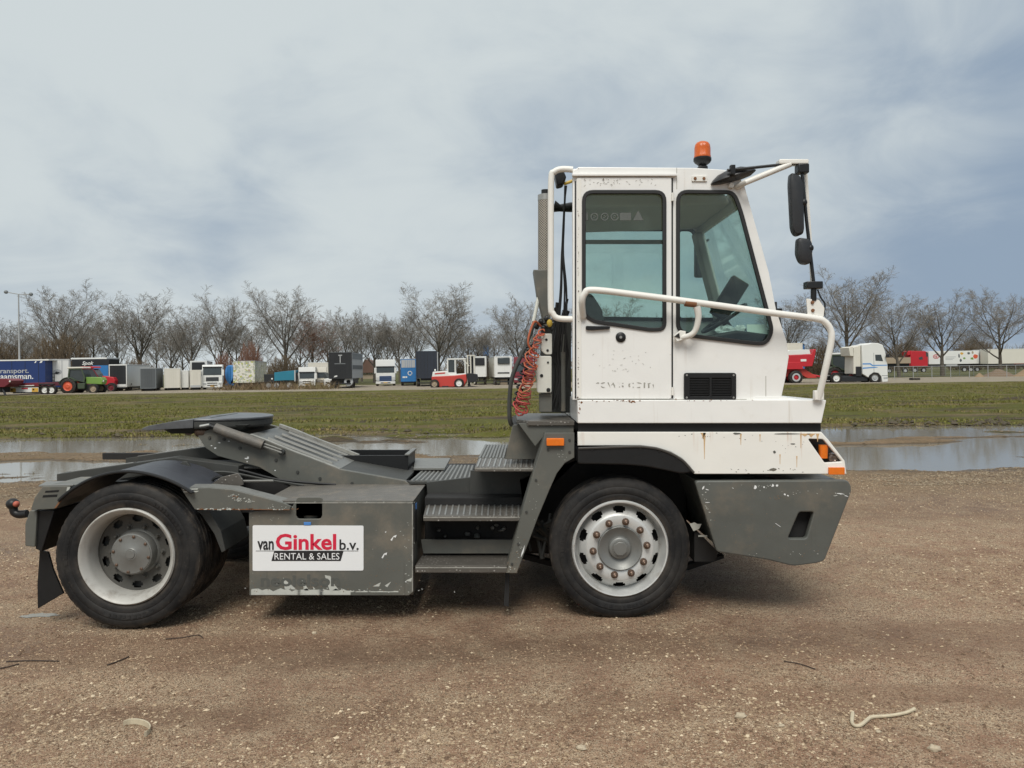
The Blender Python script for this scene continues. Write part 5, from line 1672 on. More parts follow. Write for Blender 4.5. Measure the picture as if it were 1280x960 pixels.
def ground_h(x, y):
    h = 0.035 * fbm(x * .22, y * .30, 3) + 0.020 * fbm(x * .9, y * 1.1, 4)
    h = h * (0.45 + 0.55 * sm(np.abs(x + .9) + np.abs(y - 6.6), 2, 5))       # packed level where the tractor stands
    h += 0.006 * fbm(x * 6, y * 6, 3)
    # wheel ruts in front of the tractor
    rut = bump1(y, 5.0 + .10 * np.sin(x * .35), .33) + .7 * bump1(y, 4.05 + .12 * np.sin(x * .3 + 1), .25)
    h -= 0.012 * rut * (.6 + fbm(x * .7, y * .7, 2))
    # the strip of standing water between gravel and field
    yc = y + 1.6 * fbm(x * .16, y * .05 + 9, 3) + .55 * fbm(x * .8, y * .6, 3)
    strip = sm(yc, 12.3, 14.3) * (1 - sm(yc, 21.6, 22.6))
    dep = 0.115 * strip
    isl = fbm(x * .30 + 3, y * .75, 4) + .35 * fbm(x * 1.3, y * 2.2, 3) * (1 - .6 * sm(x, 2, 4)) - .05 * sm(x, 2.2, 4)
    left = 1 - sm(x, -7.5, -4.5)
    mid = (1 - left) * (1 - sm(x, 2.2, 4.0))
    right = sm(x, 2.2, 4.0)
    dep = dep - strip * np.maximum(0, isl + .02) * (.22 * left + .50 * mid + .40 * right)
    dep = dep - strip * left * np.minimum(.125, .24 * bump1(yc + 2.2 * fbm(x * .45, y * .3 + 4, 4), 16.8, .85)) * (1 - sm(x, -9.0, -6.0) * .9)
    dep = dep - .105 * mid * (1 - sm(yc, 16.2, 18.0)) * strip
    dep = dep - mid * strip * .12 * np.clip(2.2 * fbm(x * .55 + 31, y * .5, 3) + .1, 0, 1) * sm(yc, 19.2, 20.6)
    dep = dep - right * .105 * (bump1(yc - .10 * (x - 8), 17.6, .25) * (1 - sm(x, 9.5, 11.0)) + bump1(yc, 18.6, .2) * sm(x, 9, 10) + bump1(yc, 15.0, .16) * (1 - sm(x, 5.5, 7)))
    h = h - dep
    h += .055 * fbm(x * 1.5, y * 2.4, 4) * sm(y, 10.8, 12.6) * (1 - sm(y, 22, 23.2))
    # edge bank of churned mud before the grass
    h += 0.05 * bump1(yc, 22.9, .55) * (.5 + 2.0 * np.maximum(0, fbm(x * .7, y * .9, 4)))
    # rough grassland with small flooded tracks
    gr = sm(y, 22.6, 24.0) * (1 - sm(y, 69, 72))
    h += gr * (0.045 + 0.10 * fbm(x * .12, y * .12, 4) + .05 * fbm(x * .7, y * .9, 3))
    tr = fbm(x * .05 + 40, y * .35 + 3, 3)
    h -= gr * .15 * np.maximum(0, tr - .19) / .2 * sm(fbm(x * .11 + 7, y * .06, 3), .0, .12)
    h += sm(y, 69, 74) * .10
    return h


def graded(lo, hi, d0, g, far):
    out = [v for v in np.arange(lo, hi + 1e-6, d0)]
    d = d0
    while out[-1] < far[1]:
        d *= g; out.append(out[-1] + d)
    d = d0
    low = []
    v = lo
    while v > far[0]:
        d *= g; v -= d; low.append(v)
    return np.array(low[::-1] + out)


gx = graded(-12, 12, .075, 1.022, (-70, 70))
gx = np.concatenate([[-1800, -900, -400, -180, -100], gx, [100, 180, 400, 900, 1800]])
gy_ = np.concatenate([[-600, -200, -60, -20, -8, -3, 0, 1.5], np.arange(2.4, 12, .06), np.arange(12, 24, .055), np.arange(24, 44, .20), np.arange(44, 76, .45), [78, 82, 90, 105, 130, 170, 260, 500, 1000, 2500]])
GX, GY = np.meshgrid(gx, gy_)
GZ = ground_h(GX, GY)
GZ[:4] = 0
nx_, ny_ = len(gx), len(gy_)
V = np.stack([GX.ravel(), GY.ravel(), GZ.ravel()], 1)
ii = np.arange((ny_ - 1) * nx_).reshape(ny_ - 1, nx_)[:, :-1].ravel()
Fq = np.stack([ii, ii + 1, ii + nx_ + 1, ii + nx_], 1)


def make_ground():
    m, nt, b = new_mat('ground_surface')
    P = geo_pos(nt)
    sp = nd(nt, 'ShaderNodeSeparateXYZ', Vector=P).outputs
    X, Y, Z = sp
    nA = noise_(nt, P, .55, 5, .6)
    nB = noise_(nt, P, 3.2, 6, .62)
    nC = noise_(nt, P, 22, 6, .7)
    # gravelly mud
    g = mixc(nt, ramp(nt, nA, .35, .65), (0.285, 0.166, 0.106), (0.430, 0.277, 0.185))
    g = mixc(nt, ramp(nt, nB, .35, .72, 0, .8), g, (0.500, 0.360, 0.236))
    g = mixc(nt, ramp(nt, nC, .50, .66, 0, .62), g, (0.130, 0.078, 0.046))
    # embedded chips of stone
    vo = nd(nt, 'ShaderNodeTexVoronoi', _feature='F1', Vector=P, Scale=62.0, Randomness=1.0)
    vcol = nd(nt, 'ShaderNodeSeparateColor', Color=vo.outputs['Color']).outputs
    dens = ramp(nt, math_(nt, 'ADD', nB, math_(nt, 'MULTIPLY', nA, .9)), .85, 1.12)
    pick = math_(nt, 'GREATER_THAN', vcol[0], math_(nt, 'MULTIPLY_ADD', dens, -.50, .88))
    core_ = math_(nt, 'LESS_THAN', vo.outputs['Distance'], math_(nt, 'MULTIPLY_ADD', vcol[1], .25, .20))
    chip = math_(nt, 'MULTIPLY', pick, core_)
    g = mixc(nt, math_(nt, 'MULTIPLY', chip, .8), g, mixc(nt, vcol[2], (0.30, 0.21, 0.135), (0.56, 0.45, 0.31)))
    vo2 = nd(nt, 'ShaderNodeTexVoronoi', _feature='F1', Vector=P, Scale=190.0, Randomness=1.0)
    v2 = nd(nt, 'ShaderNodeSeparateColor', Color=vo2.outputs['Color']).outputs
    p2 = math_(nt, 'GREATER_THAN', v2[0], math_(nt, 'MULTIPLY_ADD', dens, -.34, .78))
    g = mixc(nt, math_(nt, 'MULTIPLY', p2, .85), g, mixc(nt, math_(nt, 'GREATER_THAN', v2[2], .42), (0.110, 0.068, 0.040), (0.58, 0.46, 0.32)))
    # smooth, compacted wheel tracks where few chips show
    yw = math_(nt, 'ADD', Y, math_(nt, 'MULTIPLY', math_(nt, 'SUBTRACT', noise_(nt, scaled(nt, P, (.35, .9, 1)), 1.0, 4), .5), .9))
    tk = math_(nt, 'MAXIMUM', math_(nt, 'MULTIPLY', ramp(nt, yw, 4.62, 4.86), ramp(nt, yw, 5.50, 5.26)), math_(nt, 'MULTIPLY', ramp(nt, yw, 3.90, 4.02), ramp(nt, yw, 4.34, 4.20)))
    tk = math_(nt, 'MAXIMUM', tk, math_(nt, 'MULTIPLY', math_(nt, 'MULTIPLY', ramp(nt, yw, 8.7, 9.1), ramp(nt, yw, 10.2, 9.8)), .6))
    tk = math_(nt, 'MULTIPLY', tk, ramp(nt, nA, .36, .56))
    g = mixc(nt, math_(nt, 'MULTIPLY', tk, .55), g, mixc(nt, nB, (0.215, 0.122, 0.076), (0.300, 0.188, 0.122)))
    # paler, straw littered shore near the water
    shore = math_(nt, 'MULTIPLY', ramp(nt, math_(nt, 'ADD', Y, math_(nt, 'MULTIPLY', nA, 3.0)), 9.5, 14.5), ramp(nt, Y, 24, 22))
    sh = mixc(nt, nB, (0.150, 0.104, 0.055), (0.290, 0.215, 0.130))
    sh = mixc(nt, ramp(nt, nC, .5, .75), sh, (0.085, 0.066, 0.030))
    g = mixc(nt, math_(nt, 'MULTIPLY', shore, .75), g, sh)
    # field
    sx_ = scaled(nt, P, (0.55, 1.0, 1.0))
    f1 = noise_(nt, sx_, .55, 6, .65)
    f2 = noise_(nt, sx_, 3.5, 5, .7)
    f3 = noise_(nt, scaled(nt, P, (0.40, 1.0, 1.0)), .34, 5, .6)
    gr = mixc(nt, f2, (0.076, 0.084, 0.010), (0.180, 0.170, 0.040))
    gr = mixc(nt, ramp(nt, f1, .48, .60), gr, (0.190, 0.145, 0.068))
    gr = mixc(nt, ramp(nt, f3, .53, .62), gr, (0.098, 0.076, 0.048))
    yb = math_(nt, 'ADD', Y, math_(nt, 'MULTIPLY', math_(nt, 'SUBTRACT', f1, .5), 3.0))
    c = mixc(nt, ramp(nt, yb, 19.0, 20.6), g, gr)
    # sandy road beyond the field, then grass again
    road = mixc(nt, nB, (0.30, 0.25, 0.185), (0.40, 0.35, 0.27))
    c = mixc(nt, math_(nt, 'MULTIPLY', ramp(nt, yb, 70.3, 71.4), ramp(nt, yb, 97, 94)), c, road)
    far = mixc(nt, f1, (0.075, 0.085, 0.028), (0.13, 0.12, 0.055))
    c = mixc(nt, ramp(nt, yb, 95, 97.5), c, far)
    # wet near the water line
    wet = ramp(nt, math_(nt, 'ADD', Z, math_(nt, 'MULTIPLY', math_(nt, 'SUBTRACT', nB, .5), .03)), .012, -.028)
    damp = ramp(nt, nA, .58, .40, 0.0, .32)
    c = mixc(nt, math_(nt, 'MULTIPLY', wet, .62), c, (0.052, 0.040, 0.026))
    nt.links.new(c, b.inputs['Base Color'])
    rr = math_(nt, 'SUBTRACT', .90, math_(nt, 'ADD', math_(nt, 'MULTIPLY', wet, .50), math_(nt, 'MULTIPLY', damp, .45)))
    nt.links.new(rr, b.inputs['Roughness'])
    b.inputs['Specular IOR Level'].default_value = 0.16
    hh = math_(nt, 'ADD', math_(nt, 'MULTIPLY', nC, .9), math_(nt, 'ADD', math_(nt, 'MULTIPLY', chip, .5), math_(nt, 'MULTIPLY', p2, .25)))
    bp = nd(nt, 'ShaderNodeBump', Strength=1.0, Distance=.04, Height=hh)
    nt.links.new(bp.outputs[0], b.inputs['Normal'])
    return m


M['ground'] = make_ground()
gme = raw_mesh('ground', V, Fq, True)
ground = part('ground', gme, M['ground'], None)
tag(ground, kind='structure')


def make_water():
    m, nt, b = new_mat('puddle_water')
    P = geo_pos(nt)
    b.inputs['Base Color'].default_value = (0.205, 0.185, 0.145, 1)
    b.inputs['Roughness'].default_value = 0.03
    b.inputs['IOR'].default_value = 1.33
    b.inputs['Specular IOR Level'].default_value = 0.9
    bp = nd(nt, 'ShaderNodeBump', Strength=.10, Distance=.01, Height=noise_(nt, scaled(nt, P, (1.4, 3.2, 1)), 2.6, 3))
    nt.links.new(bp.outputs[0], b.inputs['Normal'])
    return m


M['water'] = make_water()
wm = MB()
wm.add([(-90, 11.4, WATER), (90, 11.4, WATER), (90, 23.4, WATER), (-90, 23.4, WATER)], [(0, 1, 2, 3)])
wo_ = part('puddle_water', wm.mesh('puddle_water'), M['water'], None)
tag(wo_, kind='structure')
wm = MB()
wm.add([(-90, 24.2, -.006), (90, 24.2, -.006), (90, 68.5, -.006), (-90, 68.5, -.006)], [(0, 1, 2, 3)])
tag(part('field_water', wm.mesh('field_water'), M['water'], None), kind='structure')
# a small wet patch beside the rear wheel
hz = float(ground_h(np.array([-3.4]), np.array([5.75]))[0])
wp_ = MB()
wp_.add([(-3.62 + math.cos(a) * .15 * rg.uniform(.4, 1.15), 5.85 + math.sin(a) * .06 * rg.uniform(.5, 1.1), hz + .004) for a in (k * 2 * math.pi / 22 for k in range(22))], [tuple(range(22))])
tag(part('puddle_water', wp_.mesh('puddle'), M['water'], None), kind='structure')


# ---- loose stone chips, clods and straw
def scatter_stones(n, seed, dens_fn, size, yr, hw, flat=(.35, .75)):
    r = np.random.RandomState(seed)
    x = r.uniform(-1, 1, n * 4)
    y = yr[0] + (yr[1] - yr[0]) * r.rand(n * 4) ** 1.25
    x = x * (y * .70 + hw)
    k = r.rand(n * 4) < dens_fn(x, y)
    x, y = x[k][:n], y[k][:n]
    n = len(x)
    z = ground_h(x, y)
    k = z > WATER - .004
    x, y, z = x[k], y[k], z[k]
    n = len(x)
    s = size[0] * np.exp(r.rand(n) ** 2.2 * math.log(size[1] / size[0]))
    base = np.array([[1, 0, 0], [0, 1, 0], [-1, 0, 0], [0, -1, 0], [.25, .1, .8], [-.1, -.2, -.7]], float)
    Vv = base[None] * (1 + r.uniform(-.35, .35, (n, 6, 3)))
    sc_ = np.stack([s, s * r.uniform(.5, .9, n), s * r.uniform(*flat, n)], 1)
    Vv = Vv * sc_[:, None, :]
    a = r.uniform(0, 6.28, n)
    ca, sa = np.cos(a), np.sin(a)
    X = Vv[..., 0] * ca[:, None] - Vv[..., 1] * sa[:, None]
    Yy = Vv[..., 0] * sa[:, None] + Vv[..., 1] * ca[:, None]
    Vv = np.stack([X + x[:, None], Yy + y[:, None], Vv[..., 2] + z[:, None] + s[:, None] * .12], 2)
    f = np.array([[0, 1, 4], [1, 2, 4], [2, 3, 4], [3, 0, 4], [1, 0, 5], [2, 1, 5], [3, 2, 5], [0, 3, 5]])
    F = (f[None] + (np.arange(n) * 6)[:, None, None]).reshape(-1, 3)
    return Vv.reshape(-1, 3), F


def stone_mat(name, a, b_, c_):
    m, nt, b = new_mat(name)
    P = geo_pos(nt)
    rnd_ = nd(nt, 'ShaderNodeTexVoronoi', _feature='F1', Vector=P, Scale=45.0)
    sc_ = nd(nt, 'ShaderNodeSeparateColor', Color=rnd_.outputs['Color']).outputs
    c = mixc(nt, sc_[0], a, b_)
    c = mixc(nt, ramp(nt, sc_[1], .72, .95), c, c_)
    nt.links.new(c, b.inputs['Base Color'])
    b.inputs['Roughness'].default_value = .8
    return m


def dens_gravel(x, y):
    d = fbm(x * .9, y * 1.0, 3) + .55 * fbm(x * .28 + 5, y * .5, 3)
    d = np.clip((d + .03) * 4.2, .03, 1)
    d *= 1 - .85 * (bump1(y, 5.2, .55) + .8 * bump1(y, 4.55, .18)) * np.clip(.5 + 3 * fbm(x * .5 + 9, y * .8, 2), 0, 1)
    return np.clip(d + .35 * sm(x, 2.2, 4.5) * sm(y, 4.6, 6), 0, 1)


M['stone'] = stone_mat('stone_chips', (0.25, 0.17, 0.105), (0.40, 0.30, 0.19), (0.60, 0.49, 0.34))
Vs, Fs = scatter_stones(52000, 3, dens_gravel, (.0035, .017), (3.2, 12.8), .6)
tag(part('gravel', raw_mesh('gravel', Vs, Fs), M['stone'], None), kind='stuff')
M['chip'] = stone_mat('brown_chips', (0.20, 0.125, 0.074), (0.40, 0.28, 0.178), (0.58, 0.45, 0.30))
Vs, Fs = scatter_stones(80000, 4, lambda x, y: np.clip(.45 + 2 * fbm(x * .6 + 3, y * .8, 3), .12, 1), (.003, .011), (3.2, 12.5), .6, (.25, .6))
tag(part('fine_gravel', raw_mesh('fine_gravel', Vs, Fs), M['chip'], None), kind='stuff')
M['clod'] = stone_mat('mud_clods', (0.11, 0.066, 0.038), (0.24, 0.155, 0.092), (0.26, 0.175, 0.11))
Vs, Fs = scatter_stones(24000, 5, lambda x, y: np.clip(.25 + 3 * fbm(x * .8, y, 3), .02, 1), (.004, .017), (3.2, 13.5), .6)
tag(part('mud_crumbs', raw_mesh('mud_crumbs', Vs, Fs), M['clod'], None), kind='stuff')


def dens_clod(x, y):
    return np.clip(bump1(y + 1.6 * fbm(x * .16, y * .05 + 9, 3), 22.9, .9) * (.3 + 3 * fbm(x * .5, y, 3)) * (.25 + sm(x, 2, 7)), 0, 1)


Vs, Fs = scatter_stones(2600, 6, dens_clod, (.03, .16), (21.5, 25), 2.0, (.3, .8))
M['turf_mud'] = stone_mat('churned_turf', (0.050, 0.038, 0.024), (0.085, 0.062, 0.038), (0.085, 0.085, 0.03))
tag(part('churned_mud', raw_mesh('churned_mud', Vs, Fs), M['turf_mud'], None), kind='stuff')


def dens_shore(x, y):
    z = ground_h(x, y)
    return np.clip(bump1(z, .0, .03) * .9, 0, 1) * np.clip(.4 + 3 * fbm(x * .6, y, 3), 0, 1)


Vs, Fs = scatter_stones(42000, 9, dens_shore, (.009, .045), (11.5, 23), 1.5, (.2, .5))
M['litter'] = stone_mat('shore_litter', (0.16, 0.115, 0.07), (0.30, 0.24, 0.16), (0.10, 0.06, 0.035))
tag(part('shore_litter', raw_mesh('shore_litter', Vs, Fs), M['litter'], None), kind='stuff')


def scatter_blades(n, seed, yr, dens, hgt, wid, pw=1.0):
    r = np.random.RandomState(seed)
    y = yr[0] + (yr[1] - yr[0]) * r.rand(n) ** pw
    x = r.uniform(-1, 1, n) * (y * .72 + 1.5)
    k = r.rand(n) < dens(x, y)
    x, y = x[k], y[k]
    z = ground_h(x, y)
    n = len(x)
    h = r.uniform(*hgt, n)
    a = r.uniform(0, 6.28, n)
    ln = r.uniform(-.9, .9, (n, 2)) * h[:, None]
    w = r.uniform(*wid, n)
    dx_, dy_ = np.cos(a) * w, np.sin(a) * w
    p0 = np.stack([x - dx_, y - dy_, z - .01], 1)
    p1 = np.stack([x + dx_, y + dy_, z - .01], 1)
    p2 = np.stack([x + ln[:, 0], y + ln[:, 1], z + h], 1)
    Vv = np.stack([p0, p1, p2], 1).reshape(-1, 3)
    return Vv, np.arange(n * 3).reshape(-1, 3)


def blade_mat(name, a, b_, c_):
    m, nt, b = new_mat(name)
    P = geo_pos(nt)
    n = noise_(nt, scaled(nt, P, (.3, 1, 1)), .8, 5, .7)
    n2 = noise_(nt, P, 14, 3)
    c = mixc(nt, n2, a, b_)
    c = mixc(nt, ramp(nt, n, .45, .68), c, c_)
    nt.links.new(c, b.inputs['Base Color'])
    b.inputs['Roughness'].default_value = .7
    b.inputs['Specular IOR Level'].default_value = .25
    return m


M['grass'] = blade_mat('field_grass', (0.086, 0.098, 0.012), (0.210, 0.196, 0.045), (0.240, 0.186, 0.080))


def dens_grass(x, y):
    z = ground_h(x, y)
    return np.clip(sm(y + 1.6 * fbm(x * .16, y * .05 + 9, 3) + .8 * fbm(x * .5, y, 2), 21.4, 22.3) * (z > -.026) * (.50 + 3.4 * fbm(x * .18, y * .5, 4)), 0, 1)


V1, F1 = scatter_blades(190000, 21, (20.6, 69), dens_grass, (.03, .085), (.012, .035), 1.5)
tag(part('field_grass', raw_mesh('field_grass', V1, F1), M['grass'], None), kind='stuff')


def dens_mid(x, y):
    z = ground_h(x, y)
    return ((z > WATER) * np.clip(.15 + 2.5 * fbm(x * .4, y * .8, 3), 0, 1) * (1 - sm(x, 2.5, 4)) * sm(y, 13.5, 16))


V1, F1 = scatter_blades(110000, 23, (12.6, 23), dens_mid, (.015, .06), (.005, .014))
M['straw'] = blade_mat('straw_stubble', (0.12, 0.11, 0.035), (0.24, 0.19, 0.10), (0.20, 0.13, 0.07))
tag(part('shore_straw', raw_mesh('shore_straw', V1, F1), M['straw'], None), kind='stuff')


def dens_weed(x, y):
    p = x / y * FPX + CX
    return np.clip((bump1(p, 312, 26) + .8 * bump1(p, 398, 16) + .25 * bump1(p, 350, 30)) * (.3 + 3 * fbm(x * .9, y, 3)), 0, 1)


V1, F1 = scatter_blades(60000, 41, (75.0, 78.5), dens_weed, (.25, 1.1), (.015, .04))
M['weed'] = blade_mat('dry_weeds', (0.13, 0.085, 0.05), (0.26, 0.19, 0.11), (0.19, 0.16, 0.07))
tag(part('dry_weeds', raw_mesh('dry_weeds', V1, F1), M['weed'], None), kind='stuff')


# ---- single things lying in the foreground
def on_ground(px, py):
    """world point of the ground seen at a pixel of the photograph"""
    d = RY.to_3x3() @ Vector(((px - CX) / FPX, 1.0, (CY - py) / FPX))
    t = -HCAM / d.z
    p = Vector((d.x * t, d.y * t, 0))
    p.z = float(ground_h(np.array([p.x]), np.array([p.y]))[0])
    return p


M['peeled'] = paint('peeled_pale_wood', (0.52, 0.45, 0.32), .7, .3, dirt=((.25, .18, .12), .4, 30), scale=30)
sp_ = [on_ground(a, b) + Vector((0, 0, .012)) for a, b in ((1066, 897), (1065, 909), (1069, 914), (1076, 913), (1083, 907), (1090, 902), (1112, 900), (1132, 896), (1143, 891))]
st = part('dry_stick', MB().tube(smooth(sp_, 3), [.009, .010, .010, .009, .008, .008, .008, .008, .009, .009, .009, .0095, .0095, .0095, .009, .009, .0085, .008, .008, .008, .008, .008, .008, .009, .010][:len(smooth(sp_, 3))], 8), M['peeled'])
tag(st, 'pale peeled crooked stick lying on the gravel in front of the bumper', 'stick')
bk_ = [on_ground(a, b) for a, b in ((154, 908), (163, 905.5), (174, 906), (183, 909), (187, 914), (185, 920), (180, 922.5))]
bm2 = MB()
rings = []
for p in smooth(bk_, 3):
    rings.append([p + Vector((0, 0, 0.0)), p + Vector((0, .012, .001)), p + Vector((0, .014, .026)), p + Vector((0, .001, .028))])
bm2.loft(rings)
tag(part('bark_strip', bm2, M['peeled'], None, .001), 'curled strip of pale bark lying on the bare mud', 'bark')
M['twig'] = paint('dark_twig', (0.045, 0.030, 0.022), .8, .3)
for pts, r_, lab in (([(8, 827), (40, 826), (74, 827)], .007, 'long straight dark twig near the rear wheel track'),
                     ([(0, 836), (12, 833), (24, 830)], .007, 'short dark twig cut by the frame edge'),
                     ([(207, 800), (230, 798), (247, 795), (254, 799)], .006, 'bent dark twig lying just below the rear tyre'),
                     ([(134, 832), (150, 826), (161, 821)], .007, 'forked brown twig on the mud between the two ruts'),
                     ([(980, 829), (1000, 833), (1019, 840)], .006, 'thin dark twig on the gravel below the front bumper')):
    P_ = [on_ground(a, b) + Vector((0, 0, .006)) for a, b in pts]
    tag(part('twig', MB().tube(smooth(P_, 3), r_ * .55, 6), M['twig']), lab, 'twig', 'twigs lying on the gravel')
M['pale_stone'] = paint('pale_stone', (0.42, 0.35, 0.25), .8, .3, scale=40)
for (px, py, w, lab) in ((926, 899, .055, 'flat pale stone left of the crooked stick'), (727, 939, .045, 'buff rounded stone at the bottom of the picture'), (1168, 942, .055, 'pale flat stone below the crooked stick'),
                         (977, 912, .030, 'small pale upright stone on the gravel'), (1098, 919, .026, 'small white stone just under the crooked stick'), (393, 792, .034, 'small flat pale stone in front of the tank box')):
    p = on_ground(px, py)
    tag(part('stone', MB().ball(p + Vector((0, 0, w * .15)), w * .55, w * .4, w * .28, 9, 6, .5), M['pale_stone'], None, sharp=10), lab, 'stone', 'loose pale stones')
# ================================================================== bare winter trees
def grow_tree(seed, H, kind):
    r = random.Random(seed)
    segs = [[], []]      # thick (trunk and limbs), thin (crown)

    def rv():
        return Vector((r.gauss(0, 1), r.gauss(0, 1), r.gauss(0, 1)))

    def branch(p, d, L, r0, lvl, maxl):
        n = (7, 5, 4, 3, 2, 2)[lvl]
        step = L / n
        rad = r0
        pts = [(p.copy(), rad)]
        tip = max(r0 * .22, .0075)
        for k in range(n):
            wob = (.022, .06, .11, .16, .20, .3)[lvl]
            d = (d + rv() * wob + Vector((0, 0, (.0, .11, .12, .10, .06, 0)[lvl]))).normalized()
            p2 = p + d * step
            r2 = r0 + (tip - r0) * (k + 1) / n
            segs[0 if lvl <= 1 else 1].append((p.copy(), p2.copy(), rad, r2))
            p, rad = p2, r2
            pts.append((p.copy(), rad))
        if lvl >= maxl:
            return
        m = (kind['limbs'], kind['n2'], kind['n3'], kind['n4'], 3)[lvl]
        for j in range(m):
            t = (kind['fork'] + (1 - kind['fork']) * (j + r.random()) / m) if lvl == 0 else (.18 + .82 * (j + r.random()) / m)
            i = min(int(t * n), n - 1)
            f = t * n - i
            q0 = pts[i][0].lerp(pts[i + 1][0], f)
            rr = pts[i][1] * (1 - f) + pts[i + 1][1] * f
            dd = (pts[i + 1][0] - pts[i][0]).normalized()
            if lvl <= 1:
                ga = j * 2.4 + r.uniform(-.5, .5) + lvl
                side = Vector((math.cos(ga), math.sin(ga), r.uniform(-.1, .35)))
            else:
                side = rv()
            side = (side - dd * side.dot(dd)).normalized()
            if lvl == 0 and side.z < 0:
                side.z *= .2
            ang = R(r.uniform(*kind['ang'][lvl]))
            nd_ = (dd * math.cos(ang) + side * math.sin(ang)).normalized()
            Ln = L * r.uniform(*kind['len'][lvl]) * (1.15 - .5 * t if lvl else 1.1 - .25 * t)
            branch(q0, nd_, Ln, max(min(rr * .62, r0 * .46), .0115), lvl + 1, maxl)

    branch(Vector((0, 0, -.1)), Vector((r.gauss(0, .015), r.gauss(0, .015), 1)).normalized(), H * kind['trunk'], H * kind['girth'], 0, 4)
    zt_ = max(s_[1].z for s_ in segs[1])
    k = H / zt_
    return [[(a * k, b * k, ra, rb) for a, b, ra, rb in s_] for s_ in segs]


def seg_mesh(name, segs, n):
    P0 = np.array([s_[0][:] for s_ in segs]); P1 = np.array([s_[1][:] for s_ in segs])
    R0 = np.array([s_[2] for s_ in segs]); R1 = np.array([s_[3] for s_ in segs])
    d = P1 - P0
    d /= np.maximum(np.linalg.norm(d, axis=1), 1e-6)[:, None]
    ref = np.where(np.abs(d[:, 2:3]) < .9, np.array([[0, 0, 1.]]), np.array([[1., 0, 0]]))
    u = np.cross(d, ref); u /= np.linalg.norm(u, axis=1)[:, None]
    w = np.cross(d, u)
    m = len(segs)
    V = np.zeros((m, 2 * n, 3))
    for k in range(n):
        a = 2 * math.pi * k / n
        o = u * math.cos(a) + w * math.sin(a)
        V[:, k] = P0 + o * R0[:, None]
        V[:, n + k] = P1 + d * (R1[:, None] * .5) + o * R1[:, None]
    f = np.array([[k, (k + 1) % n, n + (k + 1) % n, n + k] for k in range(n)])
    F = (f[None] + (np.arange(m) * 2 * n)[:, None, None]).reshape(-1, 4)
    return raw_mesh(name, V.reshape(-1, 3), F, n > 4)


M['bark'] = paint('grey_brown_bark', (0.110, 0.095, 0.076), .9, .35, dirt=((0.10, 0.105, 0.055), .4, 1.2), scale=3)
M['twigs'] = paint('winter_twigs', (0.215, 0.195, 0.168), .9, .25, scale=.8)
M['twigs_red'] = paint('russet_twigs', (0.200, 0.105, 0.070), .9, .3, scale=.8)
M['twigs_brown'] = paint('brown_twigs', (0.125, 0.092, 0.056), .9, .35, scale=.6)
M['twigs_dark'] = paint('dim_twigs', (0.185, 0.160, 0.130), .9, .3, scale=.6)
KIND_UP = dict(trunk=.66, girth=.014, fork=.26, limbs=14, n2=9, n3=7, n4=6, ang=[(24, 46), (24, 55), (28, 60), (30, 65)], len=[(.62, .82), (.36, .55), (.38, .56), (.40, .65)])
KIND_VASE = dict(trunk=.52, girth=.018, fork=.42, limbs=10, n2=10, n3=7, n4=6, ang=[(20, 42), (26, 55), (28, 60), (30, 65)], len=[(.80, 1.05), (.36, .52), (.38, .56), (.40, .65)])
KIND_WIDE = dict(trunk=.54, girth=.0155, fork=.30, limbs=13, n2=9, n3=7, n4=6, ang=[(30, 60), (26, 55), (28, 60), (30, 65)], len=[(.60, .78), (.36, .54), (.38, .56), (.40, .65)])
TREES = []
for i, (kd, sd_) in enumerate(((KIND_UP, 3), (KIND_UP, 14), (KIND_VASE, 5), (KIND_VASE, 26), (KIND_WIDE, 7), (KIND_WIDE, 18), (KIND_UP, 31), (KIND_VASE, 44))):
    a, b = grow_tree(sd_, 15.0, kd)
    TREES.append((seg_mesh('trunk', a, 7), seg_mesh('crown', b, 3)))
_used = {}


def wx(px, Y):
    """world x of a pixel column at distance Y near the horizon"""
    return (px - CX) / FPX * Y


def hor(px):
    return CY - ROLL * (px - CX)


def zpx(px, py, Y):
    return HCAM + (hor(px) - py) / FPX * Y


def tree(var, px, top, Y, width, label, group='bare trees behind the yard', twig=None, rot=None):
    H_ = zpx(px, top, Y)
    t = thing('bare_tree', label, 'tree', (wx(px, Y), Y, 0), rot if rot is not None else random.uniform(0, 6.28), group)
    kz = H_ / 15.0
    tm, cm = TREES[var]
    key = (var, twig)
    if key not in _used:
        tr_ = bpy.data.objects.new('trunk', tm if var not in [k[0] for k in _used] else tm)
        cmesh = cm if twig is None else cm.copy()
        cr_ = bpy.data.objects.new('crown', cmesh)
        if not tm.materials: tm.materials.append(M['bark'])
        cmesh.materials.clear()
        cmesh.materials.append(M[twig or 'twigs'])
        _used[key] = (tr_, cr_)
        pair = (tr_, cr_)
    else:
        pair = tuple(o.copy() for o in _used[key])
    co = np.empty(len(pair[1].data.vertices) * 3, dtype=np.float32)
    pair[1].data.vertices.foreach_get('co', co)
    co = co.reshape(-1, 3)
    w0 = np.percentile(co[:, 0], 98) - np.percentile(co[:, 0], 2)
    kx = (width * Y / FPX) / w0
    kx = max(.6 * kz, min(1.5 * kz, kx))
    for o in pair:
        COL.objects.link(o)
        o.parent = t
    t.scale = (kx, kx, kz)
    return t


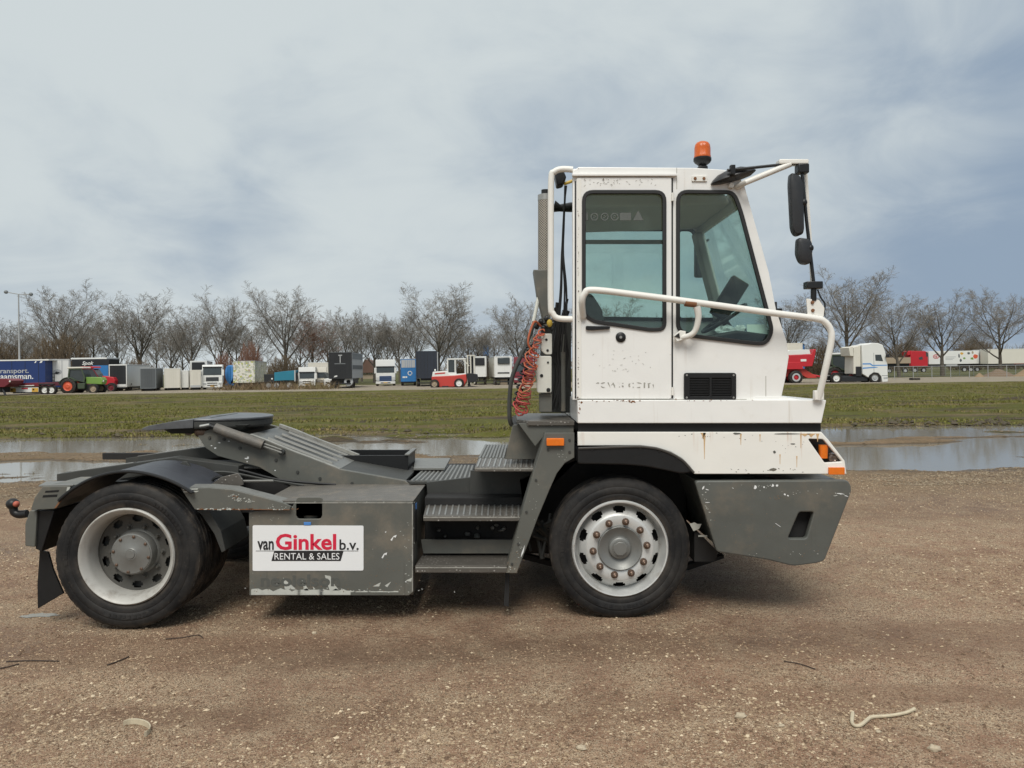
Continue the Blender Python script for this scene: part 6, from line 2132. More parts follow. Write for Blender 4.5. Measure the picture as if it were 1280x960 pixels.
TL = [
    (4, 8, 392, 112, 60, 'bare tree with brownish crown at the far left edge behind the blue trailer'),
    (0, 83, 350, 108, 88, 'tall wide bare tree rising behind the green tractor'),
    (1, 46, 404, 122, 60, 'lower bare tree standing behind the tall street lamp'),
    (5, 118, 384, 125, 60, 'slanting bare tree right of the tall one behind the tractor'),
    (2, 172, 361, 108, 84, 'broad many stemmed bare tree behind the white box trailers'),
    (6, 148, 378, 124, 56, 'slim bare tree just left of the broad many stemmed tree'),
    (3, 214, 390, 118, 50, 'small curved bare tree behind the pale box trailers'),
    (7, 240, 381, 108, 60, 'twin stemmed dark bare tree behind the cream lorry'),
    (6, 275, 357, 106, 62, 'tall pointed ivy clad bare tree behind the white lorry front'),
    (4, 318, 392, 114, 62, 'low bare tree above the patterned box body'),
    (2, 357, 353, 106, 78, 'vase shaped tall bare tree behind the teal tarpaulin'),
    (1, 392, 388, 122, 52, 'bare tree with reddish twigs behind the old white lorry'),
    (0, 428, 379, 108, 66, 'bare tree directly above the black sided trailer'),
    (5, 452, 392, 126, 50, 'bare tree beside the house roof'),
    (3, 468, 388, 112, 52, 'bare tree behind the gap left of the white lorry front'),
    (6, 500, 382, 110, 58, 'bare tree above the blue and grey trailer'),
    (7, 520, 392, 124, 50, 'thin bare tree behind the navy trailer'),
    (1, 549, 353, 108, 88, 'largest bare tree of the middle row behind the forklift'),
    (4, 585, 396, 120, 60, 'rounded bare tree behind the forklift mast'),
    (5, 618, 407, 116, 56, 'low spreading bare tree behind the white refrigerated trailer'),
    (0, 652, 368, 106, 72, 'yellowish bare tree partly hidden by the exhaust stack'),
    (2, 700, 380, 116, 60, 'bare tree seen through the gap behind the cab'),
    (3, 770, 368, 112, 80, 'bare tree seen through the door window'),
    (7, 806, 392, 118, 60, 'second bare tree seen low through the door window'),
    (4, 880, 385, 114, 80, 'bare tree seen through the quarter window'),
    (1, 985, 366, 112, 70, 'bare tree partly hidden behind the front of the cab'),
    (2, 1058, 333, 92, 104, 'large fan shaped bare tree behind the dark tractor'),
    (0, 1124, 361, 98, 82, 'bare tree standing just right of the white tractor unit'),
    (3, 1178, 362, 100, 90, 'bare tree in front of the white printed trailer'),
    (4, 1250, 351, 98, 88, 'spreading bare tree in front of the plain white trailer'),
]
for v_, px, top, Y, w, lab in TL:
    tree(v_, px, top, Y, w, lab, twig='twigs_red' if px in (392,) else None)
# smaller far trees filling the background, each one its own
FAR = [(22, 412), (66, 402), (100, 398), (132, 412), (196, 400), (228, 412), (262, 404), (296, 398), (330, 415), (376, 402), (410, 394), (444, 402), (484, 398), (532, 404), (566, 400), (602, 410), (636, 412), (668, 404),
       (1010, 404), (1036, 412), (1090, 408), (1104, 418), (1146, 412), (1160, 404), (1204, 408), (1222, 414), (1270, 412)]
FARL = ['left of the tall street lamp', 'right of the tall street lamp, above the blue trailer', 'above the roof line of the black and blue trailer', 'above the red tractor', 'above the dark grey trailer', 'above the refrigerated trailer with the dark cooling unit',
        'just left of the tall pointed tree', 'above the russet bush', 'above the black tipper', 'left of the old white lorry roof', 'above the left half of the black sided trailer', 'above the right half of the black sided trailer', 'above the lorry standing alone',
        'above the navy trailer', 'above the forklift cab', 'beside the small blue flag', 'above the refrigerated trailer near the hoses', 'seen between exhaust stack and hose rail',
        'above the red spreader', 'seen through the bend of the guard rail', 'left of the tall white tractor unit roof', 'right of the tall white tractor unit roof', 'above the red lorry beyond the fence', 'above the red emblem of the printed trailer', 'above the food pictures of the printed trailer', 'above the ribbed trailer end', 'at the right edge above the cream trailer']
for i, (px, top) in enumerate(FAR):
    if i % 5 in (1, 3):
        continue
    tree(i % 8, px, top, (150 if px < 700 else 166) + (i * 13) % 30, 52, 'small hazy far tree ' + FARL[i], group='far row of small bare trees', twig='twigs_dark')


# ---- bushes: dense twig volumes
def bush_mesh(seed, n):
    r = random.Random(seed)
    segs = []
    for k in range(n):
        a, u = r.uniform(0, 6.28), r.random() ** .5
        x, y = math.cos(a) * u * .92, math.sin(a) * u * .92
        top = math.sqrt(max(0, 1 - u * u))
        p = Vector((x * .9, y * .9, r.uniform(0, top * .8)))
        d = Vector((x * .5 + r.gauss(0, .35), y * .5 + r.gauss(0, .35), .9)).normalized()
        L = r.uniform(.12, .28)
        p2 = p + d * L
        segs.append((p, p2, .006, .004))
        for j in range(2):
            d2 = (d + Vector((r.gauss(0, .5), r.gauss(0, .5), r.gauss(0, .3)))).normalized()
            segs.append((p.lerp(p2, .5), p.lerp(p2, .5) + d2 * L * .6, .004, .003))
    return seg_mesh('twigs', segs, 3)


BUSH = [bush_mesh(1, 1500), bush_mesh(2, 1500)]
for b_ in BUSH:
    b_.materials.append(M['twigs_brown'])
BUSH_R = BUSH[0].copy(); BUSH_R.materials.clear(); BUSH_R.materials.append(M['twigs_red'])


def bush(mesh, px0, px1, top, Y, label, group=None):
    t = tag(bpy.data.objects.new('bush', mesh), label, 'bush', group)
    COL.objects.link(t)
    pc = (px0 + px1) / 2
    rx = (px1 - px0) / 2 * Y / FPX
    t.location = (wx(pc, Y), Y, 0)
    t.scale = (rx, min(rx, 4.0), zpx(pc, top, Y) / .98)
    t.rotation_euler.z = 0
    return t


bush(BUSH[0], 30, 122, 414, 98, 'large dark brown bush behind the blue trailer and green tractor')
bush(BUSH[1], -40, 44, 424, 104, 'brown thicket at the left edge behind the blue trailer')
bush(BUSH[1], 140, 196, 446, 92, 'low brown hedge above the white box trailer')
bush(BUSH_R, 294, 332, 424, 93, 'russet bush behind the patterned box body')
bush(BUSH_R, 264, 296, 438, 96, 'small reddish bush behind the white lorry roof')
bush(BUSH[0], 330, 380, 442, 102, 'brown bush behind the teal tarpaulin')
bush(BUSH[1], 560, 640, 440, 118, 'brown thicket behind the forklift')
bush(BUSH[0], 975, 1060, 428, 118, 'dark thicket behind the red spreader')
bush(BUSH[1], 1096, 1160, 424, 176, 'brown thicket behind the red lorry')
bush(BUSH[0], 1180, 1260, 424, 175, 'brown far wood behind the printed white trailer')
bush(BUSH[1], 1255, 1330, 428, 175, 'brown far wood at the right edge')
# the far wood that closes the view
rw_ = random.Random(3)
segs = []
for k in range(6500):
    x = rw_.uniform(-200, 200)
    y = rw_.uniform(182, 200)
    z = rw_.uniform(0, 3.6 + 1.2 * math.sin(x * .11) + .9 * math.sin(x * .37))
    d = Vector((rw_.gauss(0, .4), 0, 1)).normalized()
    L = rw_.uniform(.8, 2.0)
    segs.append((Vector((x, y, z)), Vector((x, y, z)) + d * L, .07, .03))
tag(part('far_wood', seg_mesh('far_wood', segs, 3), M['twigs_dark'], None), kind='stuff')
# ================================================================== parked vehicles behind the field
C_ = simple
C_('v_white', (0.72, 0.72, 0.69), .45, .04, .18)
C_('v_cream', (0.66, 0.63, 0.55), .5, .05, .25)
C_('v_grey', (0.090, 0.098, 0.102), .55, .08, .2)
C_('v_grey2', (0.17, 0.185, 0.19), .55, .08, .2)
C_('v_silver', (0.42, 0.43, 0.43), .5, .08, .2)
C_('v_black', (0.016, 0.017, 0.019), .5, .2, .2)
C_('v_navy', (0.020, 0.026, 0.040), .6, .1, .1)
C_('v_dkblue', (0.025, 0.055, 0.14), .4, .1, .05)
C_('v_blue', (0.010, 0.032, 0.135), .5, .1, .1)
C_('v_blue2', (0.03, 0.17, 0.42), .5, .1, .15)
C_('v_lblue', (0.08, 0.26, 0.58), .5, .1, .15)
C_('v_teal', (0.015, 0.17, 0.25), .55, .15, .2)
C_('v_green', (0.17, 0.30, 0.06), .5, .1, .25)
C_('v_dgreen', (0.055, 0.075, 0.045), .5, .1, .3)
C_('v_red', (0.47, 0.020, 0.030), .45, .08, .15)
C_('v_red2', (0.50, 0.050, 0.038), .5, .08, .2)
C_('v_maroon', (0.16, 0.018, 0.028), .5, .1, .2)
C_('v_orange', (0.62, 0.11, 0.05), .5, .1, .2)
C_('v_yellow', (0.62, 0.36, 0.06), .5, .1, .1)
C_('v_tan', (0.35, 0.28, 0.20), .7, .1, .2)
C_('galv', (0.33, 0.335, 0.33), .5, .1, .2)
C_('roof_tile', (0.13, 0.075, 0.055), .8, .2, .3)


def rect_place(px0, px1, pxs, Y, L):
    ax = wx(px0, Y)
    k1 = (px1 - CX) / FPX
    best = None
    for i in range(-450, 451):
        f = R(i * .1)
        w = (k1 * Y - ax) / (math.cos(f) - k1 * math.sin(f))
        if w <= .3:
            continue
        bx_, by_ = ax + w * math.cos(f), Y + w * math.sin(f)
        if pxs >= px1:
            cx2, cy2 = bx_ - L * math.sin(f), by_ + L * math.cos(f)
        else:
            cx2, cy2 = ax - L * math.sin(f), Y + L * math.cos(f)
        e = abs(cx2 / cy2 * FPX + CX - pxs)
        if best is None or e < best[0]:
            best = (e, f, w)
    return ax, best[1], best[2]


_wheel_cache = {}


def vwheel(parent, x, y, z, r, w=.28, rim='v_silver', axis='y'):
    """tyre and rim of a background vehicle; axis is the axle direction"""
    key = (round(r, 2), round(w, 2), rim, axis)
    if key not in _wheel_cache:
        t = MB().lathe([(r * .58, .03), (r * .62, .0), (r * .92, .0), (r, .04), (r, w - .04), (r * .92, w), (r * .58, w)], (0, 0, 0), 22)
        d = MB().lathe([(0, .06), (r * .2, .03), (r * .28, .08), (r * .5, .09), (r * .6, .02)], (0, 0, 0), 16)
        if axis == 'x':
            for mb in (t, d):
                mb.v = [(v[1], v[0], v[2]) for v in mb.v]
        a = part('wheel', t, M['tyre'], parent)
        b = part('rim', d, M[rim], a)
        _wheel_cache[key] = (a, b)
        off = ORG[a.name].copy()
        a['_c'] = 0
        base = off
        _wheel_cache[key] = (a, b, base)
        sh = Vector((x, y, z))
        a.location = a.location + sh
        return a
    a, b, base = _wheel_cache[key]
    c = a.copy(); COL.objects.link(c)
    c.parent = parent
    c.location = base + Vector((x, y, z))
    e = b.copy(); COL.objects.link(e)
    e.parent = c
    return c


def trailer(name, label, cat, px0, px1, pxs, top, bot, Y, L, face, side=None, group='trailers and lorry bodies parked in a row', wheels=True, roof='v_white', frame=None):
    ax, f, w = rect_place(px0, px1, pxs, Y, L)
    pc = (px0 + px1) / 2
    t = thing(name, label, cat, (ax, Y, 0), f, group)
    z1, z0 = zpx(pc, top, Y), max(zpx(pc, bot, Y), .35)
    side = side or face
    part('body', MB().box(.03, w - .03, .03, L, z0, z1), M[side], t, .03)
    part('end_panel', MB().box(.09, w - .09, 0, .029, z0 + .06, z1 - .06), M[face], t, .01)
    fr_ = MB()
    for a, b, c, d in ((0, .08, z0, z1), (w - .08, w, z0, z1), (.081, w - .081, z1 - .07, z1), (.081, w - .081, z0, z0 + .07)):
        fr_.box(a, b, -.012, .028, c, d)
    part('end_frame', fr_, M[frame or side], t, .006)
    part('roof', MB().box(0, w, .0, L + .02, z1 + .002, z1 + .05), M[roof], t, .01)
    part('chassis', MB().box(w * .2, w * .8, .3, L - .1, z0 - .22, z0 - .003), M['v_black'], t)
    if z0 > .5:
        part('under_guard', MB().box(.15, w - .15, .05, .13, max(z0 - .55, .38), max(z0 - .55, .38) + .12), M['v_black'], t, .01)
    for k, xx in enumerate((.30, .44, .56, .70)):
        part('lock_rod', MB().box(w * xx - .015, w * xx + .015, -.025, -.002, z0 + .1, z1 - .1), M[face], t)
    rb_ = None
    for k in range(int(L / .9)):
        if rb_ is None:
            rb_ = part('side_rib', MB().box(w - .03, w - .012, .45, .50, z0 + .03, z1 - .03), M[side], t)
            part('gutter', MB().box(w - .028, w + .006, .02, L, z1 - .05, z1 - .002), M['v_silver'], t)
        else:
            copy_part(rb_, (0, .9 * k, 0))
    if wheels:
        for yy in ((.8, 2.0) if L > 5 else (.8,)):
            for xx in (.03, w - .29):
                vwheel(t, xx, yy, .46, .46, .26, axis='x')
    return t, w, z0, z1


def lorry(name, label, px0, px1, pxs, top, bot, Y, L, col, scr, grille_col='v_black', grille=None, box=None, cat='lorry', btop=.92):
    """cab-over lorry seen from the front; scr/grille are (py0, py1) rows in the photograph"""
    ax, f, w = rect_place(px0, px1, pxs, Y, L)
    pc = (px0 + px1) / 2
    t = thing(name, label, cat, (ax, Y, 0), f, 'lorries and cabs parked in a row')
    Z = lambda py: zpx(pc, py, Y)
    zt_, zs1, zs0 = Z(top), Z(scr[0]), Z(scr[1])
    cab = MB()
    # side profile of the cab, extruded across its width
    prof = [(L * 0 + .25, zt_), (1.9, zt_ + .03), (1.95, .75), (.35, .75), (.06, .75), (.0, 1.1), (.02, zs0), (.16, zs1)]
    cab.add([(0, y, z) for y, z in prof] + [(w, y, z) for y, z in prof],
            [tuple(range(8)), tuple(range(15, 7, -1))] + [(i, 8 + i, 8 + (i + 1) % 8, (i + 1) % 8) for i in range(8)])
    cabp = part('cab', cab, M[col], t, .05)
    yy = lambda z: .02 + (.14) * (z - zs0) / max(zs1 - zs0, .1)
    part('windscreen', MB().loft([[(.10, yy(z) - .02, z), (w - .10, yy(z) - .02, z), (w - .10, yy(z) + .03, z), (.10, yy(z) + .03, z)] for z in (zs0 + .05, zs1 - .06)]), M['glass_dark'], t, .01)
    part('sun_visor', MB().box(.06, w - .06, yy(zs1) - .10, yy(zs1) - .01, zs1 - .05, zs1 + .07), M['v_black' if col != 'v_cream' else 'v_grey'], t, .02)
    if grille:
        g1, g0 = Z(grille[0]), Z(grille[1])
        g_ = part('grille', MB().box(w * .19, w * .81, -.03, .0, g0, g1), M[grille_col], t, .015)
        for k in range(3):
            zz_ = g0 + (g1 - g0) * (k + .7) / 3.6
            part('grille_bar', MB().box(w * .22, w * .78, -.045, -.031, zz_ - .012, zz_ + .012), M['v_grey2'], g_)
    bp_ = part('bumper', MB().box(.0, w, -.10, .25, .32, btop), M[col], t, .05)
    for k, zc in enumerate((.78, .55) if btop > .8 else (.45,)):
        part('bumper_slot', MB().box(w * .25, w * .75, -.106, -.099, zc - .05, zc + .05), M['v_black'], bp_)
    part('number_plate', MB().box(w * .4, w * .6, -.125, -.107, .42, .52), M['v_yellow'], t)
    for xx in (.32, .55):
        part('wiper', MB().tube([(w * xx, yy(zs0) - .04, zs0 + .06), (w * xx + .5, yy(zs0 + .2) - .05, zs0 + .26)], .012, 5), M['v_black'], t)
    for xx in (.08, w - .42):
        part('headlight', MB().box(xx, xx + .34, -.115, -.101, .62, .80), M['v_silver'], t, .01)
    for xx, sg in ((-.06, -1), (w + .06, 1)):
        part('mirror', MB().box(xx - .1, xx + .1, .0, .12, zs0 - .02, zs0 + .62), M[col if col != 'v_cream' else 'v_black'], t, .03)
    part('door_window', MB().box(w - .001, w + .012, .45, 1.35, zs0 + .05, zs1 - .10), M['glass_dark'], t)
    for xx in (.02, w - .30):
        vwheel(t, xx, 1.0, .48, .48, .28, axis='x')
    part('chassis', MB().box(w * .3, w * .7, 1.0, L, .55, .78), M['v_black'], t)
    if box:
        bt, bcol = box
        part('box_body', MB().box(.0, w, 2.1, L, .95, Z(bt)), M[bcol], t, .03)
        for xx in (.02, w - .30):
            vwheel(t, xx, L - 1.6, .48, .48, .28, axis='x')
    return t, w


# ---- left group ---------------------------------------------------------------
def plane(name, label, cat, pxc, Y, group=None):
    """a vehicle seen side on: returns its root and px -> (x, z) conversion in its own frame"""
    t = thing(name, label, cat, (wx(pxc, Y), Y, 0), 0, group)
    s_ = Y / FPX
    return t, (lambda px, py: ((px - pxc) * s_, max(zpx(pxc, py, Y), 0.0))), s_


# blue curtain trailer with its lettering
bt, w_, z0_, z1_ = None, None, None, None
t, X_, s_ = plane('curtain_trailer', 'dark blue curtain sided trailer with white lettering at the left edge', 'trailer', 20, 82, 'trailers and lorry bodies parked in a row')
(xa, zt1), (xb, zb1) = X_(-60, 451.2), X_(56.5, 479)
part('curtain', MB().box(xa, xb, .0, 2.5, zb1, zt1), M['v_blue'], t, .02)
part('roof', MB().box(xa, xb + .4, -.03, 2.53, zt1 + .004, zt1 + .14), M['v_white'], t, .01)
for k in range(7):
    x_ = xa + (xb - xa) * (k + .5) / 7
    part('curtain_strap', MB().box(x_ - .02, x_ + .02, -.02, -.002, zb1 - .05, zt1 - .05), M['v_navy'], t)
for txt, a, b, c, d in (('ransport.', 0.5, 36, 461.5, 468.2), ('aamsman.', 0.5, 41.5, 469, 474)):
    (x0_, z1b), (x1_, z0b) = X_(a, c), X_(b, d)
    part('lettering', text_mesh(txt, x0_, x1_, z0b, z1b, -.004, .004, .012), M['v_silver' if c < 465 else 'v_white'], t)
for a, b in ((43, 46), (49.5, 53.5)):
    (x0_, z1b), (x1_, z0b) = X_(a, 451.5), X_(b, 454)
    part('emblem_patch', MB().prism([(x0_, z0b), (x1_ - .1, z0b), (x1_, z1b), (x0_ + .15, z1b)], -.008, -.002), M['v_white'], t)
part('chassis', MB().box(xa, xb, .4, 2.1, zb1 - .3, zb1 - .004), M['v_black'], t)
for k in (-30, -18, 2):
    vwheel(t, X_(k, 0)[0], .05, .48, .48, .28)
# white bodied trailer behind the tractor
t, w, z0, z1 = trailer('white_trailer', 'white box trailer with barred rear doors standing beside the blue curtain trailer', 'trailer', 57, 87, 89, 449.4, 477, 83, 6, 'v_white', frame='v_silver')
for fx in (.30, .68):
    part('door_bar', MB().box(w * fx - .03, w * fx + .03, -.03, -.013, z0 + .1, z1 - .1), M['v_silver'], t)
part('door_patch', MB().ball((w * .49, -.02, z0 + 1.05), .42, .01, .30, 12, 6), M['v_silver'], t)
part('emblem', MB().ball((w * .47, -.028, z0 + .95), .22, .008, .13, 10, 6, .5), M['v_black'], t)
lad = MB()
for zz_ in (.15, .5, .85):
    lad.box(.06, .80, -.10, -.05, z0 + zz_ - .025, z0 + zz_ + .025)
for xx in (.05, .8):
    lad.box(xx - .03, xx + .03, -.099, -.051, z0 - .1, z0 + .95)
part('ladder', lad, M['v_black'], t)
# trailer with white script
t, X_, s_ = plane('curtain_trailer', 'black and blue trailer with white script behind the red tractor', 'trailer', 112, 90, 'trailers and lorry bodies parked in a row')
(xa, zt1), (xb, zb1) = X_(90, 449), X_(136, 486)
part('side_panel', MB().box(xa, xb, 0, 2.5, zb1, zt1), M['v_black'], t, .02)
part('roof', MB().box(xa - .1, xb - .2, -.04, 2.54, zt1 + .004, zt1 + .18), M['v_white'], t, .01)
(x0_, z1b), (x1_, z0b) = X_(116, 457), X_(135.5, 471)
part('tarpaulin', MB().box(x0_, x1_, -.06, -.004, z0b, z1b), M['v_blue2'], t, .01)
(x0_, z1b), (x1_, z0b) = X_(103, 451.5), X_(117.5, 457.5)
part('lettering', text_mesh('Spok', x0_, x1_, z0b, z1b, -.03, .02, .02, .3), M['v_white'], t)
part('side_board', MB().box(X_(101, 0)[0], X_(115, 0)[0], -.05, -.004, X_(0, 461)[1], X_(0, 458)[1]), M['v_red'], t)
for k in (98, 108, 128):
    vwheel(t, X_(k, 0)[0], .05, .48, .48, .28)
# red tipping body cut by the frame edge
t, X_, s_ = plane('farm_trailer', 'red farm trailer nose with a black support leg at the left edge', 'trailer', 0, 70)
part('hopper', MB().prism([X_(*p) for p in ((-30, 473), (8, 473.5), (13, 476), (11, 480), (5, 484), (-30, 484))], 0, 2.0), M['v_maroon'], t, .03)
part('hopper_lamp', MB().ball((X_(12.3, 477)[0], -.02, X_(12, 477)[1]), .09, .05, .09, 8, 6), M['v_white'], t)
part('support_leg', MB().tube([(X_(0, 485)[0], .3, X_(0, 485)[1]), (X_(4.5, 495)[0], .25, .02)], .09, 8), M['v_black'], t)
part('wheel_frame', MB().box(X_(-30, 0)[0], X_(-2, 0)[0], .3, 1.6, .35, X_(0, 484.2)[1]), M['v_black'], t)
vwheel(t, X_(-14, 0)[0], .0, .5, .5, .3)
# low flatbed trailer with light board
t, X_, s_ = plane('flatbed_trailer', 'low red flatbed trailer with a white and amber rear light board', 'trailer', 31, 72)
part('deck', MB().prism([X_(*p) for p in ((20, 479), (46, 478.5), (48, 483), (18, 483.5))], .1, 3.4), M['v_maroon'], t, .02)
part('deck_edge', MB().prism([X_(*p) for p in ((21, 481.6), (42, 481.4), (42, 482.4), (21, 482.6))], .04, .098), M['v_white'], t)
lbd = part('light_board', MB().box(X_(13, 0)[0], X_(48, 0)[0], -.05, .06, X_(0, 490.3)[1], X_(0, 484.6)[1]), M['v_white'], t, .02)
for a, b in ((13, 20), (40, 48)):
    part('tail_lamp', MB().box(X_(a, 0)[0], X_(b, 0)[0], -.075, -.051, X_(0, 490)[1], X_(0, 485)[1]), M['v_yellow'], lbd, .01)
    part('tail_lens', MB().box(X_(a + 1.2, 0)[0], X_(a + 3.2, 0)[0], -.085, -.076, X_(0, 488)[1], X_(0, 486)[1]), M['v_black'], lbd)
part('number_plate', MB().box(X_(27, 0)[0], X_(35, 0)[0], -.06, -.051, X_(0, 486.5)[1], X_(0, 484.8)[1]), M['v_red'], lbd)
part('under_frame', MB().box(X_(15, 0)[0], X_(46, 0)[0], .1, 3.3, .2, X_(0, 484.2)[1]), M['v_black'], t)
for a in (53.5, 62):
    vwheel(t, X_(a, 0)[0], .2, .46, .46, .3, 'v_white')
part('mudguard', MB().box(X_(47, 0)[0], X_(65, 0)[0], .1, .5, X_(0, 481.6)[1], X_(0, 480)[1]), M['v_black'], t, .02)
part('drawbar', MB().box(X_(48, 0)[0], X_(68, 0)[0], .9, 1.1, .7, .85), M['v_blue'], t)


def farm_tractor(label, pxc, Y, wr, wf, hood, cabp, roofp, body, rimc, hoodc, roofc):
    t, X_, s_ = plane('farm_tractor', label, 'tractor', pxc, Y)
    (wx_, wy_, wrad) = wr
    r = wrad * s_
    vwheel(t, X_(wx_, 0)[0], 0, r, r, .5, rimc)
    vwheel(t, X_(wx_, 0)[0], 1.5, r, r, .5, rimc)
    (fx, fy_, frad) = wf
    r2 = frad * s_
    vwheel(t, X_(fx, 0)[0], .1, r2, r2, .36, rimc if rimc != 'v_orange' else 'v_tan')
    vwheel(t, X_(fx, 0)[0], 1.5, r2, r2, .36, 'v_tan')
    part('hood', MB().prism([X_(*p) for p in hood], .55, 1.45), M[hoodc], t, .05)
    cb = part('cab_frame', plate_mesh('cab_frame', [[X_(*p) for p in cabp], [tuple(Vector(X_(*p)).lerp(Vector((sum(X_(*k)[0] for k in cabp) / len(cabp), sum(X_(*k)[1] for k in cabp) / len(cabp))), .16)) for p in cabp]], .30, .36, .005), M[body], t)
    part('cab_glass', MB().prism([tuple(Vector(X_(*p)).lerp(Vector((sum(X_(*k)[0] for k in cabp) / len(cabp), sum(X_(*k)[1] for k in cabp) / len(cabp))), .12)) for p in cabp], .37, 1.6), M['glass_dark'], t)
    part('cab_roof', MB().prism([X_(*p) for p in roofp], .25, 1.7), M[roofc], t, .04)
    ring = []
    xw, zw = X_(wx_, 0)[0], r
    mb = MB()
    mb.loft([[(xw + (r + d) * math.sin(a), y, zw + (r + d) * math.cos(a)) for d, y in ((.05, -.02), (.10, -.02), (.10, .5), (.05, .5))] for a in (R(k) for k in range(-75, 60, 12))])
    part('mudguard', mb, M[body], t)
    part('gearbox', MB().box(xw - .1, X_(fx, 0)[0], .6, 1.4, r2 * .8, r + .15), M['v_black'], t, .03)
    return t, X_


t, X_ = farm_tractor('green farm tractor with orange red rear wheels, seen from its side', 95, 74, (84, 482, 10), (115, 486, 6.3),
                     [(103, 471.5), (122, 472), (124.5, 476), (123, 481), (103, 480)], [(83.5, 460.5), (100, 460.5), (104, 472), (103, 478), (90, 475), (82, 472)],
                     [(82, 458.6), (101, 458.6), (102, 460.4), (81.5, 460.6)], 'v_dgreen', 'v_orange', 'v_green', 'v_cream')
part('headlight', MB().ball((X_(123.8, 0)[0], .7, X_(0, 477)[1]), .1, .12, .1, 8, 6), M['v_white'], t)
part('tool_box', MB().box(X_(95, 0)[0], X_(104, 0)[0], .2, .6, X_(0, 486)[1], X_(0, 479)[1]), M['v_dgreen'], t, .03)
t, X_ = farm_tractor('red farm tractor half hidden behind the green one', 122, 79, (112, 482, 9), (137.5, 484, 6),
                     [(124, 470), (138, 472), (140, 476), (139, 482), (124, 481)], [(103, 460), (114, 460), (121, 471), (120, 478), (106, 476), (103, 470)],
                     [(101, 457.8), (114.5, 457.8), (116, 460), (101, 460)], 'v_maroon', 'v_maroon', 'v_red', 'v_red')
part('headlight', MB().ball((X_(128.5, 0)[0], .52, X_(0, 476.6)[1]), .1, .08, .1, 8, 6), M['v_white'], t)

# ---- box bodies
t, w, z0, z1 = trailer('box_trailer', 'white box trailer with a black roller door at its end', 'trailer', 136, 158.5, 188, 456, 484, 80, 11, 'v_black', 'v_white', frame='v_white')
part('door_sill', MB().box(.1, w - .1, -.03, -.013, z0 + .08, z0 + .3), M['v_white'], t)
trailer('box_trailer', 'dark grey box trailer with a lighter grey side', 'trailer', 175, 195, 204.3, 460.4, 487, 78.5, 6, 'v_grey', 'v_grey2', roof='v_silver')
trailer('box_trailer', 'plain cream white box body right of the dark grey trailer', 'trailer', 204.8, 225.5, 226, 461, 487, 80, 5, 'v_cream', roof='v_white')
trailer('box_trailer', 'small white box body beside the wrapped cream trailer', 'trailer', 225.8, 235.5, 238, 463.5, 485, 81, 4, 'v_white', roof='v_white')
t, w, z0, z1 = trailer('box_trailer', 'cream covered trailer with a grey band low on its side', 'trailer', 237, 251, 252, 463, 486, 80, 5, 'v_cream', roof='v_cream')
part('grey_band', MB().box(.05, w - .05, -.03, -.013, z0 + .03, z0 + .25), M['v_silver'], t)
t, w, z0, z1 = trailer('refrigerated_trailer', 'white refrigerated trailer with a dark cooling unit showing above the cream one', 'trailer', 237.5, 259, 266, 451.5, 484, 88, 10, 'v_white', roof='v_white')
part('cooling_unit', MB().box(w * .12, w * .86, -.35, -.02, z1 - 1.05, z1 - .12), M['v_black'], t, .05)
lorry('white_lorry', 'white lorry facing the field, beside the light blue tank', 252.5, 278, 283.5, 456, 488, 81, 7, 'v_white', (459, 469.5), 'v_black', (471.5, 476.5))
t, X_, s_ = plane('tank_trailer', 'light blue tank trailer squeezed between the white lorry and the patterned body', 'trailer', 287, 84)
a, b = X_(281, 456), X_(291.5, 483)
tk = MB().loft([[((a[0] + b[0]) / 2 + (b[0] - a[0]) / 2 * math.cos(k) * .98, y, (a[1] + b[1]) / 2 + .2 + (a[1] - b[1]) / 2 * .8 * math.sin(k)) for k in (2 * math.pi * j / 18 for j in range(18))] for y in (.0, 7)])
part('tank', tk, M['v_lblue'], t, sharp=50)
part('tank_frame', MB().box(a[0], b[0], .1, 6.5, .45, b[1] + .3), M['v_blue2'], t, .03)
part('ladder', MB().box((a[0] + b[0]) / 2 - .2, (a[0] + b[0]) / 2 + .2, -.08, -.03, .6, a[1] - .2), M['v_blue2'], t)
for xx in (a[0] + .05, b[0] - .3):
    vwheel(t, xx, 1.0, .46, .46, .26, axis='x')


def make_pattern():
    m, nt, b = new_mat('patterned_tarpaulin')
    P = geo_pos(nt)
    vo = nd(nt, 'ShaderNodeTexVoronoi', _feature='F1', Vector=P, Scale=6.5)
    sc_ = nd(nt, 'ShaderNodeSeparateColor', Color=vo.outputs['Color']).outputs
    c = mixc(nt, math_(nt, 'GREATER_THAN', sc_[0], .62), (.68, .66, .58), (.42, .44, .36))
    c = mixc(nt, math_(nt, 'GREATER_THAN', sc_[1], .90), c, (.42, .45, .10))
    c = mixc(nt, math_(nt, 'GREATER_THAN', sc_[2], .92), c, (.40, .30, .22))
    nt.links.new(c, b.inputs['Base Color'])
    b.inputs['Roughness'].default_value = .6
    return m


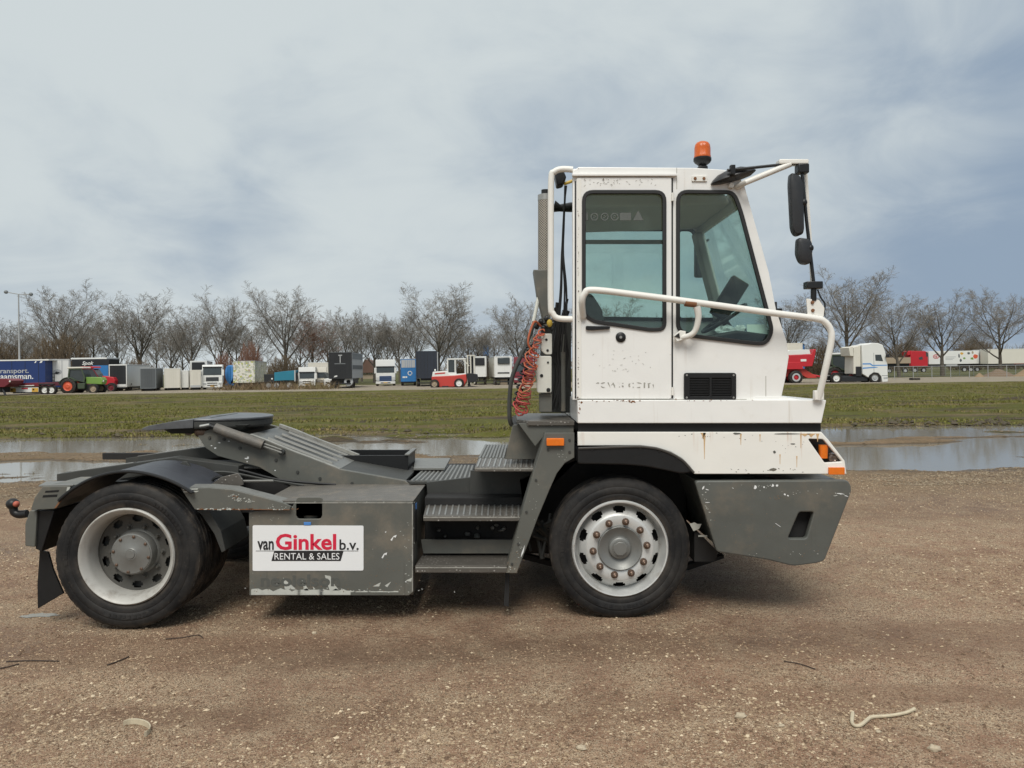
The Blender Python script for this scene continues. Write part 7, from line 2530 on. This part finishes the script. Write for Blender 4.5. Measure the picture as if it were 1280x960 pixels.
M['v_pattern'] = make_pattern()
trailer('box_trailer', 'white box body printed all over with a small green and grey pattern', 'trailer', 291.5, 318.5, 334, 451.6, 478.5, 82, 9, 'v_pattern', 'v_pattern', roof='v_silver', frame='v_pattern')
t, X_, s_ = plane('tipper_trailer', 'black low tipper with a teal tarpaulin over its load', 'trailer', 350, 82)
part('tipper_body', MB().prism([X_(*p) for p in ((329.5, 467.5), (346, 467.5), (369, 466), (370, 477), (330, 478))], .0, 2.4), M['v_black'], t, .03)
part('tarpaulin', MB().loft([[(X_(343, 0)[0], y, z) for y, z in ((-.09, X_(0, 476)[1]), (2.4, X_(0, 476)[1]), (2.2, X_(0, 465)[1]), (-.06, X_(0, 465.5)[1]))],
                             [(X_(356, 0)[0], y, z) for y, z in ((-.09, X_(0, 475.5)[1]), (2.4, X_(0, 475.5)[1]), (2.2, X_(0, 463.6)[1]), (-.06, X_(0, 464)[1]))],
                             [(X_(368, 0)[0], y, z) for y, z in ((-.09, X_(0, 475.5)[1]), (2.4, X_(0, 475.5)[1]), (2.2, X_(0, 462.8)[1]), (-.06, X_(0, 463.2)[1]))]]), M['v_teal'], t, .02)
part('body_post', MB().box(X_(368, 0)[0], X_(369.5, 0)[0], -.08, -.03, X_(0, 477)[1], X_(0, 463)[1]), M['v_silver'], t)
part('lamp', MB().ball((X_(340, 0)[0], -.03, X_(0, 473.5)[1]), .1, .05, .1, 8, 6), M['v_white'], t)
part('chassis', MB().box(X_(331, 0)[0], X_(370, 0)[0], .5, 2.0, .5, X_(0, 478)[1]), M['v_black'], t)
for a in (335, 345, 361):
    vwheel(t, X_(a, 0)[0], .05, .46, .46, .3)
lorry('white_lorry', 'old white lorry with a roof box, next to the teal tarpaulin', 373, 394, 397, 459, 486, 83, 7, 'v_white', (465.5, 474), 'v_grey2', (479.5, 482.5), box=(459, 'v_cream'))
lorry('white_lorry', 'white lorry cab mostly hidden behind the old lorry', 395.5, 408, 410, 459.5, 484, 88, 7, 'v_cream', (466, 473), 'v_grey2', (478, 481))
trailer('box_trailer', 'cream box body showing above the two old lorries', 'trailer', 385, 410, 411, 453.5, 480, 95, 7, 'v_cream', roof='v_white')
# white car nose
t, X_, s_ = plane('parked_car', 'white car nose parked beside the black sided trailer', 'car', 412, 80.5)
prof = [X_(*p) for p in ((405, 473.5), (409, 472.8), (413, 474.5), (418, 478), (419.5, 480), (419.3, 484.5), (405, 485.3))]
part('body', MB().prism(prof, .0, 1.7), M['v_white'], t, .08)
part('windscreen', MB().prism([X_(*p) for p in ((403, 466), (405, 465.6), (409, 472.6), (405, 473.2))], .12, 1.58), M['glass_dark'], t, .02)
part('grille', MB().prism([X_(*p) for p in ((407, 477), (418.6, 479.2), (418.8, 480.4), (407, 478.6))], -.02, .0), M['v_black'], t)
part('headlight', MB().box(X_(416, 0)[0], X_(418.5, 0)[0], -.03, -.0, X_(0, 482)[1], X_(0, 481)[1]), M['v_silver'], t)
vwheel(t, X_(410, 0)[0], -.01, .32, .32, .2)
# black sided trailer
t, w, z0, z1 = trailer('display_trailer', 'tall black sided trailer with a white emblem and pale side', 'trailer', 411, 440, 454, 440.8, 473.5, 79, 9, 'v_black', 'v_silver', frame='v_black', roof='v_grey')
part('emblem', MB().box(w * .48, w * .515, -.03, -.013, z1 - 1.05, z1 - .28), M['v_silver'], t)
part('emblem', MB().box(w * .42, w * .58, -.03, -.013, z1 - .32, z1 - .22), M['v_silver'], t)
part('emblem_text', MB().box(w * .25, w * .72, -.03, -.013, z1 - 1.18, z1 - 1.10), M['v_grey2'], t)
part('signature', MB().prism([(w * .20, z0 + .15), (w * .36, z0 + .22), (w * .36, z0 + .36), (w * .26, z0 + .32)], -.03, -.013), M['v_white'], t)
for zc, hh, mt in ((z1 - .35, .30, 'v_grey2'), (z1 - 1.5, .22, 'v_grey')):
    part('side_window', MB().box(w - .029, w - .01, .5, 8.4, zc - hh, zc + hh), M[mt], t)
part('spare_wheel', MB().lathe([(.2, 0), (.24, -.05), (.42, -.05), (.46, 0), (.46, .2)], (w - .4, .2, .75), 18), M['v_silver'], t)
part('underbody', MB().box(.2, w - .3, .5, 7, .5, z0 - .01), M['v_black'], t)
lorry('white_lorry', 'white lorry with a blue black grille standing alone on the grass', 469.5, 494, 494.5, 449.5, 483.5, 88, 6, 'v_white', (458.5, 466.5), 'v_dkblue', (470, 479.5), btop=.62)
t, w, z0, z1 = trailer('box_trailer', 'trailer end in grey over blue with a white ring emblem', 'trailer', 500.8, 520, 520.5, 449, 477, 87, 8, 'v_blue2', 'v_blue2', roof='v_silver')
part('upper_panel', MB().box(.09, w - .09, -.02, -.001, z1 - .95, z1 - .07), M['v_silver'], t)
part('ring_emblem', MB().lathe([(.17, 0), (.26, 0), (.26, -.02), (.17, -.02), (.17, 0)], (w * .6, -.005, z0 + .95), 18), M['v_white'], t)
part('emblem_text', MB().box(w * .12, w * .42, -.02, -.002, z0 + .42, z0 + .6), M['v_white'], t)
t, w, z0, z1 = trailer('curtain_trailer', 'tall dark navy trailer end beside the red forklift', 'trailer', 520, 546.5, 549, 439.3, 473, 82, 9, 'v_navy', 'v_navy', roof='v_navy', frame='v_navy')
part('side_post', MB().box(w - .005, w + .10, .02, .22, z0 - .3, z1 - .1), M['v_silver'], t)
for k in range(6):
    part('curtain_fold', MB().box(.15 + k * w * .155, .19 + k * w * .155, -.02, -.001, z0 + .1, z1 - .1), M['v_black'], t)
# house far behind
t, X_, s_ = plane('house', 'house with a steep brown roof far behind the gap between the lorries', 'house', 460, 170)
part('wall', MB().box(X_(450, 0)[0], X_(470, 0)[0], 0, 7, 0, X_(0, 463)[1]), M['v_tan'], t)
part('roof', MB().prism([X_(*p) for p in ((449, 464), (456.5, 449), (462, 451), (471, 466), (449, 466))], -.5, 7.5), M['roof_tile'], t)
part('chimney', MB().box(X_(458, 0)[0], X_(459.6, 0)[0], 2, 3, X_(0, 452)[1], X_(0, 447)[1]), M['roof_tile'], t)
for a in (454.5, 460, 465):
    wdw = part('window', MB().box(X_(a, 0)[0], X_(a + 3, 0)[0], -.06, -.002, X_(0, 467.5)[1], X_(0, 463.8)[1]), M['v_white'], t)
    part('pane', MB().box(X_(a + .6, 0)[0], X_(a + 2.4, 0)[0], -.08, -.061, X_(0, 467)[1], X_(0, 464.3)[1]), M['glass_dark'], wdw)

# ---- forklift
t, X_, s_ = plane('forklift', 'red and white heavy forklift with black mast and forks', 'forklift', 558, 76)
part('chassis', MB().prism([X_(*p) for p in ((539, 470.5), (568, 469.5), (582, 468), (583, 476), (579, 483.6), (549, 483.6), (539, 479))], .3, 2.0), M['v_red2'], t, .06)
part('engine_cover', MB().prism([X_(*p) for p in ((540.5, 464.5), (558, 463.6), (562, 468), (582, 467), (582, 470), (539, 472))], .35, 1.95), M['v_white'], t, .05)
part('lettering_stripe', MB().prism([X_(*p) for p in ((543, 466.3), (556, 465.4), (556, 467), (543, 467.8))], .33, .348), M['v_red2'], t)
for yy in (.3, 1.75):
    vwheel(t, X_(542.7, 0)[0], yy - .35 if yy < 1 else yy, 5.8 * s_, 5.8 * s_, .4, 'v_tan')
    vwheel(t, X_(573.5, 0)[0], yy - .37 if yy < 1 else yy, 6.2 * s_, 6.2 * s_, .42, 'v_white')
fcab = MB()
for a in (559, 568.5, 581):
    for yy in (.45, 1.7):
        fcab.box(X_(a - .7, 0)[0], X_(a + .7, 0)[0], yy, yy + .10, X_(0, 468)[1], X_(0, 449.6)[1])
fcab.box(X_(558.3, 0)[0], X_(582, 0)[0], .42, 1.83, X_(0, 449.5)[1], X_(0, 448)[1])
fcab.box(X_(558.4, 0)[0], X_(570, 0)[0], .44, .56, X_(0, 468)[1], X_(0, 465.6)[1])
part('cab_frame', fcab, M['v_white'], t, .01)
part('cab_glass', MB().box(X_(560, 0)[0], X_(568, 0)[0], .47, .50, X_(0, 465.5)[1], X_(0, 450)[1]), M['glass_dark'], t)
part('driver_seat', MB().box(X_(564, 0)[0], X_(567.5, 0)[0], .8, 1.4, X_(0, 467)[1], X_(0, 457)[1]), M['v_black'], t, .05)
mst = MB()
for yy in (.55, 1.5):
    for a in (584, 588, 592.5):
        mst.box(X_(a - .6, 0)[0], X_(a + .6, 0)[0], yy, yy + .14, X_(0, 480)[1], X_(0, 445)[1])
mst.box(X_(583, 0)[0], X_(593.5, 0)[0], .55, 1.64, X_(0, 445.0)[1], X_(0, 444)[1])
part('mast', mst, M['v_cream'], t, .01)
part('lift_cylinder', MB().tube([(X_(590, 0)[0], 1.1, X_(0, 479)[1]), (X_(590, 0)[0], 1.1, X_(0, 446)[1])], .10, 10), M['v_black'], t)
part('fork_carriage', MB().prism([X_(*p) for p in ((583, 467), (590, 467), (596, 468.5), (597, 475), (593, 478), (584, 479))], .5, 1.7), M['v_black'], t, .03)
for yy in (.7, 1.35):
    part('fork', MB().prism([X_(*p) for p in ((583.5, 478), (586, 478), (587, 483), (595, 484), (595, 484.6), (584, 484.4))], yy, yy + .18), M['v_black'], t)
part('beacon', MB().ball((X_(542.5, 0)[0], 1.1, X_(0, 462.6)[1]), .1, .1, .12, 8, 6), M['v_white'], t)
part('tilt_brace', MB().tube([(X_(578, 0)[0], .5, X_(0, 449)[1]), (X_(586, 0)[0], .6, X_(0, 458)[1])], .06, 6), M['v_cream'], t)
part('cab_step', MB().box(X_(552, 0)[0], X_(560, 0)[0], .18, .35, X_(0, 486)[1], X_(0, 482.5)[1]), M['v_black'], t, .02)

t, w, z0, z1 = trailer('refrigerated_trailer', 'white trailer end with a dark upper panel behind the forklift mast', 'trailer', 592, 607.8, 609, 446, 471, 86, 8, 'v_white', roof='v_white')
part('cooling_unit', MB().box(.15, w * .88, -.12, -.014, z1 - .95, z1 - .12), M['v_black'], t, .04)
t, w, z0, z1 = trailer('refrigerated_trailer', 'white refrigerated trailer with dark front unit and left side coloured as shaded', 'trailer', 618, 640, 610.5, 446, 471.5, 84, 10, 'v_white', 'v_cream', roof='v_white', frame='v_white')  # left side a darker cream, its shade put into the colour
part('cooling_unit', MB().box(w * .18, w * .88, -.18, -.014, z1 - .78, z1 - .08), M['glass_dark'], t, .08)
part('vent_strip', MB().box(w * .18, w * .85, -.05, -.014, z0 + .42, z0 + .54), M['v_black'], t)
part('landing_gear', MB().box(w * .35, w * .75, .5, 1.6, .02, z0 - .2), M['v_tan'], t)
lorry('maroon_lorry', 'maroon lorry partly hidden by the black hose rail', 642, 666, 667, 446, 482, 84, 6, 'v_maroon', (455, 465), 'v_black', (470, 476))
# blue flag
t = thing('blue_flag', 'small blue flag on a thin pole above the forklift mast', 'flag', (wx(604, 128), 128, 0))
part('pole', MB().tube([(0, 0, 0), (0, 0, zpx(604, 430, 128))], .05, 6), M['galv'], t)
zf1, zf0 = zpx(604, 431, 128), zpx(604, 446, 128)
fl = MB()
for i in range(6):
    pass
fl.loft([[(x, .12 * math.sin(x * 6) + d, z) for z, x in ((zf1, x0_), (zf0 + .25 * x0_, x0_))] + [(x, .12 * math.sin(x * 6) + d + .02, z) for z, x in ((zf0 + .25 * x0_, x0_), (zf1, x0_))] for x0_, d in ((.06, 0), (.3, .02), (.55, .0), (.8, .03), (.95, .0))])
part('cloth', fl, M['v_lblue'], t)

# ---- right group
t, X_, s_ = plane('white_lorry', 'white tractor unit with blue stripes and a tall roof, seen from its side', 'lorry', 1085, 73, 'lorries and cabs parked in a row')
cabo = [(1078, 431), (1086, 430), (1090, 428.6), (1098, 429), (1104, 431.5), (1107, 440), (1108.4, 452), (1109.6, 456), (1110, 477.5), (1102.5, 478), (1101.6, 471), (1098, 466.5), (1092, 465.6), (1087, 469), (1085.5, 472), (1078, 467)]
cabs = part('cab', MB().prism([X_(*p) for p in cabo], .0, 2.45), M['v_white'], t, .05)
part('side_window', MB().prism([X_(*p) for p in ((1094, 443.5), (1101.5, 443.5), (1104, 451.8), (1094.5, 451))], -.012, .0), M['glass_dark'], t, .003)
part('windscreen', MB().prism([X_(*p) for p in ((1105.8, 442), (1107.0, 442), (1108.6, 452), (1107.4, 452))], .15, 2.3), M['glass_dark'], t)
for pts in ([(1078.3, 454), (1088, 454), (1091, 456.2), (1109, 456.2), (1109, 457.3), (1090, 457.5), (1087.6, 455.6), (1078.3, 455.6)], [(1078.3, 459.4), (1094, 458.6), (1098, 459.6), (1078.3, 461)]):
    part('blue_stripe', MB().prism([X_(*p) for p in pts], -.006, -.001), M['v_lblue'], t)
part('door_line', MB().prism([X_(*p) for p in ((1092.2, 441), (1092.6, 441), (1092.6, 465), (1092.2, 465))], -.005, -.001), M['v_grey2'], t)
part('bumper_line', MB().prism([X_(*p) for p in ((1102, 469.5), (1109.5, 469.5), (1109.5, 470.2), (1102, 470.2))], -.006, -.001), M['v_grey2'], t)
part('headlight', MB().prism([X_(*p) for p in ((1104, 472), (1109.4, 471.4), (1109.4, 474), (1104.5, 474.2))], -.01, -.001), M['v_silver'], t)
part('side_deflector', MB().prism([X_(*p) for p in ((1069, 434), (1077.4, 431.4), (1077.4, 467), (1068, 467))], .25, 2.2), M['v_cream'], t, .03)
part('roof_deflector', MB().prism([X_(*p) for p in ((1062.5, 434), (1068, 432.5), (1068.4, 445), (1064, 444.5))], .2, 2.25), M['v_cream'], t, .03)
part('mirror', MB().box(X_(1106, 0)[0], X_(1110, 0)[0], -.35, -.15, X_(0, 447)[1], X_(0, 443)[1]), M['v_black'], t, .03)
part('fuel_tank', MB().box(X_(1071, 0)[0], X_(1078, 0)[0], .15, .8, X_(0, 470.5)[1], X_(0, 458)[1]), M['v_black'], t, .04)
part('chassis', MB().box(X_(1038, 0)[0], X_(1087, 0)[0], .7, 1.7, X_(0, 475)[1], X_(0, 469.5)[1]), M['v_black'], t, .02)
part('side_skirt', MB().box(X_(1052, 0)[0], X_(1086, 0)[0], .25, .7, X_(0, 476.5)[1], X_(0, 470.6)[1]), M['v_black'], t, .03)
part('rear_fender', MB().box(X_(1037, 0)[0], X_(1055, 0)[0], .05, .5, X_(0, 466.2)[1], X_(0, 465.2)[1]), M['v_black'], t, .02)
for px, rm_ in ((1094, 'v_silver'), (1045.8, 'v_white')):
    vwheel(t, X_(px, 0)[0], .04, .52, .52, .32, rm_)
    vwheel(t, X_(px, 0)[0], 2.0, .52, .52, .32, rm_)
t, X_ = farm_tractor('dark green farm tractor with red wheels behind the white guard rail', 1047, 77, (1044, 467, 9.6), (1064, 473, 6.2),
                     [(1057, 458), (1068, 459), (1069, 466), (1057, 467)], [(1041, 443), (1058, 443), (1061.5, 456), (1060, 464), (1048, 460), (1041, 456)],
                     [(1039.5, 441), (1059, 441), (1059.6, 443), (1039.5, 443.2)], 'v_dgreen', 'v_red', 'v_dgreen', 'v_white')
part('mirror', MB().box(X_(1060, 0)[0], X_(1062.6, 0)[0], .0, .2, X_(0, 452)[1], X_(0, 447)[1]), M['v_white'], t, .02)
t, X_, s_ = plane('spreader', 'red hopper spreader with a white lid behind the front of the cab', 'spreader', 1000, 74)
part('hopper', MB().prism([X_(*p) for p in ((962, 444.2), (1014.6, 443), (1017, 437), (1020.4, 436.6), (1019, 446), (1015.5, 458), (962, 459.5))], .0, 2.2), M['v_red'], t, .04)
part('lid', MB().prism([X_(*p) for p in ((975, 443.9), (988, 437.4), (1012.5, 436.8), (1014, 442.7))], .1, 2.1), M['v_white'], t, .02)
part('label_plate', MB().box(X_(1001, 0)[0], X_(1008, 0)[0], -.015, -.002, X_(0, 451.8)[1], X_(0, 449)[1]), M['v_white'], t)
part('lower_body', MB().prism([X_(*p) for p in ((962, 459.4), (985, 452.6), (1000, 453), (1003, 459), (1004, 461.5), (962, 461.5))], -.12, 1.8), M['v_red'], t, .03)
part('axle_frame', MB().prism([X_(*p) for p in ((975, 462), (1008, 461), (1022, 470.5), (1024, 472.8), (1012, 473), (1003, 468), (975, 472))], .5, 1.5), M['v_red2'], t, .03)
part('drawbar', MB().tube([(X_(1006, 0)[0], .9, X_(0, 466)[1]), (X_(1030, 0)[0], .9, X_(0, 471.6)[1])], .1, 8), M['v_red'], t)
vwheel(t, X_(995, 0)[0], -.05, 8.4 * s_, 8.4 * s_, .5, 'v_red')
vwheel(t, X_(995, 0)[0], 1.7, 8.4 * s_, 8.4 * s_, .5, 'v_red')
part('wheel_ring', MB().lathe([(3.2 * s_, -.06), (5.2 * s_, -.06), (5.2 * s_, -.02), (3.2 * s_, -.02), (3.2 * s_, -.06)], (X_(995, 0)[0], 0, 8.4 * s_), 22), M['v_silver'], t)
trailer('box_trailer', 'cream box body with a blue corner showing above the red spreader', 'trailer', 975, 1003.6, 1006.5, 429.5, 472, 96, 6, 'v_cream', 'v_lblue', roof='v_cream', frame='v_cream')

# beyond the fence
t, X_, s_ = plane('flatbed_trailer', 'low beige trailer standing beyond the fence beside the red lorry', 'trailer', 1122, 146)
part('side_board', MB().box(X_(1106, 0)[0], X_(1138.5, 0)[0], 0, 2.5, X_(0, 454.4)[1], X_(0, 447)[1]), M['v_tan'], t, .03)
part('chassis', MB().box(X_(1107, 0)[0], X_(1138, 0)[0], .4, 2.0, X_(0, 458)[1], X_(0, 454.5)[1]), M['v_black'], t)
for k in (1112, 1132):
    vwheel(t, X_(k, 0)[0], .05, .5, .5, .3)
t, X_, s_ = plane('red_lorry', 'bright red lorry beyond the fence, coupled to the printed white trailer', 'lorry', 1148, 150, 'lorries and cabs parked in a row')
part('cab', MB().prism([X_(*p) for p in ((1140, 438.4), (1157, 439), (1160, 441), (1160, 458), (1138.6, 457.6), (1138, 447))], .0, 2.5), M['v_red'], t, .06)
part('roof_spoiler', MB().prism([X_(*p) for p in ((1134, 439), (1141, 438.2), (1140, 443), (1135.4, 444.4))], .2, 2.3), M['v_red'], t, .04)
part('side_window', MB().prism([X_(*p) for p in ((1148.5, 447), (1153, 445.6), (1153.6, 449.4), (1149.4, 449.6))], -.03, -.001), M['glass_dark'], t)
part('windscreen', MB().prism([X_(*p) for p in ((1157.4, 440), (1160.2, 441.6), (1160.2, 446), (1158, 446))], -.02, 2.4), M['glass_dark'], t)
for k in (1144, 1155):
    vwheel(t, X_(k, 0)[0], .05, .5, .5, .3)
t, X_, s_ = plane('box_trailer', 'white trailer printed with a red emblem and pictures of food beyond the fence', 'trailer', 1192, 151, 'trailers and lorry bodies parked in a row')
part('body', MB().box(X_(1161, 0)[0], X_(1224, 0)[0], 0, 2.5, X_(0, 455)[1], X_(0, 438.6)[1]), M['v_white'], t, .03)
part('end_doors', MB().box(X_(1224.2, 0)[0], X_(1234.6, 0)[0], .1, 2.4, X_(0, 455)[1], X_(0, 437.6)[1]), M['v_silver'], t, .03)
for k in range(5):
    part('end_rib', MB().box(X_(1225.5 + k * 2, 0)[0], X_(1226.1 + k * 2, 0)[0], .02, .099, X_(0, 454)[1], X_(0, 438)[1]), M['v_grey2'], t)
ov = MB()
pc = X_(1170.2, 445.4)
ov.loft([[(pc[0] + math.cos(k) * a, y, pc[1] + math.sin(k) * b) for k in (2 * math.pi * j / 20 for j in range(20))] for a, b, y in ((.60, .44, -.001), (.60, .44, -.02), (.48, .33, -.02), (.48, .33, -.001))], cap=False)
part('emblem_ring', ov, M['v_red'], t)
part('lettering', text_mesh('K&', pc[0] - .3, pc[0] + .3, pc[1] - .22, pc[1] + .22, -.004, .01, .03), M['v_red'], t)
for k in range(3):
    part('small_print', MB().box(X_(1182, 0)[0], X_(1195 - k * 2, 0)[0], -.01, -.001, X_(0, 446.4 + k * 1.7)[1], X_(0, 445.7 + k * 1.7)[1]), M['v_silver'], t)
rp = random.Random(12)
for px, py, a, b, mt in ((1202.5, 442, 2.4, 1.6, 'v_yellow'), (1211, 442, 2.0, 1.8, 'v_grey'), (1216, 441, 1.4, 2, 'v_tan'), (1219.5, 446, 4.0, 3.0, 'v_orange'), (1215, 448.5, 2.2, 1.6, 'v_green'), (1205.5, 448, 1.8, 1.2, 'v_green'), (1201, 450.5, 1.6, 2, 'v_grey'), (1199, 445, 1.0, 3, 'v_grey')):
    c = X_(px, py)
    part('printed_picture', MB().prism([(c[0] + math.cos(k) * a * s_ * rp.uniform(.7, 1.1), c[1] + math.sin(k) * b * s_ * rp.uniform(.7, 1.1)) for k in (2 * math.pi * j / 10 for j in range(10))], -.008, -.001), M[mt], t)
part('chassis', MB().box(X_(1161, 0)[0], X_(1234, 0)[0], .4, 2.0, X_(0, 458.4)[1], X_(0, 455.1)[1]), M['v_black'], t)
part('side_box', MB().box(X_(1183, 0)[0], X_(1197, 0)[0], .05, .39, X_(0, 458)[1], X_(0, 455.4)[1]), M['v_silver'], t)
for k in (1206, 1214, 1222):
    vwheel(t, X_(k, 0)[0], .05, .5, .5, .3)
t, X_, s_ = plane('box_trailer', 'long plain cream white trailer beyond the fence at the right edge', 'trailer', 1270, 148, 'trailers and lorry bodies parked in a row')
part('body', MB().box(X_(1235.2, 0)[0], X_(1320, 0)[0], 0, 2.5, X_(0, 454.4)[1], X_(0, 436.4)[1]), M['v_cream'], t, .04)
part('roof', MB().box(X_(1235, 0)[0], X_(1320, 0)[0], -.02, 2.52, X_(0, 436.3)[1], X_(0, 435.8)[1]), M['v_white'], t)
part('chassis', MB().box(X_(1236, 0)[0], X_(1320, 0)[0], .4, 2.0, X_(0, 457.6)[1], X_(0, 454.5)[1]), M['v_black'], t)
part('side_guard', MB().box(X_(1268, 0)[0], X_(1300, 0)[0], .05, .2, X_(0, 454.9)[1], X_(0, 454.45)[1]), M['v_red'], t)
for k in (1290, 1300):
    vwheel(t, X_(k, 0)[0], .05, .5, .5, .3)

# ---- fences
for (Yf_, px0, px1, step, top, lab) in ((86, 1118, 1350, 23.4, 457.2, 'galvanised wire fence along the sandy road on the right'), (104, 1112, 1350, 17.5, 457.6, 'second wire fence behind the galvanised one')):
    t = thing('wire_fence', lab, 'fence', (wx(px0, Yf_), Yf_, 0))
    L_ = (px1 - px0) / FPX * Yf_
    hz_ = zpx(1200, top, Yf_)
    p0 = None
    d_ = step / FPX * Yf_
    for k in range(int(L_ / d_) + 1):
        if p0 is None:
            p0 = part('post', MB().tube([(0, 0, -.1), (0, 0, hz_ + .05)], .035, 8), M['galv'], t)
        else:
            copy_part(p0, (k * d_, 0, 0))
    part('top_rail', MB().tube([(0, 0, hz_), (L_, 0, hz_)], .022, 6), M['galv'], t)
    wr = MB()
    for k in range(5):
        wr.tube([(0, -.03, .15 + k * hz_ / 5.5), (L_, -.03, .15 + k * hz_ / 5.5)], .006, 4)
    part('wire', wr, M['galv'], t)
M['soil'] = paint('dry_soil', (0.17, 0.125, 0.085), .95, .25, scale=2)
M['sand'] = paint('sandy_soil', (0.26, 0.185, 0.11), .95, .2, scale=2)
rr2 = random.Random(5)
for px, top, hw_, Y, mt, lab in ((1248, 461.5, 21, 94, 'soil', 'brown heap of soil behind the wire fence'), (1290, 458, 24, 92, 'sand', 'sandy heap of soil cut by the right edge of the picture'), (1224, 466.5, 7, 92, 'sand', 'small pile of tan rubble left of the brown soil heap')):
    hz_ = zpx(px, top, Y)
    rw2 = hw_ / FPX * Y
    mb = MB()
    rings = []
    for k, (f, zf) in enumerate(((1.05, -.05), (.85, .16), (.62, .45), (.38, .74), (.16, .95), (.03, 1.0))):
        rings.append([(math.cos(a) * rw2 * f * rr2.uniform(.9, 1.1), math.sin(a) * rw2 * f * .8 * rr2.uniform(.9, 1.1), hz_ * zf * rr2.uniform(.95, 1.05)) for a in (2 * math.pi * j / 20 for j in range(20))])
    mb.loft(rings)
    me = mb.mesh('soil_heap', sharp=80)
    o = part('soil_heap', me, M[mt])
    o.location = o.location + Vector((wx(px, Y), Y, 0))
    tag(o, lab, 'soil heap')
me = MB().lathe([(.26, 0), (.28, -.10), (.48, -.12), (.52, -.06), (.52, .06), (.48, .12), (.28, .10), (.26, 0)], (0, 0, 0), 20)
me.v = [(v[0], v[2], v[1] + .12) for v in me.v]
o = part('old_tyre', me, M['tyre'])
o.location = o.location + Vector((wx(1143, 80), 80, .08))
tag(o, 'old black tyre lying flat by the sandy road', 'tyre')

# ---- street lamps
for px, Y, top, armpx, lab in ((24.5, 84, 368, 15.5, 'tall double armed street lamp in front of the blue trailer'), (52.5, 112, 418.5, 10, 'shorter street lamp behind the blue trailer')):
    t = thing('street_lamp', lab, 'street lamp', (wx(px, Y), Y, 0), 0, 'street lamps')
    h_ = zpx(px, top, Y)
    aw = armpx / FPX * Y
    part('pole', MB().tube([(0, 0, 0), (0, 0, h_ * .5), (0, 0, h_)], [.11, .09, .06], 10), M['galv'], t)
    tilt = .18 if Y < 100 else 0
    part('arm', MB().tube([(-aw, 0, h_ + .1 + tilt), (0, 0, h_ + .02), (aw, 0, h_ - .02)], .045, 8), M['galv'], t)
    for sg in (-1, 1):
        zc = h_ + (.1 + tilt if sg < 0 else 0)
        if Y < 100:
            part('lamp_head', MB().ball((sg * aw, 0, zc), .22, .2, .20, 12, 8), M['v_grey2'], t)
        else:
            part('lamp_head', MB().box(sg * aw - .5, sg * aw + .5, -.15, .15, zc - .08, zc + .08), M['galv'], t, .03)
